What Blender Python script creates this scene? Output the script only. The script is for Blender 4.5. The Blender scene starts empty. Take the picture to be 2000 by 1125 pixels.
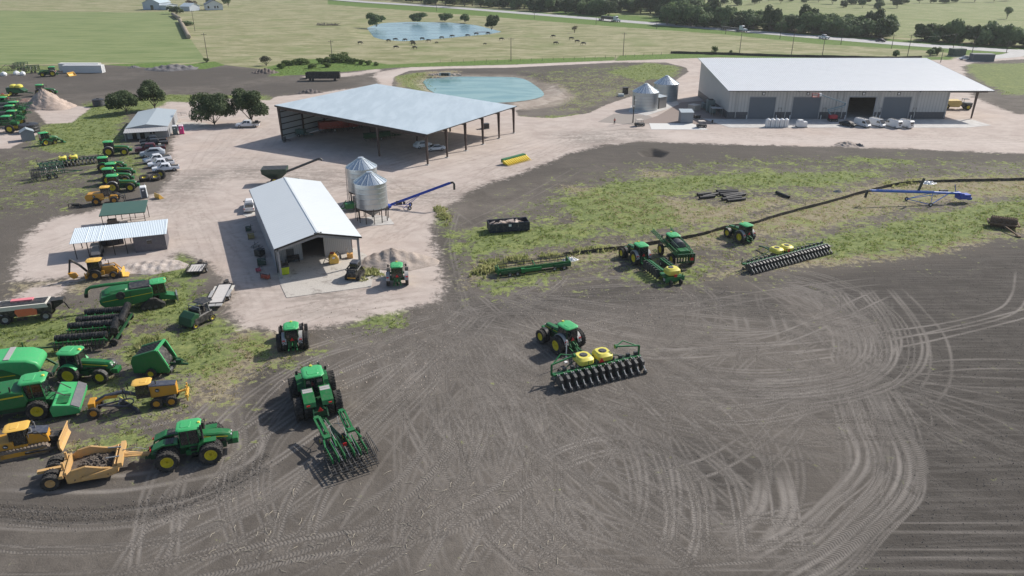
import bpy, bmesh, math, random
import numpy as np
from mathutils import Vector, Matrix, Euler
DBG=0; random.seed(7); NR=np.random.default_rng(7)
S=bpy.context.scene; C=S.collection; R=math.radians; PI=math.pi
# ---------------- camera, sky, sun, exposure
CF=1450.0; CYH=-95.0; CH=44.0
CP=math.atan((562.5-CYH)/CF)
cam=bpy.data.objects.new('camera',bpy.data.cameras.new('camera')); C.objects.link(cam)
cam.data.sensor_width=36; cam.data.lens=CF/2000*36; cam.data.clip_start=.5; cam.data.clip_end=9000
cam.location=(0,0,CH); cam.rotation_euler=(PI/2-CP,0,0); S.camera=cam
W=bpy.data.worlds.new('World'); S.world=W; W.use_nodes=True
SUN_AZ=R(36); SUN_EL=R(37.5)
sky=W.node_tree.nodes.new('ShaderNodeTexSky'); sky.sky_type='NISHITA'; sky.sun_disc=False
sky.sun_elevation=SUN_EL; sky.sun_rotation=PI/2-SUN_AZ; sky.air_density=1.0; sky.dust_density=1.5
bg=W.node_tree.nodes['Background']; bg.inputs[1].default_value=.115
W.node_tree.links.new(sky.outputs[0],bg.inputs[0])
sd=Vector((math.cos(SUN_AZ)*math.cos(SUN_EL),math.sin(SUN_AZ)*math.cos(SUN_EL),math.sin(SUN_EL)))
sl=bpy.data.lights.new('sun','SUN'); sl.energy=4.6; sl.angle=R(.55); sl.color=(1,.95,.875)
so=bpy.data.objects.new('sun',sl); C.objects.link(so); so.rotation_euler=sd.to_track_quat('Z','Y').to_euler(); so.location=(60,60,90)
S.view_settings.view_transform='Standard'; S.view_settings.look='None'; S.view_settings.exposure=0.17; S.view_settings.gamma=1
S.render.engine='CYCLES'; S.cycles.max_bounces=5; S.cycles.diffuse_bounces=2; S.cycles.glossy_bounces=3; S.cycles.transparent_max_bounces=6
# ---------------- where a point of the photograph stands on the ground
def G(x,y,z=0.0):
    dx=(x-1000)/CF; dy=-(y-562.5)/CF
    wy=math.cos(CP)+dy*math.sin(CP); wz=-math.sin(CP)+dy*math.cos(CP)
    t=(z-CH)/wz
    return Vector((dx*t,wy*t,z))
def GA(a,z=0.0):
    a=np.asarray(a,float); dx=(a[:,0]-1000)/CF; dy=-(a[:,1]-562.5)/CF
    wy=math.cos(CP)+dy*math.sin(CP); wz=-math.sin(CP)+dy*math.cos(CP); t=(z-CH)/wz
    return np.stack([dx*t,wy*t],1)
# ---------------- node helper
class NT:
    def __init__(s,name):
        s.m=bpy.data.materials.new(name); s.m.use_nodes=True; s.t=s.m.node_tree; s.n=s.t.nodes; s.b=s.n['Principled BSDF']
    def L(s,a,b): s.t.links.new(a,b)
    def new(s,typ,ins=None,**k):
        n=s.n.new('ShaderNode'+typ)
        for q,v in k.items(): setattr(n,q,v)
        if ins:
            for q,v in ins.items():
                if v is None: continue
                if hasattr(v,'is_linked') or isinstance(v,bpy.types.NodeSocket): s.L(v,n.inputs[q])
                else: n.inputs[q].default_value=v
        return n
    def obj(s): return s.new('TexCoord').outputs['Object']
    def geo(s): return s.new('NewGeometry').outputs['Position']
    def vec(s,v,sx,sy,sz,rz=0): return s.new('Mapping',{'Vector':v,'Scale':(sx,sy,sz),'Rotation':(0,0,rz)}).outputs[0]
    def nz(s,v,sc,det=4,ro=.6,dist=0): return s.new('TexNoise',{'Vector':v,'Scale':sc,'Detail':det,'Roughness':ro,'Distortion':dist}).outputs[0]
    def ma(s,op,a,b=0.0,c=0.0,clamp=False): 
        n=s.new('Math',operation=op); n.use_clamp=clamp
        for i,v in enumerate((a,b,c)):
            if isinstance(v,bpy.types.NodeSocket): s.L(v,n.inputs[i])
            else: n.inputs[i].default_value=v
        return n.outputs[0]
    def mr(s,v,a,b,c=0.0,d=1.0,smooth=True):
        return s.new('MapRange',{'Value':v,'From Min':a,'From Max':b,'To Min':c,'To Max':d},interpolation_type='SMOOTHSTEP' if smooth else 'LINEAR').outputs[0]
    def mix(s,f,a,b):
        n=s.n.new('ShaderNodeMix'); n.data_type='RGBA'
        for i,v in ((0,f),(6,a),(7,b)):
            if isinstance(v,bpy.types.NodeSocket): s.L(v,n.inputs[i])
            else: n.inputs[i].default_value=(*v,1) if isinstance(v,(tuple,list)) and len(v)==3 else v
        return n.outputs[2]
    def bump(s,h,st,d=.05,nrm=None):
        n=s.new('Bump',{'Height':h,'Strength':st,'Distance':d}); 
        if nrm is not None: s.L(nrm,n.inputs['Normal'])
        return n.outputs[0]
    def out(s,col,ro=.9,nrm=None,metal=0,spec=None):
        for q,v in (('Base Color',col),('Roughness',ro),('Normal',nrm),('Metallic',metal),('Specular IOR Level',spec)):
            if v is None: continue
            if isinstance(v,bpy.types.NodeSocket): s.L(v,s.b.inputs[q])
            else: s.b.inputs[q].default_value=(*v,1) if isinstance(v,(tuple,list)) and len(v)==3 else v
        return s.m
def _leafy(s,col,ro,spec,tr):
    s.out(col,ro,None,0,spec); tl=s.new('BsdfTranslucent',{'Color':col}); mx=s.new('MixShader',{0:tr,1:s.b.outputs[0],2:tl.outputs[0]}); s.L(mx.outputs[0],s.n['Material Output'].inputs[0]); return s.m
NT.leafy=_leafy
MATS={}
def mat(name,col,ro=.5,metal=0,dirt=.25,dc=(.30,.27,.23),sc=2.5,spec=.5):
    if name in MATS: return MATS[name]
    t=NT(name); v=t.geo(); n=t.nz(v,sc,5,.65); n2=t.nz(v,sc*9,3,.6)
    f=t.ma('MULTIPLY',t.mr(t.ma('ADD',t.ma('MULTIPLY',n,.75),t.ma('MULTIPLY',n2,.25)),.42,.68),dirt)
    c=t.mix(f,col,dc); r=t.ma('ADD',t.ma('MULTIPLY',f,.5),ro,0,True)
    MATS[name]=t.out(c,r,None,metal,spec); return MATS[name]
def ribbed(name,col,axis,period,ro=.4,metal=.3,depth=.5,col2=None,dirt=.2):
    'sheet metal with ribs running across the given object axis'
    if name in MATS: return MATS[name]
    t=NT(name); o=t.obj(); x=t.new('SeparateXYZ',{'Vector':o}).outputs[axis]
    fr=t.ma('FRACT',t.ma('DIVIDE',x,period)); rib=t.mr(t.ma('ABSOLUTE',t.ma('SUBTRACT',fr,.5)),.30,.44)
    n=t.nz(t.geo(),.35,4,.6); n2=t.nz(t.geo(),3,3)
    c=t.mix(t.ma('MULTIPLY',t.mr(n,.35,.7),dirt),col,tuple(q*.72 for q in col)); c=t.mix(t.ma('MULTIPLY',rib,.55),c,col2 or tuple(q*.62 for q in col))
    MATS[name]=t.out(c,t.ma('ADD',ro,t.ma('MULTIPLY',n2,.15)),t.bump(rib,depth,.05),metal); return MATS[name]
# ---------------- mesh builder
def rot3(rx,ry,rz): return Euler((rx,ry,rz)).to_matrix()
class MB:
    def __init__(s): s.v=[]; s.f=[]; s.m=[]; s.k=0; s.sm=False
    def add(s,vs,fs):
        o=len(s.v); s.v+=[tuple(p) for p in vs]; s.f+=[tuple(o+i for i in f) for f in fs]; s.m+=[s.k]*len(fs); return s
    def box(s,x,y,z,sx,sy,sz,rz=0,ry=0,rx=0):
        'centre x,y,z and full sizes'
        M=rot3(rx,ry,rz); c=Vector((x,y,z)); vs=[]
        for a in (-.5,.5):
            for b in (-.5,.5):
                for d in (-.5,.5): vs.append(c+M@Vector((a*sx,b*sy,d*sz)))
        return s.add(vs,[(0,1,3,2),(4,6,7,5),(0,4,5,1),(2,3,7,6),(0,2,6,4),(1,5,7,3)])
    def slab(s,x0,x1,y0,y1,z0,z1): return s.box((x0+x1)/2,(y0+y1)/2,(z0+z1)/2,x1-x0,y1-y0,z1-z0)
    def bar(s,p,q,w,h=None):
        p=Vector(p);q=Vector(q);h=h or w; d=(q-p); l=d.length
        if l<1e-6: return s
        d/=l; u=d.cross(Vector((0,0,1))); u=Vector((0,1,0)) if u.length<1e-3 else u.normalized(); n=u.cross(d)
        vs=[c+u*a*w/2+n*b*h/2 for c in (p,q) for a,b in ((-1,-1),(1,-1),(1,1),(-1,1))]
        return s.add(vs,[(3,2,1,0),(4,5,6,7),(0,1,5,4),(1,2,6,5),(2,3,7,6),(3,0,4,7)])
    def tube(s,pts,r,n=8,cap=True,r2=None):
        pts=[Vector(p) for p in pts]; N=len(pts); vs=[]; fs=[]; pu=None
        for i,p in enumerate(pts):
            d=(pts[min(i+1,N-1)]-pts[max(i-1,0)]); d.normalize()
            u=pu-d*pu.dot(d) if pu is not None else d.cross(Vector((.13,.31,1)) if abs(d.z)<.9 else Vector((1,0,0)))
            u.normalize(); pu=u; w=d.cross(u); rr=r if r2 is None else r+(r2-r)*i/(N-1)
            vs+=[p+(u*math.cos(2*PI*k/n)+w*math.sin(2*PI*k/n))*rr for k in range(n)]
        for i in range(N-1):
            for k in range(n): a=i*n+k; b=i*n+(k+1)%n; fs.append((a,b,b+n,a+n))
        if cap: fs+=[tuple(range(n))[::-1],tuple((N-1)*n+k for k in range(n))]
        return s.add(vs,fs)
    def cyl(s,p,q,r,r2=None,n=16): return s.tube([p,q],r,n,True,r2)
    def prism(s,pts,y0,y1):
        'side profile in (x,z), extruded across y'
        n=len(pts); vs=[(x,y0,z) for x,z in pts]+[(x,y1,z) for x,z in pts]
        fs=[tuple(range(n)),tuple(range(2*n-1,n-1,-1))]+[(i,i+n,(i+1)%n+n,(i+1)%n) for i in range(n)]
        return s.add(vs,fs)
    def plan(s,pts,z0,z1):
        n=len(pts); vs=[(x,y,z0) for x,y in pts]+[(x,y,z1) for x,y in pts]
        fs=[tuple(range(n))[::-1],tuple(range(n,2*n))]+[(i,(i+1)%n,(i+1)%n+n,i+n) for i in range(n)]
        return s.add(vs,fs)
    def loft(s,secs):
        'sections (x, half width low, half width high, z0, z1, chamfer)'
        vs=[];fs=[]
        for x,a,b,z0,z1,c in secs:
            vs+=[(x,-a,z0+c),(x,-a+c,z0),(x,a-c,z0),(x,a,z0+c),(x,b,z1-c),(x,b-c,z1),(x,-b+c,z1),(x,-b,z1-c)]
        for i in range(len(secs)-1):
            for k in range(8): a=i*8+k;b=i*8+(k+1)%8; fs.append((a,a+8,b+8,b))
        fs+=[tuple(range(8)),tuple((len(secs)-1)*8+k for k in range(8))[::-1]]
        return s.add(vs,fs)
    def vloft(s,levs):
        'levels (z, x0, x1, half width, chamfer)'
        vs=[];fs=[]
        for z,x0,x1,w,c in levs:
            vs+=[(x0+c,-w,z),(x1-c,-w,z),(x1,-w+c,z),(x1,w-c,z),(x1-c,w,z),(x0+c,w,z),(x0,w-c,z),(x0,-w+c,z)]
        for i in range(len(levs)-1):
            for k in range(8): a=i*8+k;b=i*8+(k+1)%8; fs.append((a,b,b+8,a+8))
        fs+=[tuple(range(8))[::-1],tuple((len(levs)-1)*8+k for k in range(8))]
        return s.add(vs,fs)
    def lathe(s,prof,o=(0,0,0),ax='z',n=24,rib=0):
        'profile (radius, height) turned about an axis'
        vs=[];fs=[];P=len(prof)
        for k in range(n):
            a=2*PI*k/n; c,d=math.cos(a),math.sin(a)
            for r,h in prof:
                if rib and k%2: r*=1-rib
                q=(r*c,r*d,h) if ax=='z' else ((r*c,h,r*d) if ax=='y' else (h,r*c,r*d))
                vs.append((q[0]+o[0],q[1]+o[1],q[2]+o[2]))
        for k in range(n):
            for i in range(P-1):
                a=k*P+i;b=((k+1)%n)*P+i; fs.append((a,b,b+1,a+1) if ax!='y' else (a,a+1,b+1,b))
        return s.add(vs,fs)
    def xf(s,M,i0=0):
        s.v[i0:]=[tuple(M@Vector(p)) for p in s.v[i0:]]; return s
    def mesh(s,name,mats,smooth=False):
        me=bpy.data.meshes.new(name); me.from_pydata(s.v,[],s.f)
        mats=mats if isinstance(mats,(list,tuple)) else [mats]
        for m in mats: me.materials.append(m)
        if len(mats)>1: me.polygons.foreach_set('material_index',s.m)
        me.validate(); bm=bmesh.new(); bm.from_mesh(me); bmesh.ops.recalc_face_normals(bm,faces=bm.faces); bm.to_mesh(me); bm.free()
        if smooth: me.polygons.foreach_set('use_smooth',[True]*len(me.polygons)); me.set_sharp_from_angle(angle=R(35))
        me.update(); return me
def lk(name,me,parent=None):
    o=bpy.data.objects.new(name,me); C.objects.link(o)
    if parent is not None: o.parent=parent
    return o
def part(name,mb,mats,parent,smooth=False,bev=0,label=None):
    if not mb.v: return None
    o=lk(name,mb.mesh(name,mats,smooth),parent)
    if bev: b=o.modifiers.new('b','BEVEL'); b.width=bev; b.segments=2; b.limit_method='ANGLE'; b.angle_limit=R(40)
    if label: o['label']=label
    return o
def tag(o,label=None,cat=None,group=None,kind=None):
    if label: o['label']=label
    if cat: o['category']=cat
    if group: o['group']=group
    if kind: o['kind']=kind
    return o
def thing(name,label,cat,group=None,loc=(0,0,0),rz=0):
    o=bpy.data.objects.new(name,None); C.objects.link(o); o.location=loc; o.rotation_euler=(0,0,rz); o.empty_display_size=.3
    return tag(o,label,cat,group)
def dup(root,label=None,group=None,loc=None,rz=None,sc=None):
    r=root.copy(); C.objects.link(r)
    if label: r['label']=label
    if group: r['group']=group
    if loc is not None: r.location=loc
    if rz is not None: r.rotation_euler=(0,0,rz)
    if sc is not None: r.scale=(sc,sc,sc)
    for ch in list(root.children):
        c=ch.copy(); C.objects.link(c); c.parent=r
        for g in ch.children:
            d=g.copy(); C.objects.link(d); d.parent=c
    return r
def put(t,x,y,x2=None,y2=None,rz=None,z=0):
    'base at photo point, +x towards the second photo point'
    p=G(x,y); t.location=(p.x,p.y,z)
    if x2 is not None: q=G(x2,y2)-p; rz=math.atan2(q.y,q.x)
    if rz is not None: t.rotation_euler=(0,0,rz)
    return t
def fit(t,la,lb,pa,pb):
    'turn and move t so that its ground contacts la, lb meet the two photo points'
    A=G(*pa);B=G(*pb); la=Vector((*la,0));lb=Vector((*lb,0)); w=B-A; l=lb-la
    rz=math.atan2(w.y,w.x)-math.atan2(l.y,l.x); k=w.length/l.length; k=min(max(k,.92),1.17); t.scale=(k,k,k); M=Matrix.Rotation(rz,3,'Z'); c=(A+B)/2-M@((la+lb)/2)*k
    if DBG: print('FIT %.2f %s'%(w.length/l.length,t['label'][:50]))
    t.location=(c.x,c.y,0); t.rotation_euler=(0,0,rz)
    return t
# ================= ground
def seg_dist(X,Y,P):
    'distance to polyline and arc length along it'
    d2=np.full(X.shape,1e18); arc=np.zeros(X.shape); sgn=np.zeros(X.shape); L=0
    for a,b in zip(P[:-1],P[1:]):
        e=b-a; l=math.hypot(*e)
        if l<1e-6: continue
        px=X-a[0]; py=Y-a[1]; t=np.clip((px*e[0]+py*e[1])/l**2,0,1)
        q=(px-t*e[0])**2+(py-t*e[1])**2; m=q<d2
        d2=np.where(m,q,d2); arc=np.where(m,L+t*l,arc); sgn=np.where(m,np.sign(e[0]*py-e[1]*px),sgn); L+=l
    return np.sqrt(d2),arc,sgn
def inside(X,Y,P):
    c=np.zeros(X.shape,bool); n=len(P)
    for i in range(n):
        x0,y0=P[i];x1,y1=P[(i+1)%n]
        if y0==y1: continue
        m=((y0>Y)!=(y1>Y))&(X<(x1-x0)*(Y-y0)/(y1-y0)+x0); c^=m
    return c
def spline(P,n=8):
    P=np.asarray(P,float); P=np.vstack([2*P[0]-P[1],P,2*P[-1]-P[-2]]); o=[]
    for i in range(1,len(P)-2):
        for t in np.arange(n)/n:
            a,b,c,d=P[i-1:i+3]; o.append(.5*(2*b+(c-a)*t+(2*a-5*b+4*c-d)*t*t+(3*b-a-3*c+d)*t**3))
    o.append(P[-2]); return np.array(o)
def cover(X,Y,poly,soft,pix=True,z=0.0,out=None):
    P=GA(poly,z) if pix else np.asarray(poly,float)
    if out is None: out=np.zeros(X.shape)
    lo=P.min(0)-soft*1.5; hi=P.max(0)+soft*1.5
    m=(X>lo[0])&(X<hi[0])&(Y>lo[1])&(Y<hi[1])
    if not m.any(): return out
    x=X[m];y=Y[m]; Q=np.vstack([P,P[:1]]); d,_,_=seg_dist(x,y,Q); s=np.where(inside(x,y,P),1,-1)*d
    out[m]=np.maximum(out[m],np.clip(.5+s/(2*soft),0,1)); return out
def grid():
    rows=[-3000,-600,-120,-20,10,22,30]; y=34.0
    while y<5500:
        rows.append(y); y+=max(.17,(y*y+CH*CH)/(1050*CH)*.82) if y<1400 else y*.08
    rows=np.array(rows+[6500,8000])
    u=np.concatenate([[-60,-12,-4,-2,-1.4,-1.2],np.linspace(-1.08,1.08,860),[1.2,1.4,2,4,12,60]])
    hw=.70*(np.maximum(rows,28)*math.cos(CP)+CH*math.sin(CP))
    return u[None,:]*hw[:,None], np.repeat(rows[:,None],len(u),1)
GX,GY=grid(); nr,nc=GX.shape; X=GX.ravel(); Y=GY.ravel()
cv=lambda polys,soft: (lambda o:[cover(X,Y,p,soft,out=o) for p in polys] and o)(np.zeros(X.shape))
FARY=-62
pasture=cv([[(-900,127),(0,128),(430,126),(540,138),(700,137),(760,131),(1000,124),(1200,114),(1400,107),(1640,113),(1800,117),(1960,110),(2060,99),(3200,60),(9000,FARY),(-9000,FARY)]],1.2)
crop=cv([[(-900,127),(0,127),(200,122),(330,124),(404,121),(332,21),(270,24),(120,22),(-100,18),(-900,10)]],.8)
ditch=cv([[(640,-3),(1000,20),(1200,36),(1420,52),(1600,66),(1800,80),(2000,92),(2300,110),(2300,124),(2000,110),(1900,108),(1800,98),(1600,86),(1400,66),(1200,52),(1000,36),(640,8)],[(1210,108),(1400,103),(1640,108),(1800,112),(1860,110),(1860,117),(1640,117),(1400,112),(1200,119)],[(520,132),(560,120),(620,115),(700,118),(760,126),(1000,116),(1200,111),(1200,118),(1000,126),(770,132),(700,138),(600,146),(530,148)],
 [(200,126),(330,122),(340,128),(420,120),(440,127),(400,135),(300,133)],[(1030,17),(1420,44),(1440,56),(1210,44)]],2.)
gravel=cv([
 [(30,546),(38,520),(50,470),(75,440),(110,425),(200,408),(270,392),(318,372),(345,335),(332,300),(338,262),(318,235),(305,212),(330,198),(370,200),(430,192),(530,196),(548,188),(600,184),(720,168),(742,172),(740,160),(728,150),(735,141),(800,131),(1000,126),(1200,117),(1372,111),(1500,112),(1900,114),(1960,112),(2004,101),(2060,95),(2060,112),(1990,116),(1900,122),(1880,130),(1900,190),(1985,222),(2300,235),(2300,305),(2000,300),(1800,292),(1600,286),(1400,281),(1250,276),(1180,284),(1110,300),(1060,322),(1000,345),(940,362),(905,385),(870,402),(845,432),(845,470),(866,560),(852,590),(760,610),(640,640),(560,652),(480,642),(440,612),(452,575),(420,520),(350,492),(330,512),(220,532),(150,542),(70,548)],
 [(500,152),(600,149),(700,140),(740,133),(745,139),(700,147),(600,155),(500,158)],[(-50,640),(60,560),(150,545),(120,575)]
 ],3.2)
hole=cv([[(765,172),(770,150),(800,138),(870,134),(1000,132),(1200,122),(1300,122),(1340,132),(1345,140),(1330,150),(1295,172),(1240,186),(1185,204),(1150,221),(1080,231),(1012,227),(1003,207)],[(-300,140),(380,130),(540,134),(560,148),(700,160),(716,166),(600,180),(520,190),(430,188),(300,182),(150,195),(-300,215)],
 [(520,160),(700,158),(716,166),(560,184)]],1.0)
gravel*=1-hole
gravel=cv([[(68,215),(90,190),(140,205),(180,210),(140,240),(90,242)],[(540,190),(600,184),(560,198),(530,198)],[(-300,262),(60,245),(75,262),(20,290),(-300,300)],[(1080,165),(1110,190),(1060,205),(1010,215),(1000,204),(1050,190),(1062,172)]],1.2)*.93+gravel*.97
gravel=np.clip(gravel,0,1)
roadlite=cv([[(1000,288),(1180,255),(1400,262),(1700,268),(2300,280),(2300,292),(1700,284),(1400,276),(1200,270)],[(60,525),(150,430),(300,415),(320,430),(140,470),(150,505)],[(735,150),(800,133),(1200,120),(1200,126),(800,140),(760,158)]],3)
yard_mud=cv([[(330,345),(480,318),(640,335),(720,352),(1000,392),(960,420),(880,400),(700,372),(560,352),(430,352),(380,380),(330,400),(250,400)],[(480,310),(560,322),(700,330),(640,345),(540,335)],[(1060,262),(1250,248),(1290,270),(1150,290)],[(560,540),(700,540),(690,600),(600,600)],[(380,560),(430,545),(452,600),(390,590)]],5)
dark=cv([
 ],2.5)
dark_f=cv([
 [(2400,470),(2000,458),(1935,468),(1900,485),(1760,505),(1620,524),(1500,532),(1440,545),(1560,575),(1640,640),(1650,720),(1560,742),(1400,748),(1480,790),(1650,830),(1690,900),(1650,980),(1520,1080),(1400,1150),(3000,1400)],
 [(1000,600),(1200,560),(1400,545),(1560,580),(1620,680),(1500,640),(1300,600),(1100,620)],
 [(1190,862),(1360,830),(1480,870),(1560,900),(1540,990),(1430,1020),(1260,1010),(1230,960)]],7)
dark=np.maximum(dark,0); dark2=cv([
 [(-300,135),(380,130),(540,134),(545,148),(430,168),(300,172),(150,185),(-300,200)],[(530,160),(700,160),(716,166),(600,182),(520,188),(440,176)],
 [(955,285),(1060,300),(1180,280),(1300,276),(1600,284),(2300,300),(2300,330),(1900,320),(1650,330),(1400,325),(1180,350),(1080,345),(900,385),(870,402),(860,440),(900,470),(920,550),(940,580),(1100,560),(1200,545),(1300,560),(1000,640),(900,660),(870,600),(865,560),(845,470),(845,430),(900,390),(960,360),(940,320)],
 [(1000,130),(1200,121),(1310,124),(1330,140),(1280,168),(1100,175),(980,165),(870,135)],
 [(-300,300),(100,310),(240,340),(310,370),(250,395),(120,415),(60,440),(30,540),(-300,560)],
 [(-300,540),(150,545),(240,545),(180,560),(140,600),(-300,610)],
 [(-100,995),(60,1000),(300,990),(430,950),(520,890),(560,850),(600,800),(560,740),(600,680),(480,660),(440,700),(470,800),(500,880),(430,930),(300,965),(100,975),(-100,965)]],3.5)
dark=np.maximum(dark_f*.85,dark2*np.where((X<-38)&(Y>88)&(Y<205),.35,np.where(Y>128,.5,.8)))
weed=cv([
 [(905,455),(960,438),(1130,436),(1200,452),(1120,480),(1000,492),(920,505),(900,480)],
 [(1085,390),(1200,352),(1330,342),(1450,335),(1700,334),(1730,346),(1600,368),(1400,370),(1300,385),(1350,440),(1250,465),(1120,436)],
 [(1640,306),(1780,312),(1790,322),(1660,318)],
 [(1450,492),(1560,470),(1650,448),(1800,420),(2000,380),(2400,370),(2400,450),(2000,446),(1930,465),(1800,492),(1700,503),(1600,505)],
 [(1230,530),(1380,520),(1360,548),(1290,560),(1230,545)],[(930,552),(1100,520),(1140,530),(1000,565),(960,570)],
 [(125,215),(190,196),(260,190),(245,240),(240,290),(100,292),(60,265),(90,240)],[(60,265),(240,240),(245,300),(150,305),(60,292)],
 [(230,300),(270,302),(275,345),(240,330)],[(170,200),(330,185),(520,186),(540,196),(430,240),(380,200),(310,210),(240,225)],
 [(320,512),(355,490),(385,500),(385,540),(400,580),(420,610),(440,640),(330,640),(150,640),(140,615),(250,590),(330,560),(250,550)],
 [(-100,625),(150,610),(250,630),(260,660),(140,668),(-100,690)],[(235,660),(430,620),(470,640),(480,700),(400,740),(270,720),(230,700)],
 [(-100,655),(160,650),(160,690),(100,720),(-100,710)],[(150,745),(380,745),(360,795),(160,805),(140,780)],[(150,870),(270,820),(310,840),(300,880),(200,895),(120,890)],
 [(480,640),(530,640),(540,700),(620,690),(580,720),(500,720),(470,690)],[(690,612),(790,595),(780,640),(720,650),(680,640)],
 [(1880,125),(2300,118),(2300,190),(1960,185),(1900,150)],[(1150,222),(1190,205),(1240,188),(1250,196),(1190,222),(1080,232),(1012,228),(1080,226)],
 [(1180,140),(1260,122),(1330,130),(1320,150),(1250,160)],[(780,160),(770,148),(830,140),(850,150),(830,158),(850,176),(800,176)],
 [(845,400),(870,425),(900,470),(920,520),(905,530),(880,470),(850,440)],[(700,530),(740,536),(720,546)],
 [(-100,135),(0,128),(120,128),(120,140),(-100,150)],[(590,118),(700,120),(720,128),(600,144),(530,150),(520,136)]],3.5)
weed=np.maximum(weed,.43*cv([[(905,560),(900,440),(960,400),(1090,345),(1250,310),(1450,300),(1750,300),(2300,320),(2300,470),(1940,480),(1620,530),(1400,560),(1200,560),(960,590)],[(1000,140),(1200,124),(1330,132),(1280,170),(1150,222),(1060,224),(1080,180)],[(-300,640),(200,560),(330,520),(440,600),(560,640),(620,700),(520,740),(400,860),(250,900),(-300,900)],[(-300,300),(240,300),(300,370),(100,420),(-300,440)],[(420,190),(540,186),(560,196),(430,215)]],7))
straw=cv([
 [(910,560),(920,515),(1000,505),(1180,480),(1300,462),(1400,440),(1560,395),(1700,358),(1800,345),(2400,338),(2400,382),(1950,385),(1800,400),(1600,450),(1450,470),(1300,500),(1190,505),(1060,530),(930,545)],
 [(1370,545),(1500,525),(1620,520),(1760,503),(1900,482),(1935,466),(2000,456),(2400,440),(2400,420),(1950,440),(1760,480),(1600,500),(1480,505)],
 [(1250,330),(1340,340),(1300,350),(1250,345)],[(390,660),(480,640),(560,640),(600,700),(540,715),(470,740),(390,770),(340,800),(320,780),(400,720)],
 [(780,175),(770,150),(830,140),(900,138),(880,148),(830,156)],[(1090,360),(1300,380),(1400,400),(1500,380),(1560,395),(1400,440),(1200,445)],
 [(30,555),(200,540),(170,570),(30,575)],
 [(130,870),(250,850),(310,860),(280,890),(150,890)],[(380,720),(470,700),(460,780),(380,790)]],3.5)
straw=np.maximum(straw,.42*cv([[(905,560),(920,470),(1200,350),(1500,330),(2300,330),(2300,470),(1940,480),(1620,530),(1400,565),(1200,560),(960,590)],[(1000,150),(1200,140),(1290,160),(1150,222),(1060,224),(1080,180)],[(100,640),(330,560),(440,620),(600,660),(600,730),(480,780),(380,880),(200,900),(100,760)]],7))
ditch=np.maximum(ditch,.47*cv([[(640,-6),(1000,14),(1400,46),(1800,78),(2300,108),(2300,0),(6000,FARY),(-3000,FARY)]],6))
water1=[(828,160),(838,154),(870,151),(900,150),(1000,151),(1025,156),(1045,168),(1060,182),(1052,190),(1015,197),(960,200),(900,193),(860,185),(838,174)]
water2=[(719,55),(735,49),(752,45),(800,43),(875,44),(925,49),(950,55),(976,62),(950,67),(925,69),(862,75),(825,78),(787,80),(750,77),(732,72)]
pit=[(1255,297),(1275,292),(1298,298),(1290,305),(1262,304)]
depth=cover(X,Y,water1,7.0,z=-1.0)*2.4; depth=np.maximum(depth,cover(X,Y,water2,14.,z=-1.)*2.2); depth=np.maximum(depth,cover(X,Y,pit,1.2)*1.6)
bank=np.maximum(cover(X,Y,water1,9.0,z=-1.),.8*cover(X,Y,[(1040,155),(1090,165),(1120,190),(1080,208),(1020,214),(1000,200),(1060,190)],4))
# tyre tracks -------------------------------------------------
TR=np.zeros(X.shape); TD=np.zeros(X.shape); ARC=np.zeros(X.shape); FUR=np.zeros(X.shape)
def track(pix,offs=(-1.75,-1.15,1.15,1.75),hw=.18,amp=1.0,tread=0,world=False,n=8):
    P=spline(pix,n) if world else GA(spline(pix,n)); mo=max(abs(o) for o in offs)+hw*2.5
    lo=P.min(0)-mo; hi=P.max(0)+mo; m=(X>lo[0])&(X<hi[0])&(Y>lo[1])&(Y<hi[1])
    idx=np.nonzero(m)[0]
    if len(idx)==0: return
    # coarse cull
    x=X[idx];y=Y[idx]; d,a,s=seg_dist(x,y,P); k=d<mo+.1; idx=idx[k]; d=(d*s)[k]; a=a[k]
    g=np.zeros(len(idx))
    for o in offs: g=np.maximum(g,np.clip(1.35-np.abs(d-o)/hw,0,1))
    L=a.max() if len(a) else 1; g*=np.clip(np.minimum(a,L-a)/4,0,1)*(.75+.25*np.sin(a*.37+mo*9))
    if tread: 
        w=g*tread>TD[idx]; ARC[idx]=np.where(w,a+np.abs(d-np.round(d))*.6,ARC[idx]); TD[idx]=np.maximum(TD[idx],g*tread)
    TR[idx]=np.maximum(TR[idx],g*amp)
T4=(-1.75,-1.15,1.15,1.75); T2=(-1.1,1.1)
for _o in (-4.5,4.2): track([(1655+_o*14,560),(1705+_o*14,625),(1722+_o*14,680),(1705+_o*11,715+_o*3),(1655,742+_o*5),(1560,757+_o*5),(1460,760+_o*5),(1320,748+_o*5)],amp=.7)
track([(1655,560),(1705,625),(1722,680),(1705,715),(1655,742),(1560,757),(1450,760),(1320,748)],amp=.95)
track([(1560,548),(1620,580),(1670,630),(1690,680),(1670,705),(1648,718)],amp=.7)
track([(1672,752),(1703,830),(1728,885),(1722,935),(1670,1000),(1605,1055),(1530,1100),(1480,1135)],offs=(-2.4,-1.5,1.2,2.1),hw=.25,amp=.9)
track([(1640,750),(1668,830),(1690,885),(1684,935),(1630,1000),(1565,1055),(1490,1100),(1440,1135)],offs=(-1.4,-.8,.8,1.4),hw=.2,amp=.7)
track([(1700,750),(1760,840),(1790,900),(1775,960),(1720,1010),(1640,1065),(1560,1130)],offs=(-.5,.5),hw=.5,amp=.55,tread=1)
track([(1220,695),(1350,690),(1600,675),(1728,655),(1850,638),(1955,612),(1990,580),(1998,530)],offs=(-.9,.9),amp=.75)
track([(1500,705),(1723,675),(1870,645),(2050,600)],offs=(-.9,.9),amp=.75)
track([(1743,560),(1783,600),(1824,650),(1838,700),(1832,745),(1803,785)],offs=T2,amp=.6)
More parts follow.
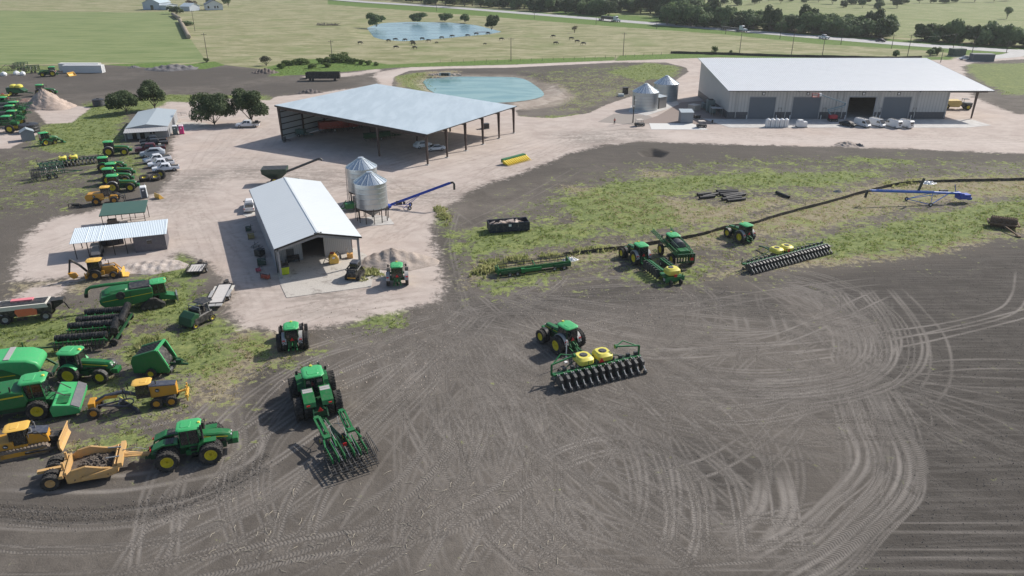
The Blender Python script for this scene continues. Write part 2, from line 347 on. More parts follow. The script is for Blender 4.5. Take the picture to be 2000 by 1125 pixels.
track([(1470,545),(1540,590),(1592,635),(1638,675),(1673,700)],offs=T2,amp=.6)
track([(1510,555),(1570,600),(1600,640),(1650,700)],offs=T2,amp=.55)
track([(1400,640),(1330,700),(1560,770),(1640,745)],offs=T2,amp=.3)
for a,b in (((1740,735),(2050,752)),((1740,740),(2050,802)),((1750,750),(2050,838)),((1700,740),(1880,800)),((1790,830),(1900,870)),((1810,880),(1870,905)),((1600,760),(1700,830)),((1580,790),(1680,860))):
    track([a,((a[0]+b[0])/2,(a[1]+b[1])/2+2),b],offs=T2,hw=.15,amp=.6,tread=.4)
track([(1040,1029),(1400,1029),(2060,1031)],offs=(-.55,.55),hw=.12,amp=.55)
track([(1030,1090),(1400,1092),(2060,1096)],offs=(-1.1,.3,1.2),hw=.13,amp=.55)
track([(1040,930),(1130,884),(1226,870),(1300,910),(1330,985),(1326,1060),(1282,1130)],offs=(-1.3,-.7,1.,1.5),hw=.22,amp=.9,tread=.7)
track([(1130,780),(1210,810),(1270,870),(1290,950),(1280,1030),(1240,1130)],offs=T4,hw=.22,amp=.8,tread=.5)
track([(1465,918),(1487,930),(1480,990),(1440,1040),(1400,1090)],offs=(-.35,.35),hw=.4,amp=.8)
track([(1515,905),(1532,940),(1540,1000),(1500,1060),(1450,1110)],offs=(-.35,.35),hw=.4,amp=.85)
track([(1300,790),(1380,830),(1480,905),(1530,925)],offs=(-.9,.9),hw=.25,amp=.9,tread=.6)
track([(1180,790),(1300,860),(1400,930),(1420,1010),(1380,1125)],offs=T4,hw=.22,amp=.65,tread=.5)
track([(1050,800),(1180,850),(1260,900),(1300,1000)],offs=T2,amp=.6,tread=.8)
track([(1000,1125),(1080,1000),(1150,900),(1200,860)],offs=T4,amp=.7,tread=.8)
track([(950,1130),(1050,1000),(1130,930),(1180,840),(1200,760)],offs=T4,amp=.6,tread=.8)
track([(1450,800),(1550,790),(1680,850)],offs=T2,amp=.6,tread=.5)
track([(1400,780),(1550,840),(1690,870)],offs=T2,amp=.55,tread=.5)
track([(1270,760),(1500,770),(1690,800)],offs=T2,amp=.5)
track([(850,1130),(920,1000),(960,900),(980,800),(940,700),(900,620),(875,540),(865,470),(880,410)],offs=T4,amp=.7,tread=.7)
track([(780,1130),(850,1000),(900,880),(890,760),(880,640),(890,560)],offs=T4,amp=.6,tread=.7)
track([(640,1130),(760,1060),(850,960),(930,850),(1000,760),(1050,700)],offs=T4,amp=.55,tread=.9)
track([(425,1125),(550,1080),(700,1055),(850,1030),(950,985),(1060,900),(1110,840)],offs=T2,hw=.35,amp=.6,tread=1)
track([(300,1125),(500,1085),(650,1035),(780,960),(860,870),(930,790)],offs=T2,hw=.35,amp=.5,tread=1)
track([(450,1010),(460,940),(470,860),(455,780),(470,720)],offs=(-.5,.5),hw=.25,amp=.5,tread=1)
track([(545,960),(620,1020),(700,1060),(820,1080)],offs=T2,amp=.3,tread=.7)
track([(-50,1100),(200,1095),(420,1050),(560,980),(640,930)],offs=T4,amp=.5,tread=.9)
track([(-50,1040),(150,1052),(330,1030),(480,980),(570,910)],offs=T4,amp=.6,tread=.9)
track([(-50,1010),(150,1018),(330,1000),(480,950),(540,900)],offs=T2,amp=.7)
track([(140,860),(200,845),(300,820),(400,800)],offs=T2,hw=.33,amp=.5,tread=1)
track([(-20,940),(200,945),(330,930),(450,905),(490,870),(480,820)],offs=T2,hw=.3,amp=.9)
track([(1000,600),(1040,570),(1120,555),(1250,548),(1330,552),(1380,590),(1375,650)],offs=T4,amp=.5)
track([(985,640),(1010,590),(1100,540)],offs=T2,amp=.4)
track([(1440,600),(1450,640),(1452,665)],offs=(-.7,.7),hw=.3,amp=.6)
track([(1510,600),(1525,640),(1540,690)],offs=(-.7,.7),hw=.3,amp=.6)
track([(1130,330),(1000,400),(900,450),(880,520),(930,600)],offs=T2,amp=.35)
track([(690,345),(830,385),(900,430),(960,480),(1000,560)],offs=T2,amp=.4)
rng=np.random.default_rng(5)
for i in range(150):   # the rest of the crossing wheel marks
    cx,cy=rng.choice(np.array([[-8,78],[5,62],[18,70],[-4,52],[25,88],[38,75],[-12,95]]))+rng.normal(0,8,2)
    r=rng.uniform(9,45); a0=rng.uniform(0,2*PI); da=rng.uniform(.4,1.8)*min(1,18/r)*rng.choice([-1,1])
    aa=a0+np.linspace(0,da,6); pts=np.stack([cx+r*np.cos(aa)-r*math.cos(a0+da/2),cy+r*np.sin(aa)-r*math.sin(a0+da/2)],1)
    if pts[:,1].min()<38 or pts[:,1].max()>112: continue
    track(pts,offs=T4 if rng.random()<.5 else T2,hw=rng.uniform(.12,.2),amp=rng.uniform(.2,.62),tread=rng.choice([0,.6,.9]),world=True,n=6)
ends=[(1750,600),(1700,680),(1650,750),(1720,820),(1700,900),(1680,1000),(1560,1120),(1400,1130),(1250,1130),(1100,1130),(950,1130),(800,1130),(650,1130),(500,1130),(300,1100)]
for i in range(60):   # wheel marks fanning out of the yard entrance
    e=np.array(ends[rng.integers(len(ends))])+rng.normal(0,30,2); s_=np.array([rng.normal(915,70),rng.uniform(560,720)]); bend=rng.normal(0,.16); d=e-s_; m1=s_+d*.35+np.array([-d[1],d[0]])*bend*[1,.6]; m2=s_+d*.7+np.array([-d[1],d[0]])*bend*[1,.6]
    e[1]=min(e[1],1135); m1[1]=min(max(m1[1],520),1120); m2[1]=min(max(m2[1],520),1120); track([s_,m1,m2,e],offs=T4 if i%3 else T2,hw=rng.uniform(.13,.21),amp=rng.uniform(.35,.85),tread=rng.choice([0,.5,.9]),n=6)
loopA=np.array([(1500,545),(1600,570),(1690,630),(1715,690),(1680,735),(1560,760),(1400,765),(1250,750)],float); loopB=np.array([(1690,745),(1725,830),(1745,900),(1725,960),(1665,1020),(1590,1080),(1500,1130)],float)
for i in range(16):
    o=rng.normal(0,26); L_=loopA if i%2 else loopB; c_=np.array([1450,660]) if i%2 else np.array([1350,900]); q_=L_+(L_-c_)/np.linalg.norm(L_-c_,axis=1)[:,None]*o*[1,.55]+rng.normal(0,5,L_.shape); track(q_,offs=T4 if i%4 else T2,hw=rng.uniform(.1,.17),amp=rng.uniform(.4,.8),tread=rng.choice([0,.7]))
SV=(TR.copy(),TD.copy()); TR[:]=0
for a_,b_,c_ in (((1000,262),(700,340),(470,440)),((340,350),(400,470),(465,620)),((1370,262),(1650,268),(2050,282)),((880,400),(700,345),(430,330)),((1050,300),(880,370),(720,480)),((500,250),(420,330),(380,420)),((1180,255),(1000,330),(860,400)),((1350,130),(1200,124),(900,134)),((480,640),(620,600),(840,560)),((60,500),(200,440),(340,400))):
    for j in range(9):
        n_=lambda q:(q[0]+rng.normal(0,38),q[1]+rng.normal(0,9)); track([n_(a_),n_(b_),n_(c_)],offs=(-1.,1.),hw=rng.uniform(.16,.32),amp=rng.uniform(.3,.9))
GT=TR.copy(); TR[:]=SV[0]; TD[:]=SV[1]
for pts in ([(-40,985),(100,1000),(250,992),(380,965),(470,930),(520,890)],[(-40,1000),(100,1015),(300,1003),(420,965),(520,915)]):
    P=GA(spline(pts)); d,a,s=seg_dist(X,Y,P); FUR=np.maximum(FUR,np.clip(1.2-d/.6,0,1)*.6)
keep=1-np.clip(gravel*1.2,0,1)*.75; TR*=keep; TD*=keep
und=.25*np.sin(X*.031+1)*np.sin(Y*.023)*np.clip((Y-260)/200,0,1)
Z=und*0-depth - FUR*.02 + TR*0
hillm=np.clip((Y-520)/900,0,1); Z=Z+hillm*(6*np.sin(X*.0035+.6)*np.sin(Y*.004+X*.001)-2)*np.clip((Y-520)/400,0,1)
me=bpy.data.meshes.new('ground'); nv=nr*nc
me.vertices.add(nv); me.vertices.foreach_set('co',np.stack([X,Y,Z],1).astype(np.float32).ravel())
ii=(np.arange(nr-1)[:,None]*nc+np.arange(nc-1)[None,:]).ravel(); q=np.stack([ii,ii+1,ii+nc+1,ii+nc],1).astype(np.int32)
nq=len(q); me.loops.add(nq*4); me.loops.foreach_set('vertex_index',q.ravel()); me.polygons.add(nq); me.polygons.foreach_set('loop_start',np.arange(nq,dtype=np.int32)*4); me.polygons.foreach_set('loop_total',np.full(nq,4,np.int32))
me.polygons.foreach_set('use_smooth',[True]*nq)
def attr(name,*ch):
    a=me.attributes.new(name,'FLOAT_COLOR','POINT'); ch=list(ch)+[np.zeros(nv)]*(4-len(ch)); a.data.foreach_set('color',np.stack(ch,1).astype(np.float32).ravel())
attr('cov_a',gravel,dark,weed,straw); attr('cov_b',crop,pasture,ditch,bank); attr('cov_c',TR,TD,np.clip(roadlite,0,1),yard_mud); attr('cov_d',ARC*.01,FUR,GT)
me.update(calc_edges=True)
def ground_mat():
    t=NT('ground'); g=t.geo()
    def at(n):
        a=t.new('Attribute',attribute_name=n); s=t.new('SeparateColor',{'Color':a.outputs['Color']}); return [*s.outputs[:3],a.outputs['Alpha']]
    gr,dk,wd,st=at('cov_a'); cr,pa,di,bk=at('cov_b'); tr,td,rl,ym=at('cov_c'); arc,fur,gt,_=at('cov_d')
    nL=t.nz(g,.035,4,.6); nM=t.nz(g,.22,6,.7,.7); nS=t.nz(g,1.1,5,.7,.4); nF=t.nz(g,5,4,.7); nVF=t.nz(g,18,3,.7)
    st1=t.nz(t.vec(g,.11,.42,1,R(-14)),1,6,.7,1.2)   # drag marks across the slope
    st2=t.nz(t.vec(g,1.4,.12,1,R(35)),1,5,.65,.8)
    def th(c,n,amp,w): 
        v=t.ma('ADD',c,t.ma('MULTIPLY',t.ma('SUBTRACT',n,.5),amp)); return t.mr(v,.5-w,.5+w)
    # dusty worked soil
    base=t.mix(t.mr(nM,.3,.7),(.098,.085,.073),(.152,.133,.114)); base=t.mix(t.ma('MULTIPLY',t.mr(st1,.4,.65),.3),base,(.098,.086,.074))
    base=t.mix(t.ma('MULTIPLY',t.mr(nL,.45,.7),.5),base,(.205,.178,.153)); base=t.mix(t.ma('MULTIPLY',t.mr(nF,.52,.72),.45),base,(.08,.072,.064)); base=t.mix(t.ma('MULTIPLY',t.mr(nVF,.58,.75),.5),base,(.30,.28,.25))
    # dark tilled soil
    dkc=t.mix(t.mr(nM,.3,.7),(.046,.041,.036),(.078,.069,.061)); dkc=t.mix(t.ma('MULTIPLY',t.mr(nF,.5,.66),.55),dkc,(.035,.032,.03)); rw=t.nz(t.vec(g,.12,2.2,1,R(4)),1,3,.6,.3); dkc=t.mix(t.ma('MULTIPLY',t.mr(rw,.45,.62),.45),dkc,(.13,.117,.105)); dkc=t.mix(t.ma('MULTIPLY',t.mr(nVF,.6,.75),.5),dkc,(.19,.175,.16))
    col=t.mix(t.ma('MULTIPLY',th(dk,nM,1.5,.35),.9),base,dkc)
    # tracks
    tf=t.ma('MULTIPLY',tr,t.mr(t.ma('ADD',t.ma('MULTIPLY',nS,.5),t.ma('MULTIPLY',nF,.5)),.25,.5),0,True)
    col=t.mix(t.ma('MULTIPLY',tf,.85),col,(.285,.257,.23))
    sn=t.ma('SINE',t.ma('MULTIPLY',arc,100*2*PI/.30)); tread=t.ma('MULTIPLY',td,t.mr(sn,-.2,.6))
    col=t.mix(t.ma('MULTIPLY',tread,.5),col,(.07,.063,.056))
    col=t.mix(t.ma('MULTIPLY',fur,t.mr(nF,.42,.58)),col,(.045,.040,.036))
    # weeds
    wm=th(t.ma('MULTIPLY',wd,.86),t.ma('ADD',t.ma('MULTIPLY',nM,.5),t.ma('MULTIPLY',nS,.5)),3.4,.14)
    wc=t.mix(t.mr(nS,.35,.65),(.115,.155,.05),(.225,.265,.09)); wc=t.mix(t.ma('MULTIPLY',t.mr(nF,.5,.68),.6),wc,(.06,.08,.03)); wc=t.mix(t.ma('MULTIPLY',t.mr(nM,.5,.7),.5),wc,(.31,.33,.11))
    sm=th(t.ma('MULTIPLY',st,.9),t.ma('ADD',t.ma('MULTIPLY',nM,.4),t.ma('MULTIPLY',nS,.6)),3.0,.18)
    sc=t.mix(t.mr(nS,.35,.65),(.25,.205,.13),(.38,.33,.215)); sc=t.mix(t.ma('MULTIPLY',t.mr(nF,.5,.7),.6),sc,(.11,.095,.06)); sc=t.mix(t.ma('MULTIPLY',t.mr(nM,.5,.7),.35),sc,(.17,.19,.07))
    col=t.mix(t.ma('MULTIPLY',sm,.8),col,sc); col=t.mix(t.ma('MULTIPLY',wm,.9),col,wc)
    # caliche gravel
    gc=t.mix(t.mr(nM,.3,.7),(.42,.35,.31),(.52,.45,.40)); gc=t.mix(t.ma('MULTIPLY',t.mr(st1,.42,.66),.22),gc,(.31,.26,.225)); gc=t.mix(t.ma('MULTIPLY',t.mr(nL,.5,.7),.4),gc,(.49,.385,.315)); gc=t.mix(t.ma('MULTIPLY',t.mr(nF,.58,.75),.35),gc,(.30,.26,.23))
    gc=t.mix(t.ma('MULTIPLY',rl,.55),gc,(.56,.49,.44)); gc=t.mix(t.ma('MULTIPLY',t.ma('MULTIPLY',gt,t.mr(nS,.35,.6)),.75),gc,(.27,.225,.19)); 
    ymf=t.ma('MULTIPLY',ym,t.mr(t.ma('ADD',t.ma('MULTIPLY',st1,.6),t.ma('MULTIPLY',nS,.4)),.38,.6)); gc=t.mix(t.ma('MULTIPLY',ymf,.8),gc,(.20,.178,.155))
    gm=th(gr,t.ma('ADD',t.ma('MULTIPLY',nM,.5),t.ma('MULTIPLY',nS,.5)),1.8,.16); col=t.mix(gm,col,gc)
    # pasture, crop, ditches
    pn=t.nz(t.vec(g,.06,.13,1),1,8,.75,.6); pn2=t.nz(t.vec(g,.5,1.1,1),1,5,.75)
    pc=t.mix(t.mr(pn,.38,.62),(.20,.205,.095),(.35,.32,.20)); pc=t.mix(t.ma('MULTIPLY',t.mr(pn2,.5,.66),.5),pc,(.13,.155,.055)); pc=t.mix(t.ma('MULTIPLY',t.mr(nL,.5,.68),.5),pc,(.165,.205,.075))
    col=t.mix(th(pa,nS,.6,.2),col,pc)
    rows_=t.nz(t.vec(g,1.2,.02,1,R(-9)),1,3,.5); cc=t.mix(t.mr(t.nz(t.vec(g,.03,.25,1),1,5,.65),.35,.65),(.135,.185,.068),(.24,.27,.125)); cc=t.mix(t.ma('MULTIPLY',t.mr(rows_,.5,.64),.4),cc,(.25,.265,.11))
    col=t.mix(th(cr,nS,.5,.12),col,cc)
    col=t.mix(th(di,nS,1.1,.15),col,t.mix(t.mr(nS,.4,.6),(.075,.13,.03),(.15,.22,.055)))
    col=t.mix(t.ma('MULTIPLY',t.mr(bk,.12,.5),.75),col,t.mix(t.mr(nM,.35,.65),(.25,.205,.165),(.40,.345,.285)))
    # relief
    h=t.ma('ADD',t.ma('MULTIPLY',nF,.06),t.ma('MULTIPLY',nVF,.03)); h=t.ma('ADD',h,t.ma('MULTIPLY',nS,.10))
    far=t.mr(pa,.3,.7,1,.2); h=t.ma('SUBTRACT',h,t.ma('MULTIPLY',tf,.035)); h=t.ma('SUBTRACT',h,t.ma('MULTIPLY',tread,.035)); h=t.ma('ADD',h,t.ma('MULTIPLY',t.ma('MULTIPLY',fur,nF),.35))
    rough=t.ma('SUBTRACT',1,t.ma('MULTIPLY',gm,.72)); 
    b=t.new('Bump',{'Height':t.ma('MULTIPLY',t.ma('MULTIPLY',h,rough),far),'Strength':.8,'Distance':1.})
    return t.out(col,.95,b.outputs[0],0,.15)
me.materials.append(ground_mat()); tag(lk('ground',me),kind='structure')
# ---- ponds
def sheet(name,poly,z,m,pz=None,kind='structure',label=None,cat=None):
    P=GA(poly,z if pz is None else pz); mb=MB(); mb.add([(x,y,z) for x,y in P],[tuple(range(len(P)))[::-1]])
    o=part(name,mb,m,None); return tag(o,label,cat,kind=kind)
def water_mat(name,c1,c2,sc):
    t=NT(name); g=t.geo(); n=t.nz(t.vec(g,.03,.09,1),1,4,.6,1.5); w=t.nz(g,sc,4,.6)
    return t.out(t.mix(t.mr(n,.4,.62),c1,c2),.22,t.bump(w,.25,.1),0,.5)
def big(poly,f):
    P=np.array(poly,float); c=P.mean(0); return [tuple(c+(p-c)*f) for p in P]
sheet('pond_water',big(spline(water1,4),1.02),-1.0,water_mat('turbid_water',(.12,.26,.265),(.21,.35,.335),.8),-1.0)
sheet('pond_water',big(spline(water2,4),1.02),-1.0,water_mat('open_water',(.13,.24,.29),(.22,.34,.39),.4),-1.0)
# ---- highway, side road, slabs
def strip(name,pix,w,z,m,world=None,kind='structure'):
    P=GA(spline(pix,10)) if world is None else spline(world,10); T=np.gradient(P,axis=0); T/=np.linalg.norm(T,axis=1)[:,None]; N=np.stack([-T[:,1],T[:,0]],1)
    mb=MB(); vs=[(*(p+n*w/2),z) for p,n in zip(P,N)]+[(*(p-n*w/2),z) for p,n in zip(P,N)]; k=len(P)
    mb.add(vs,[(i,i+1,i+1+k,i+k) for i in range(k-1)]); return tag(part(name,mb,m,None),kind=kind)
t=NT('asphalt'); asphalt=t.out(t.mix(t.mr(t.nz(t.geo(),.3,5),.3,.7),(.36,.35,.34),(.44,.43,.42)),.8)
HW=[(500,-16),(690,2),(850,12.5),(1000,24),(1200,40),(1400,56),(1600,73),(1800,88.5),(2000,101),(2300,118),(2800,140)]
strip('highway',HW,15,.06,asphalt)
strip('side_road',[(1880,115.5),(1930,112.5),(1970,109),(1992,104),(2010,98)],9,.03,asphalt)
t=NT('concrete'); gg=t.geo(); cn=t.nz(gg,.6,6,.65); cf=t.nz(gg,6,4,.7)
concrete=t.out(t.mix(t.ma('MULTIPLY',t.mr(cf,.5,.7),.3),t.mix(t.mr(cn,.35,.65),(.44,.42,.40),(.55,.53,.50)),(.3,.28,.26)),.85,t.bump(cf,.2,.01))
t=NT('concrete_dirty'); gg=t.geo(); cn=t.nz(gg,.45,6,.7,.5); cf=t.nz(gg,6,4,.7)
concrete_d=t.out(t.mix(t.ma('MULTIPLY',t.mr(cn,.52,.66),.75),t.mix(t.mr(cf,.35,.65),(.43,.40,.36),(.52,.48,.43)),(.22,.19,.165)),.85,t.bump(cf,.2,.01))
def slab(name,pix,z,m): 
    P=[tuple(G(*p).xy) for p in pix]; return tag(part(name,MB().plan(P,-.1,z),m,None),kind='structure')
slab('concrete_apron',[(1372,232),(1420,233),(1900,234),(1936,245),(1888,249.5),(1426,249.5)],.05,concrete)
slab('concrete_pad',[(1268,241),(1352,241.5),(1384,253.5),(1272,253)],.054,mat('concrete_new',(.62,.61,.58),.8,dirt=.12))
slab('concrete_pad',[(548,557),(560,582),(725,560),(728,545),(760,548),(755,538),(714,497),(690,486),(560,508),(540,520)],.06,concrete_d)
slab('concrete_pad',[(699,430),(702,443),(770,438),(760,424),(735,420)],.062,concrete)
slab('concrete_pad',[(322,237),(328,256),(372,256),(420,247),(400,240)],.058,concrete_d)
slab('concrete_pad',[(474,420),(483,424),(500,418),(492,408)],.058,concrete)
# ================= buildings
K=CH/41.0
m_dark=mat('dark_steel',(.035,.032,.032),.5,.3,.2); m_red=mat('primer_steel',(.060,.040,.035),.55,.2,.2)
m_gw=mat('grey_wall_trim',(.34,.34,.35),.5); m_black=mat('black_paint',(.012,.012,.013),.45,dirt=.35); m_white=mat('white_paint',(.78,.78,.78),.35,dirt=.12)
m_rub=mat('rubber',(.022,.021,.020),.85,dirt=.5,dc=(.17,.15,.13)); m_steel=mat('bare_steel',(.35,.35,.34),.4,.6)
m_glass=mat('tinted_glass',(.012,.016,.018),.06,0,.08,spec=.8); m_conc=concrete
def basis(A,B,Cc=None):
    'unit vectors along A>B and square to it, on the side of Cc'
    u=(B-A).xy.normalized(); v=Vector((-u.y,u.x))
    if Cc is not None and (Cc-A).xy.dot(v)<0: v=-v
    return u,v
# ---- open pole barn: local x along the low side, y towards the tall side
t=NT('barn_roof_steel'); o_=t.obj(); xx=t.new('SeparateXYZ',{'Vector':o_}).outputs[1]; fr=t.ma('ABSOLUTE',t.ma('SUBTRACT',t.ma('FRACT',t.ma('DIVIDE',xx,.6)),.5))
nn=t.nz(t.vec(t.geo(),.35,.08,1,R(-32)),1,6,.65,.6); barn_roof=t.out(t.mix(t.mr(nn,.35,.65),(.46,.53,.565),(.55,.62,.655)),.38,t.bump(t.mr(fr,.42,.48),.25,.02),.2,.5)
A=G(835.6,322);B=G(1003.6,260);u,v=basis(A,B,G(554,273)); LX=(B-A).xy.length; LY=(G(554,273)-A).xy.dot(v)
rzb=math.atan2(u.y,u.x); HL=7.0; HH=8.75
def zr(y): return HL+(HH-HL)*y/LY
barn=thing('pole_barn','huge open-sided barn with flat pale blue-grey roof on dark steel columns','barn',loc=(A.x,A.y,0),rz=rzb)
def col(mb,x,y,h,ax):   # tapered column, wider at the top
    a0,a1=.17,.36; w=.14
    mb.add([(x-w,y-a0,.1),(x+w,y-a0,.1),(x+w,y+a0,.1),(x-w,y+a0,.1),(x-w,y-a1+.15,h),(x+w,y-a1+.15,h),(x+w,y+a1+.15,h),(x-w,y+a1+.15,h)] if ax else
           [(x-a0,y-w,.1),(x+a0,y-w,.1),(x+a0,y+w,.1),(x-a0,y+w,.1),(x-a1,y-w,h),(x+a1,y-w,h),(x+a1,y+w,h),(x-a1,y+w,h)],
           [(3,2,1,0),(4,5,6,7),(0,1,5,4),(1,2,6,5),(2,3,7,6),(3,0,4,7)])
xs=[0,.2*LX,.405*LX,.605*LX,.805*LX,LX]
for x in xs:
    for y in ((0,LY) if x not in (0,LX) else (0,LY)):
        mb=MB(); col(mb,x,y if y==0 else y-.2,zr(y)-.75 if 0 else zr(y)-.35,True); part('column',mb,m_red,barn)
        part('footing',MB().slab(x-.45,x+.45,y-.45,y+.45,-.1,.12),m_conc,barn)
for x,y in ((0,.305*LY),(.42*LX,.33*LY),(.8*LX,.33*LY),(LX,.5*LY),(.42*LX,.66*LY)): mb=MB(); col(mb,x,y,zr(y)-.3,True); part('column',mb,m_red,barn)
for x in xs:
    mb=MB(); mb.prism([(0,0)],0,0) if 0 else None
    mb.add([(x-.1,0,zr(0)-.85),(x+.1,0,zr(0)-.85),(x+.1,LY,zr(LY)-.8),(x-.1,LY,zr(LY)-.8),(x-.1,0,zr(0)-.12),(x+.1,0,zr(0)-.12),(x+.1,LY,zr(LY)-.12),(x-.1,LY,zr(LY)-.12)],[(3,2,1,0),(4,5,6,7),(0,1,5,4),(1,2,6,5),(2,3,7,6),(3,0,4,7)]); part('rafter',mb,m_red,barn)
mb=MB()
for k in range(24): y=.6+k*(LY-1.2)/23; mb.slab(-.4,LX+.4,y-.05,y+.05,zr(y)-.12,zr(y)+.02)
part('purlins',mb,m_dark,barn)
e=.55; mb=MB(); z0,z1=zr(-e)+.03,zr(LY+e)+.03
mb.add([(-e,-e,z0),(LX+e,-e,z0),(LX+e,LY+e,z1),(-e,LY+e,z1),(-e,-e,z0+.09),(LX+e,-e,z0+.09),(LX+e,LY+e,z1+.09),(-e,LY+e,z1+.09)],[(3,2,1,0),(4,5,6,7),(0,1,5,4),(1,2,6,5),(2,3,7,6),(3,0,4,7)])
roof=part('roof',mb,barn_roof,barn)
mb=MB()
mb.add([(-e-.04,-e,z0-.3),(-e,-e,z0-.3),(-e,LY+e,z1-.3),(-e-.04,LY+e,z1-.3),(-e-.04,-e,z0+.1),(-e,-e,z0+.1),(-e,LY+e,z1+.1),(-e-.04,LY+e,z1+.1)],[(3,2,1,0),(4,5,6,7),(0,1,5,4),(1,2,6,5),(2,3,7,6),(3,0,4,7)])
mb.slab(-e,LX+e,-e-.12,-e,z0-.12,z0+.07); part('gutter',mb,m_dark,roof)
bw=ribbed('barn_wall_sheet',(.46,.50,.52),0,.3,.5,.1)
mb=MB(); mb.slab(.2,LX,LY+.02,LY+.08,.15,zr(LY)-.2); part('wall',mb,bw,barn)
mb=MB(); mb.slab(LX+.02,LX+.08,LY*.45,LY,.15,zr(LY*.45)-.3); part('wall',mb,bw,barn)
mb=MB()
for z in (1.2,2.6,4.1,5.6,7.1): mb.slab(.1,LX,LY-.18,LY-.02,z-.1,z+.1)
part('girts',mb,m_dark,barn)
# ---- big metal-clad warehouse: x along the front, y towards the back
A=G(1420,232);A2=G(1847,233);A3=G(1900,233);bk=G(1372,193)
wh=thing('warehouse','long pale grey warehouse with single-slope ribbed white roof and four roll-up doors','building',loc=(A.x,A.y,0)); 
WX=A2.x-A.x; CX=A3.x-A.x; WY=37.0; hF=8.0; hR=11.9
def zf(y): return hF+(hR-hF)*(y+1.2)/(WY+2.4)
mwh=ribbed('warehouse_wall_sheet',(.52,.50,.475),0,.9,.5,.05,.3); mwh2=ribbed('warehouse_side_sheet',(.52,.50,.475),1,.9,.5,.05,.3); mwd=mat('wainscot_dark',(.075,.078,.09),.5)
DX=[G(x,231).x-A.x for x in (1458,1509,1542,1595.5,1649,1702,1716,1770)]; dh=6.2
def dx(i): return DX[2*i],DX[2*i+1]
mb=MB(); mlow=MB(); x=0
for i in range(5):
    x1=dx(i)[0] if i<4 else WX
    mb.slab(x,x1,0,.25,1.95,dh); mlow.slab(x,x1,-.04,.25,0,1.95)
    if i<4: x=dx(i)[1]
mb.slab(0,WX,0,.25,dh,hF-.05); part('wall',mb,mwh,wh); part('wainscot',mlow,mwd,wh)
mb=MB(); mb.add([(0,.25,1.95),(0,WY,1.95),(0,WY,zf(WY)-.2),(0,.25,zf(.2)-.2),(.25,.25,1.95),(.25,WY,1.95),(.25,WY,zf(WY)-.2),(.25,.25,zf(.2)-.2)],[(0,1,2,3),(7,6,5,4),(0,4,5,1),(1,5,6,2),(2,6,7,3),(3,7,4,0)]); part('wall',mb,mwh2,wh); mb=MB()
mb.add([(WX-.25,.25,1.95),(WX-.25,WY,1.95),(WX-.25,WY,zf(WY)-.2),(WX-.25,.25,zf(.2)-.2),(WX,.25,1.95),(WX,WY,1.95),(WX,WY,zf(WY)-.2),(WX,.25,zf(.2)-.2)],[(0,1,2,3),(7,6,5,4),(0,4,5,1),(1,5,6,2),(2,6,7,3),(3,7,4,0)])
part('wall',mb,mwh2,wh); part('wainscot',MB().slab(-.04,.25,.25,WY,0,1.95).slab(WX-.25,WX+.04,.25,WY,0,1.95),mwd,wh)
part('wall',MB().slab(0.25,WX-.25,WY-.25,WY,0,zf(WY)-.25),mwh,wh)
rdoor=ribbed('roll_door',(.155,.175,.20),2,.28,.5,.1,.6)
for i in range(4):
    a,b=dx(i); d=None
    if i!=2: d=part('door',MB().slab(a+.1,b-.1,.10,.16,.02,dh-.08),rdoor,wh)
    part('door_frame',MB().slab(a-.12,a+.1,-.07,.3,0,dh+.1).slab(b-.1,b+.12,-.07,.3,0,dh+.1).slab(a+.1,b-.1,-.07,.3,dh-.1,dh+.12),m_gw,wh)
    c=(a+b)/2; s=part('door_number_sign',MB().slab(c-.42,c+.42,-.10,-.02,dh+.5,dh+1.35),m_black,wh); part('sign_face',MB().slab(c-.25,c+.25,-.13,-.1,dh+.66,dh+1.2),m_white,s)
    part('bollard',MB().cyl((a-.5,-.7,0),(a-.5,-.7,1.2),.1),m_white,wh); part('bollard',MB().cyl((b+.5,-.7,0),(b+.5,-.7,1.2),.1),m_white,wh)
    mb=MB(); mb.tube([(b+1.0,-.1,0.1),(b+1.0,-.1,3.1)],.04,6).tube([(b+1.9,-.1,.1),(b+1.9,-.1,3.1)],.04,6); mb.slab(b+.9,b+2.,-.13,-.05,3.05,3.12); part('conduit',mb,m_dark,wh)
for x in (2.2,dx(0)[1]+3.1,dx(1)[1]+4.6,dx(2)[0]-1.4,dx(2)[1]+.9,dx(3)[1]+1.6,WX-.3): part('downspout',MB().slab(x-.09,x+.09,-.2,-.05,.3,hF-.2),mwh,wh)
wroof=ribbed('ribbed_white_roof',(.60,.64,.66),0,1.15,.32,.25,1.0,(.36,.39,.41))
xe0=G(1431,176,hF).x-A.x-.3; xe1=CX+3.7; y0=-1.3; y1=WY+1.3
xe0=-.9
mb=MB(); z0=zf(y0);z1=zf(y1)
mb.add([(xe0,y0,z0),(xe1,y0,z0),(xe1,y1,z1),(xe0,y1,z1),(xe0,y0,z0+.16),(xe1,y0,z0+.16),(xe1,y1,z1+.16),(xe0,y1,z1+.16)],[(3,2,1,0),(4,5,6,7),(0,1,5,4),(1,2,6,5),(2,3,7,6),(3,0,4,7)])
mb2=MB(); n=int((xe1-xe0)/.62)
for k in range(n+1):
    x=xe0+.04+k*(xe1-xe0-.08)/n; mb2.add([(x-.045,y0,z0+.16),(x+.045,y0,z0+.16),(x+.045,y1,z1+.16),(x-.045,y1,z1+.16),(x-.02,y0,z0+.23),(x+.02,y0,z0+.23),(x+.02,y1,z1+.23),(x-.02,y1,z1+.23)],[(4,5,6,7),(0,1,5,4),(1,2,6,5),(3,0,4,7),(2,3,7,6)])
wroof=mat('roof_white_sheet',(.76,.76,.75),.4,.25,.15,(.4,.42,.43),.3)
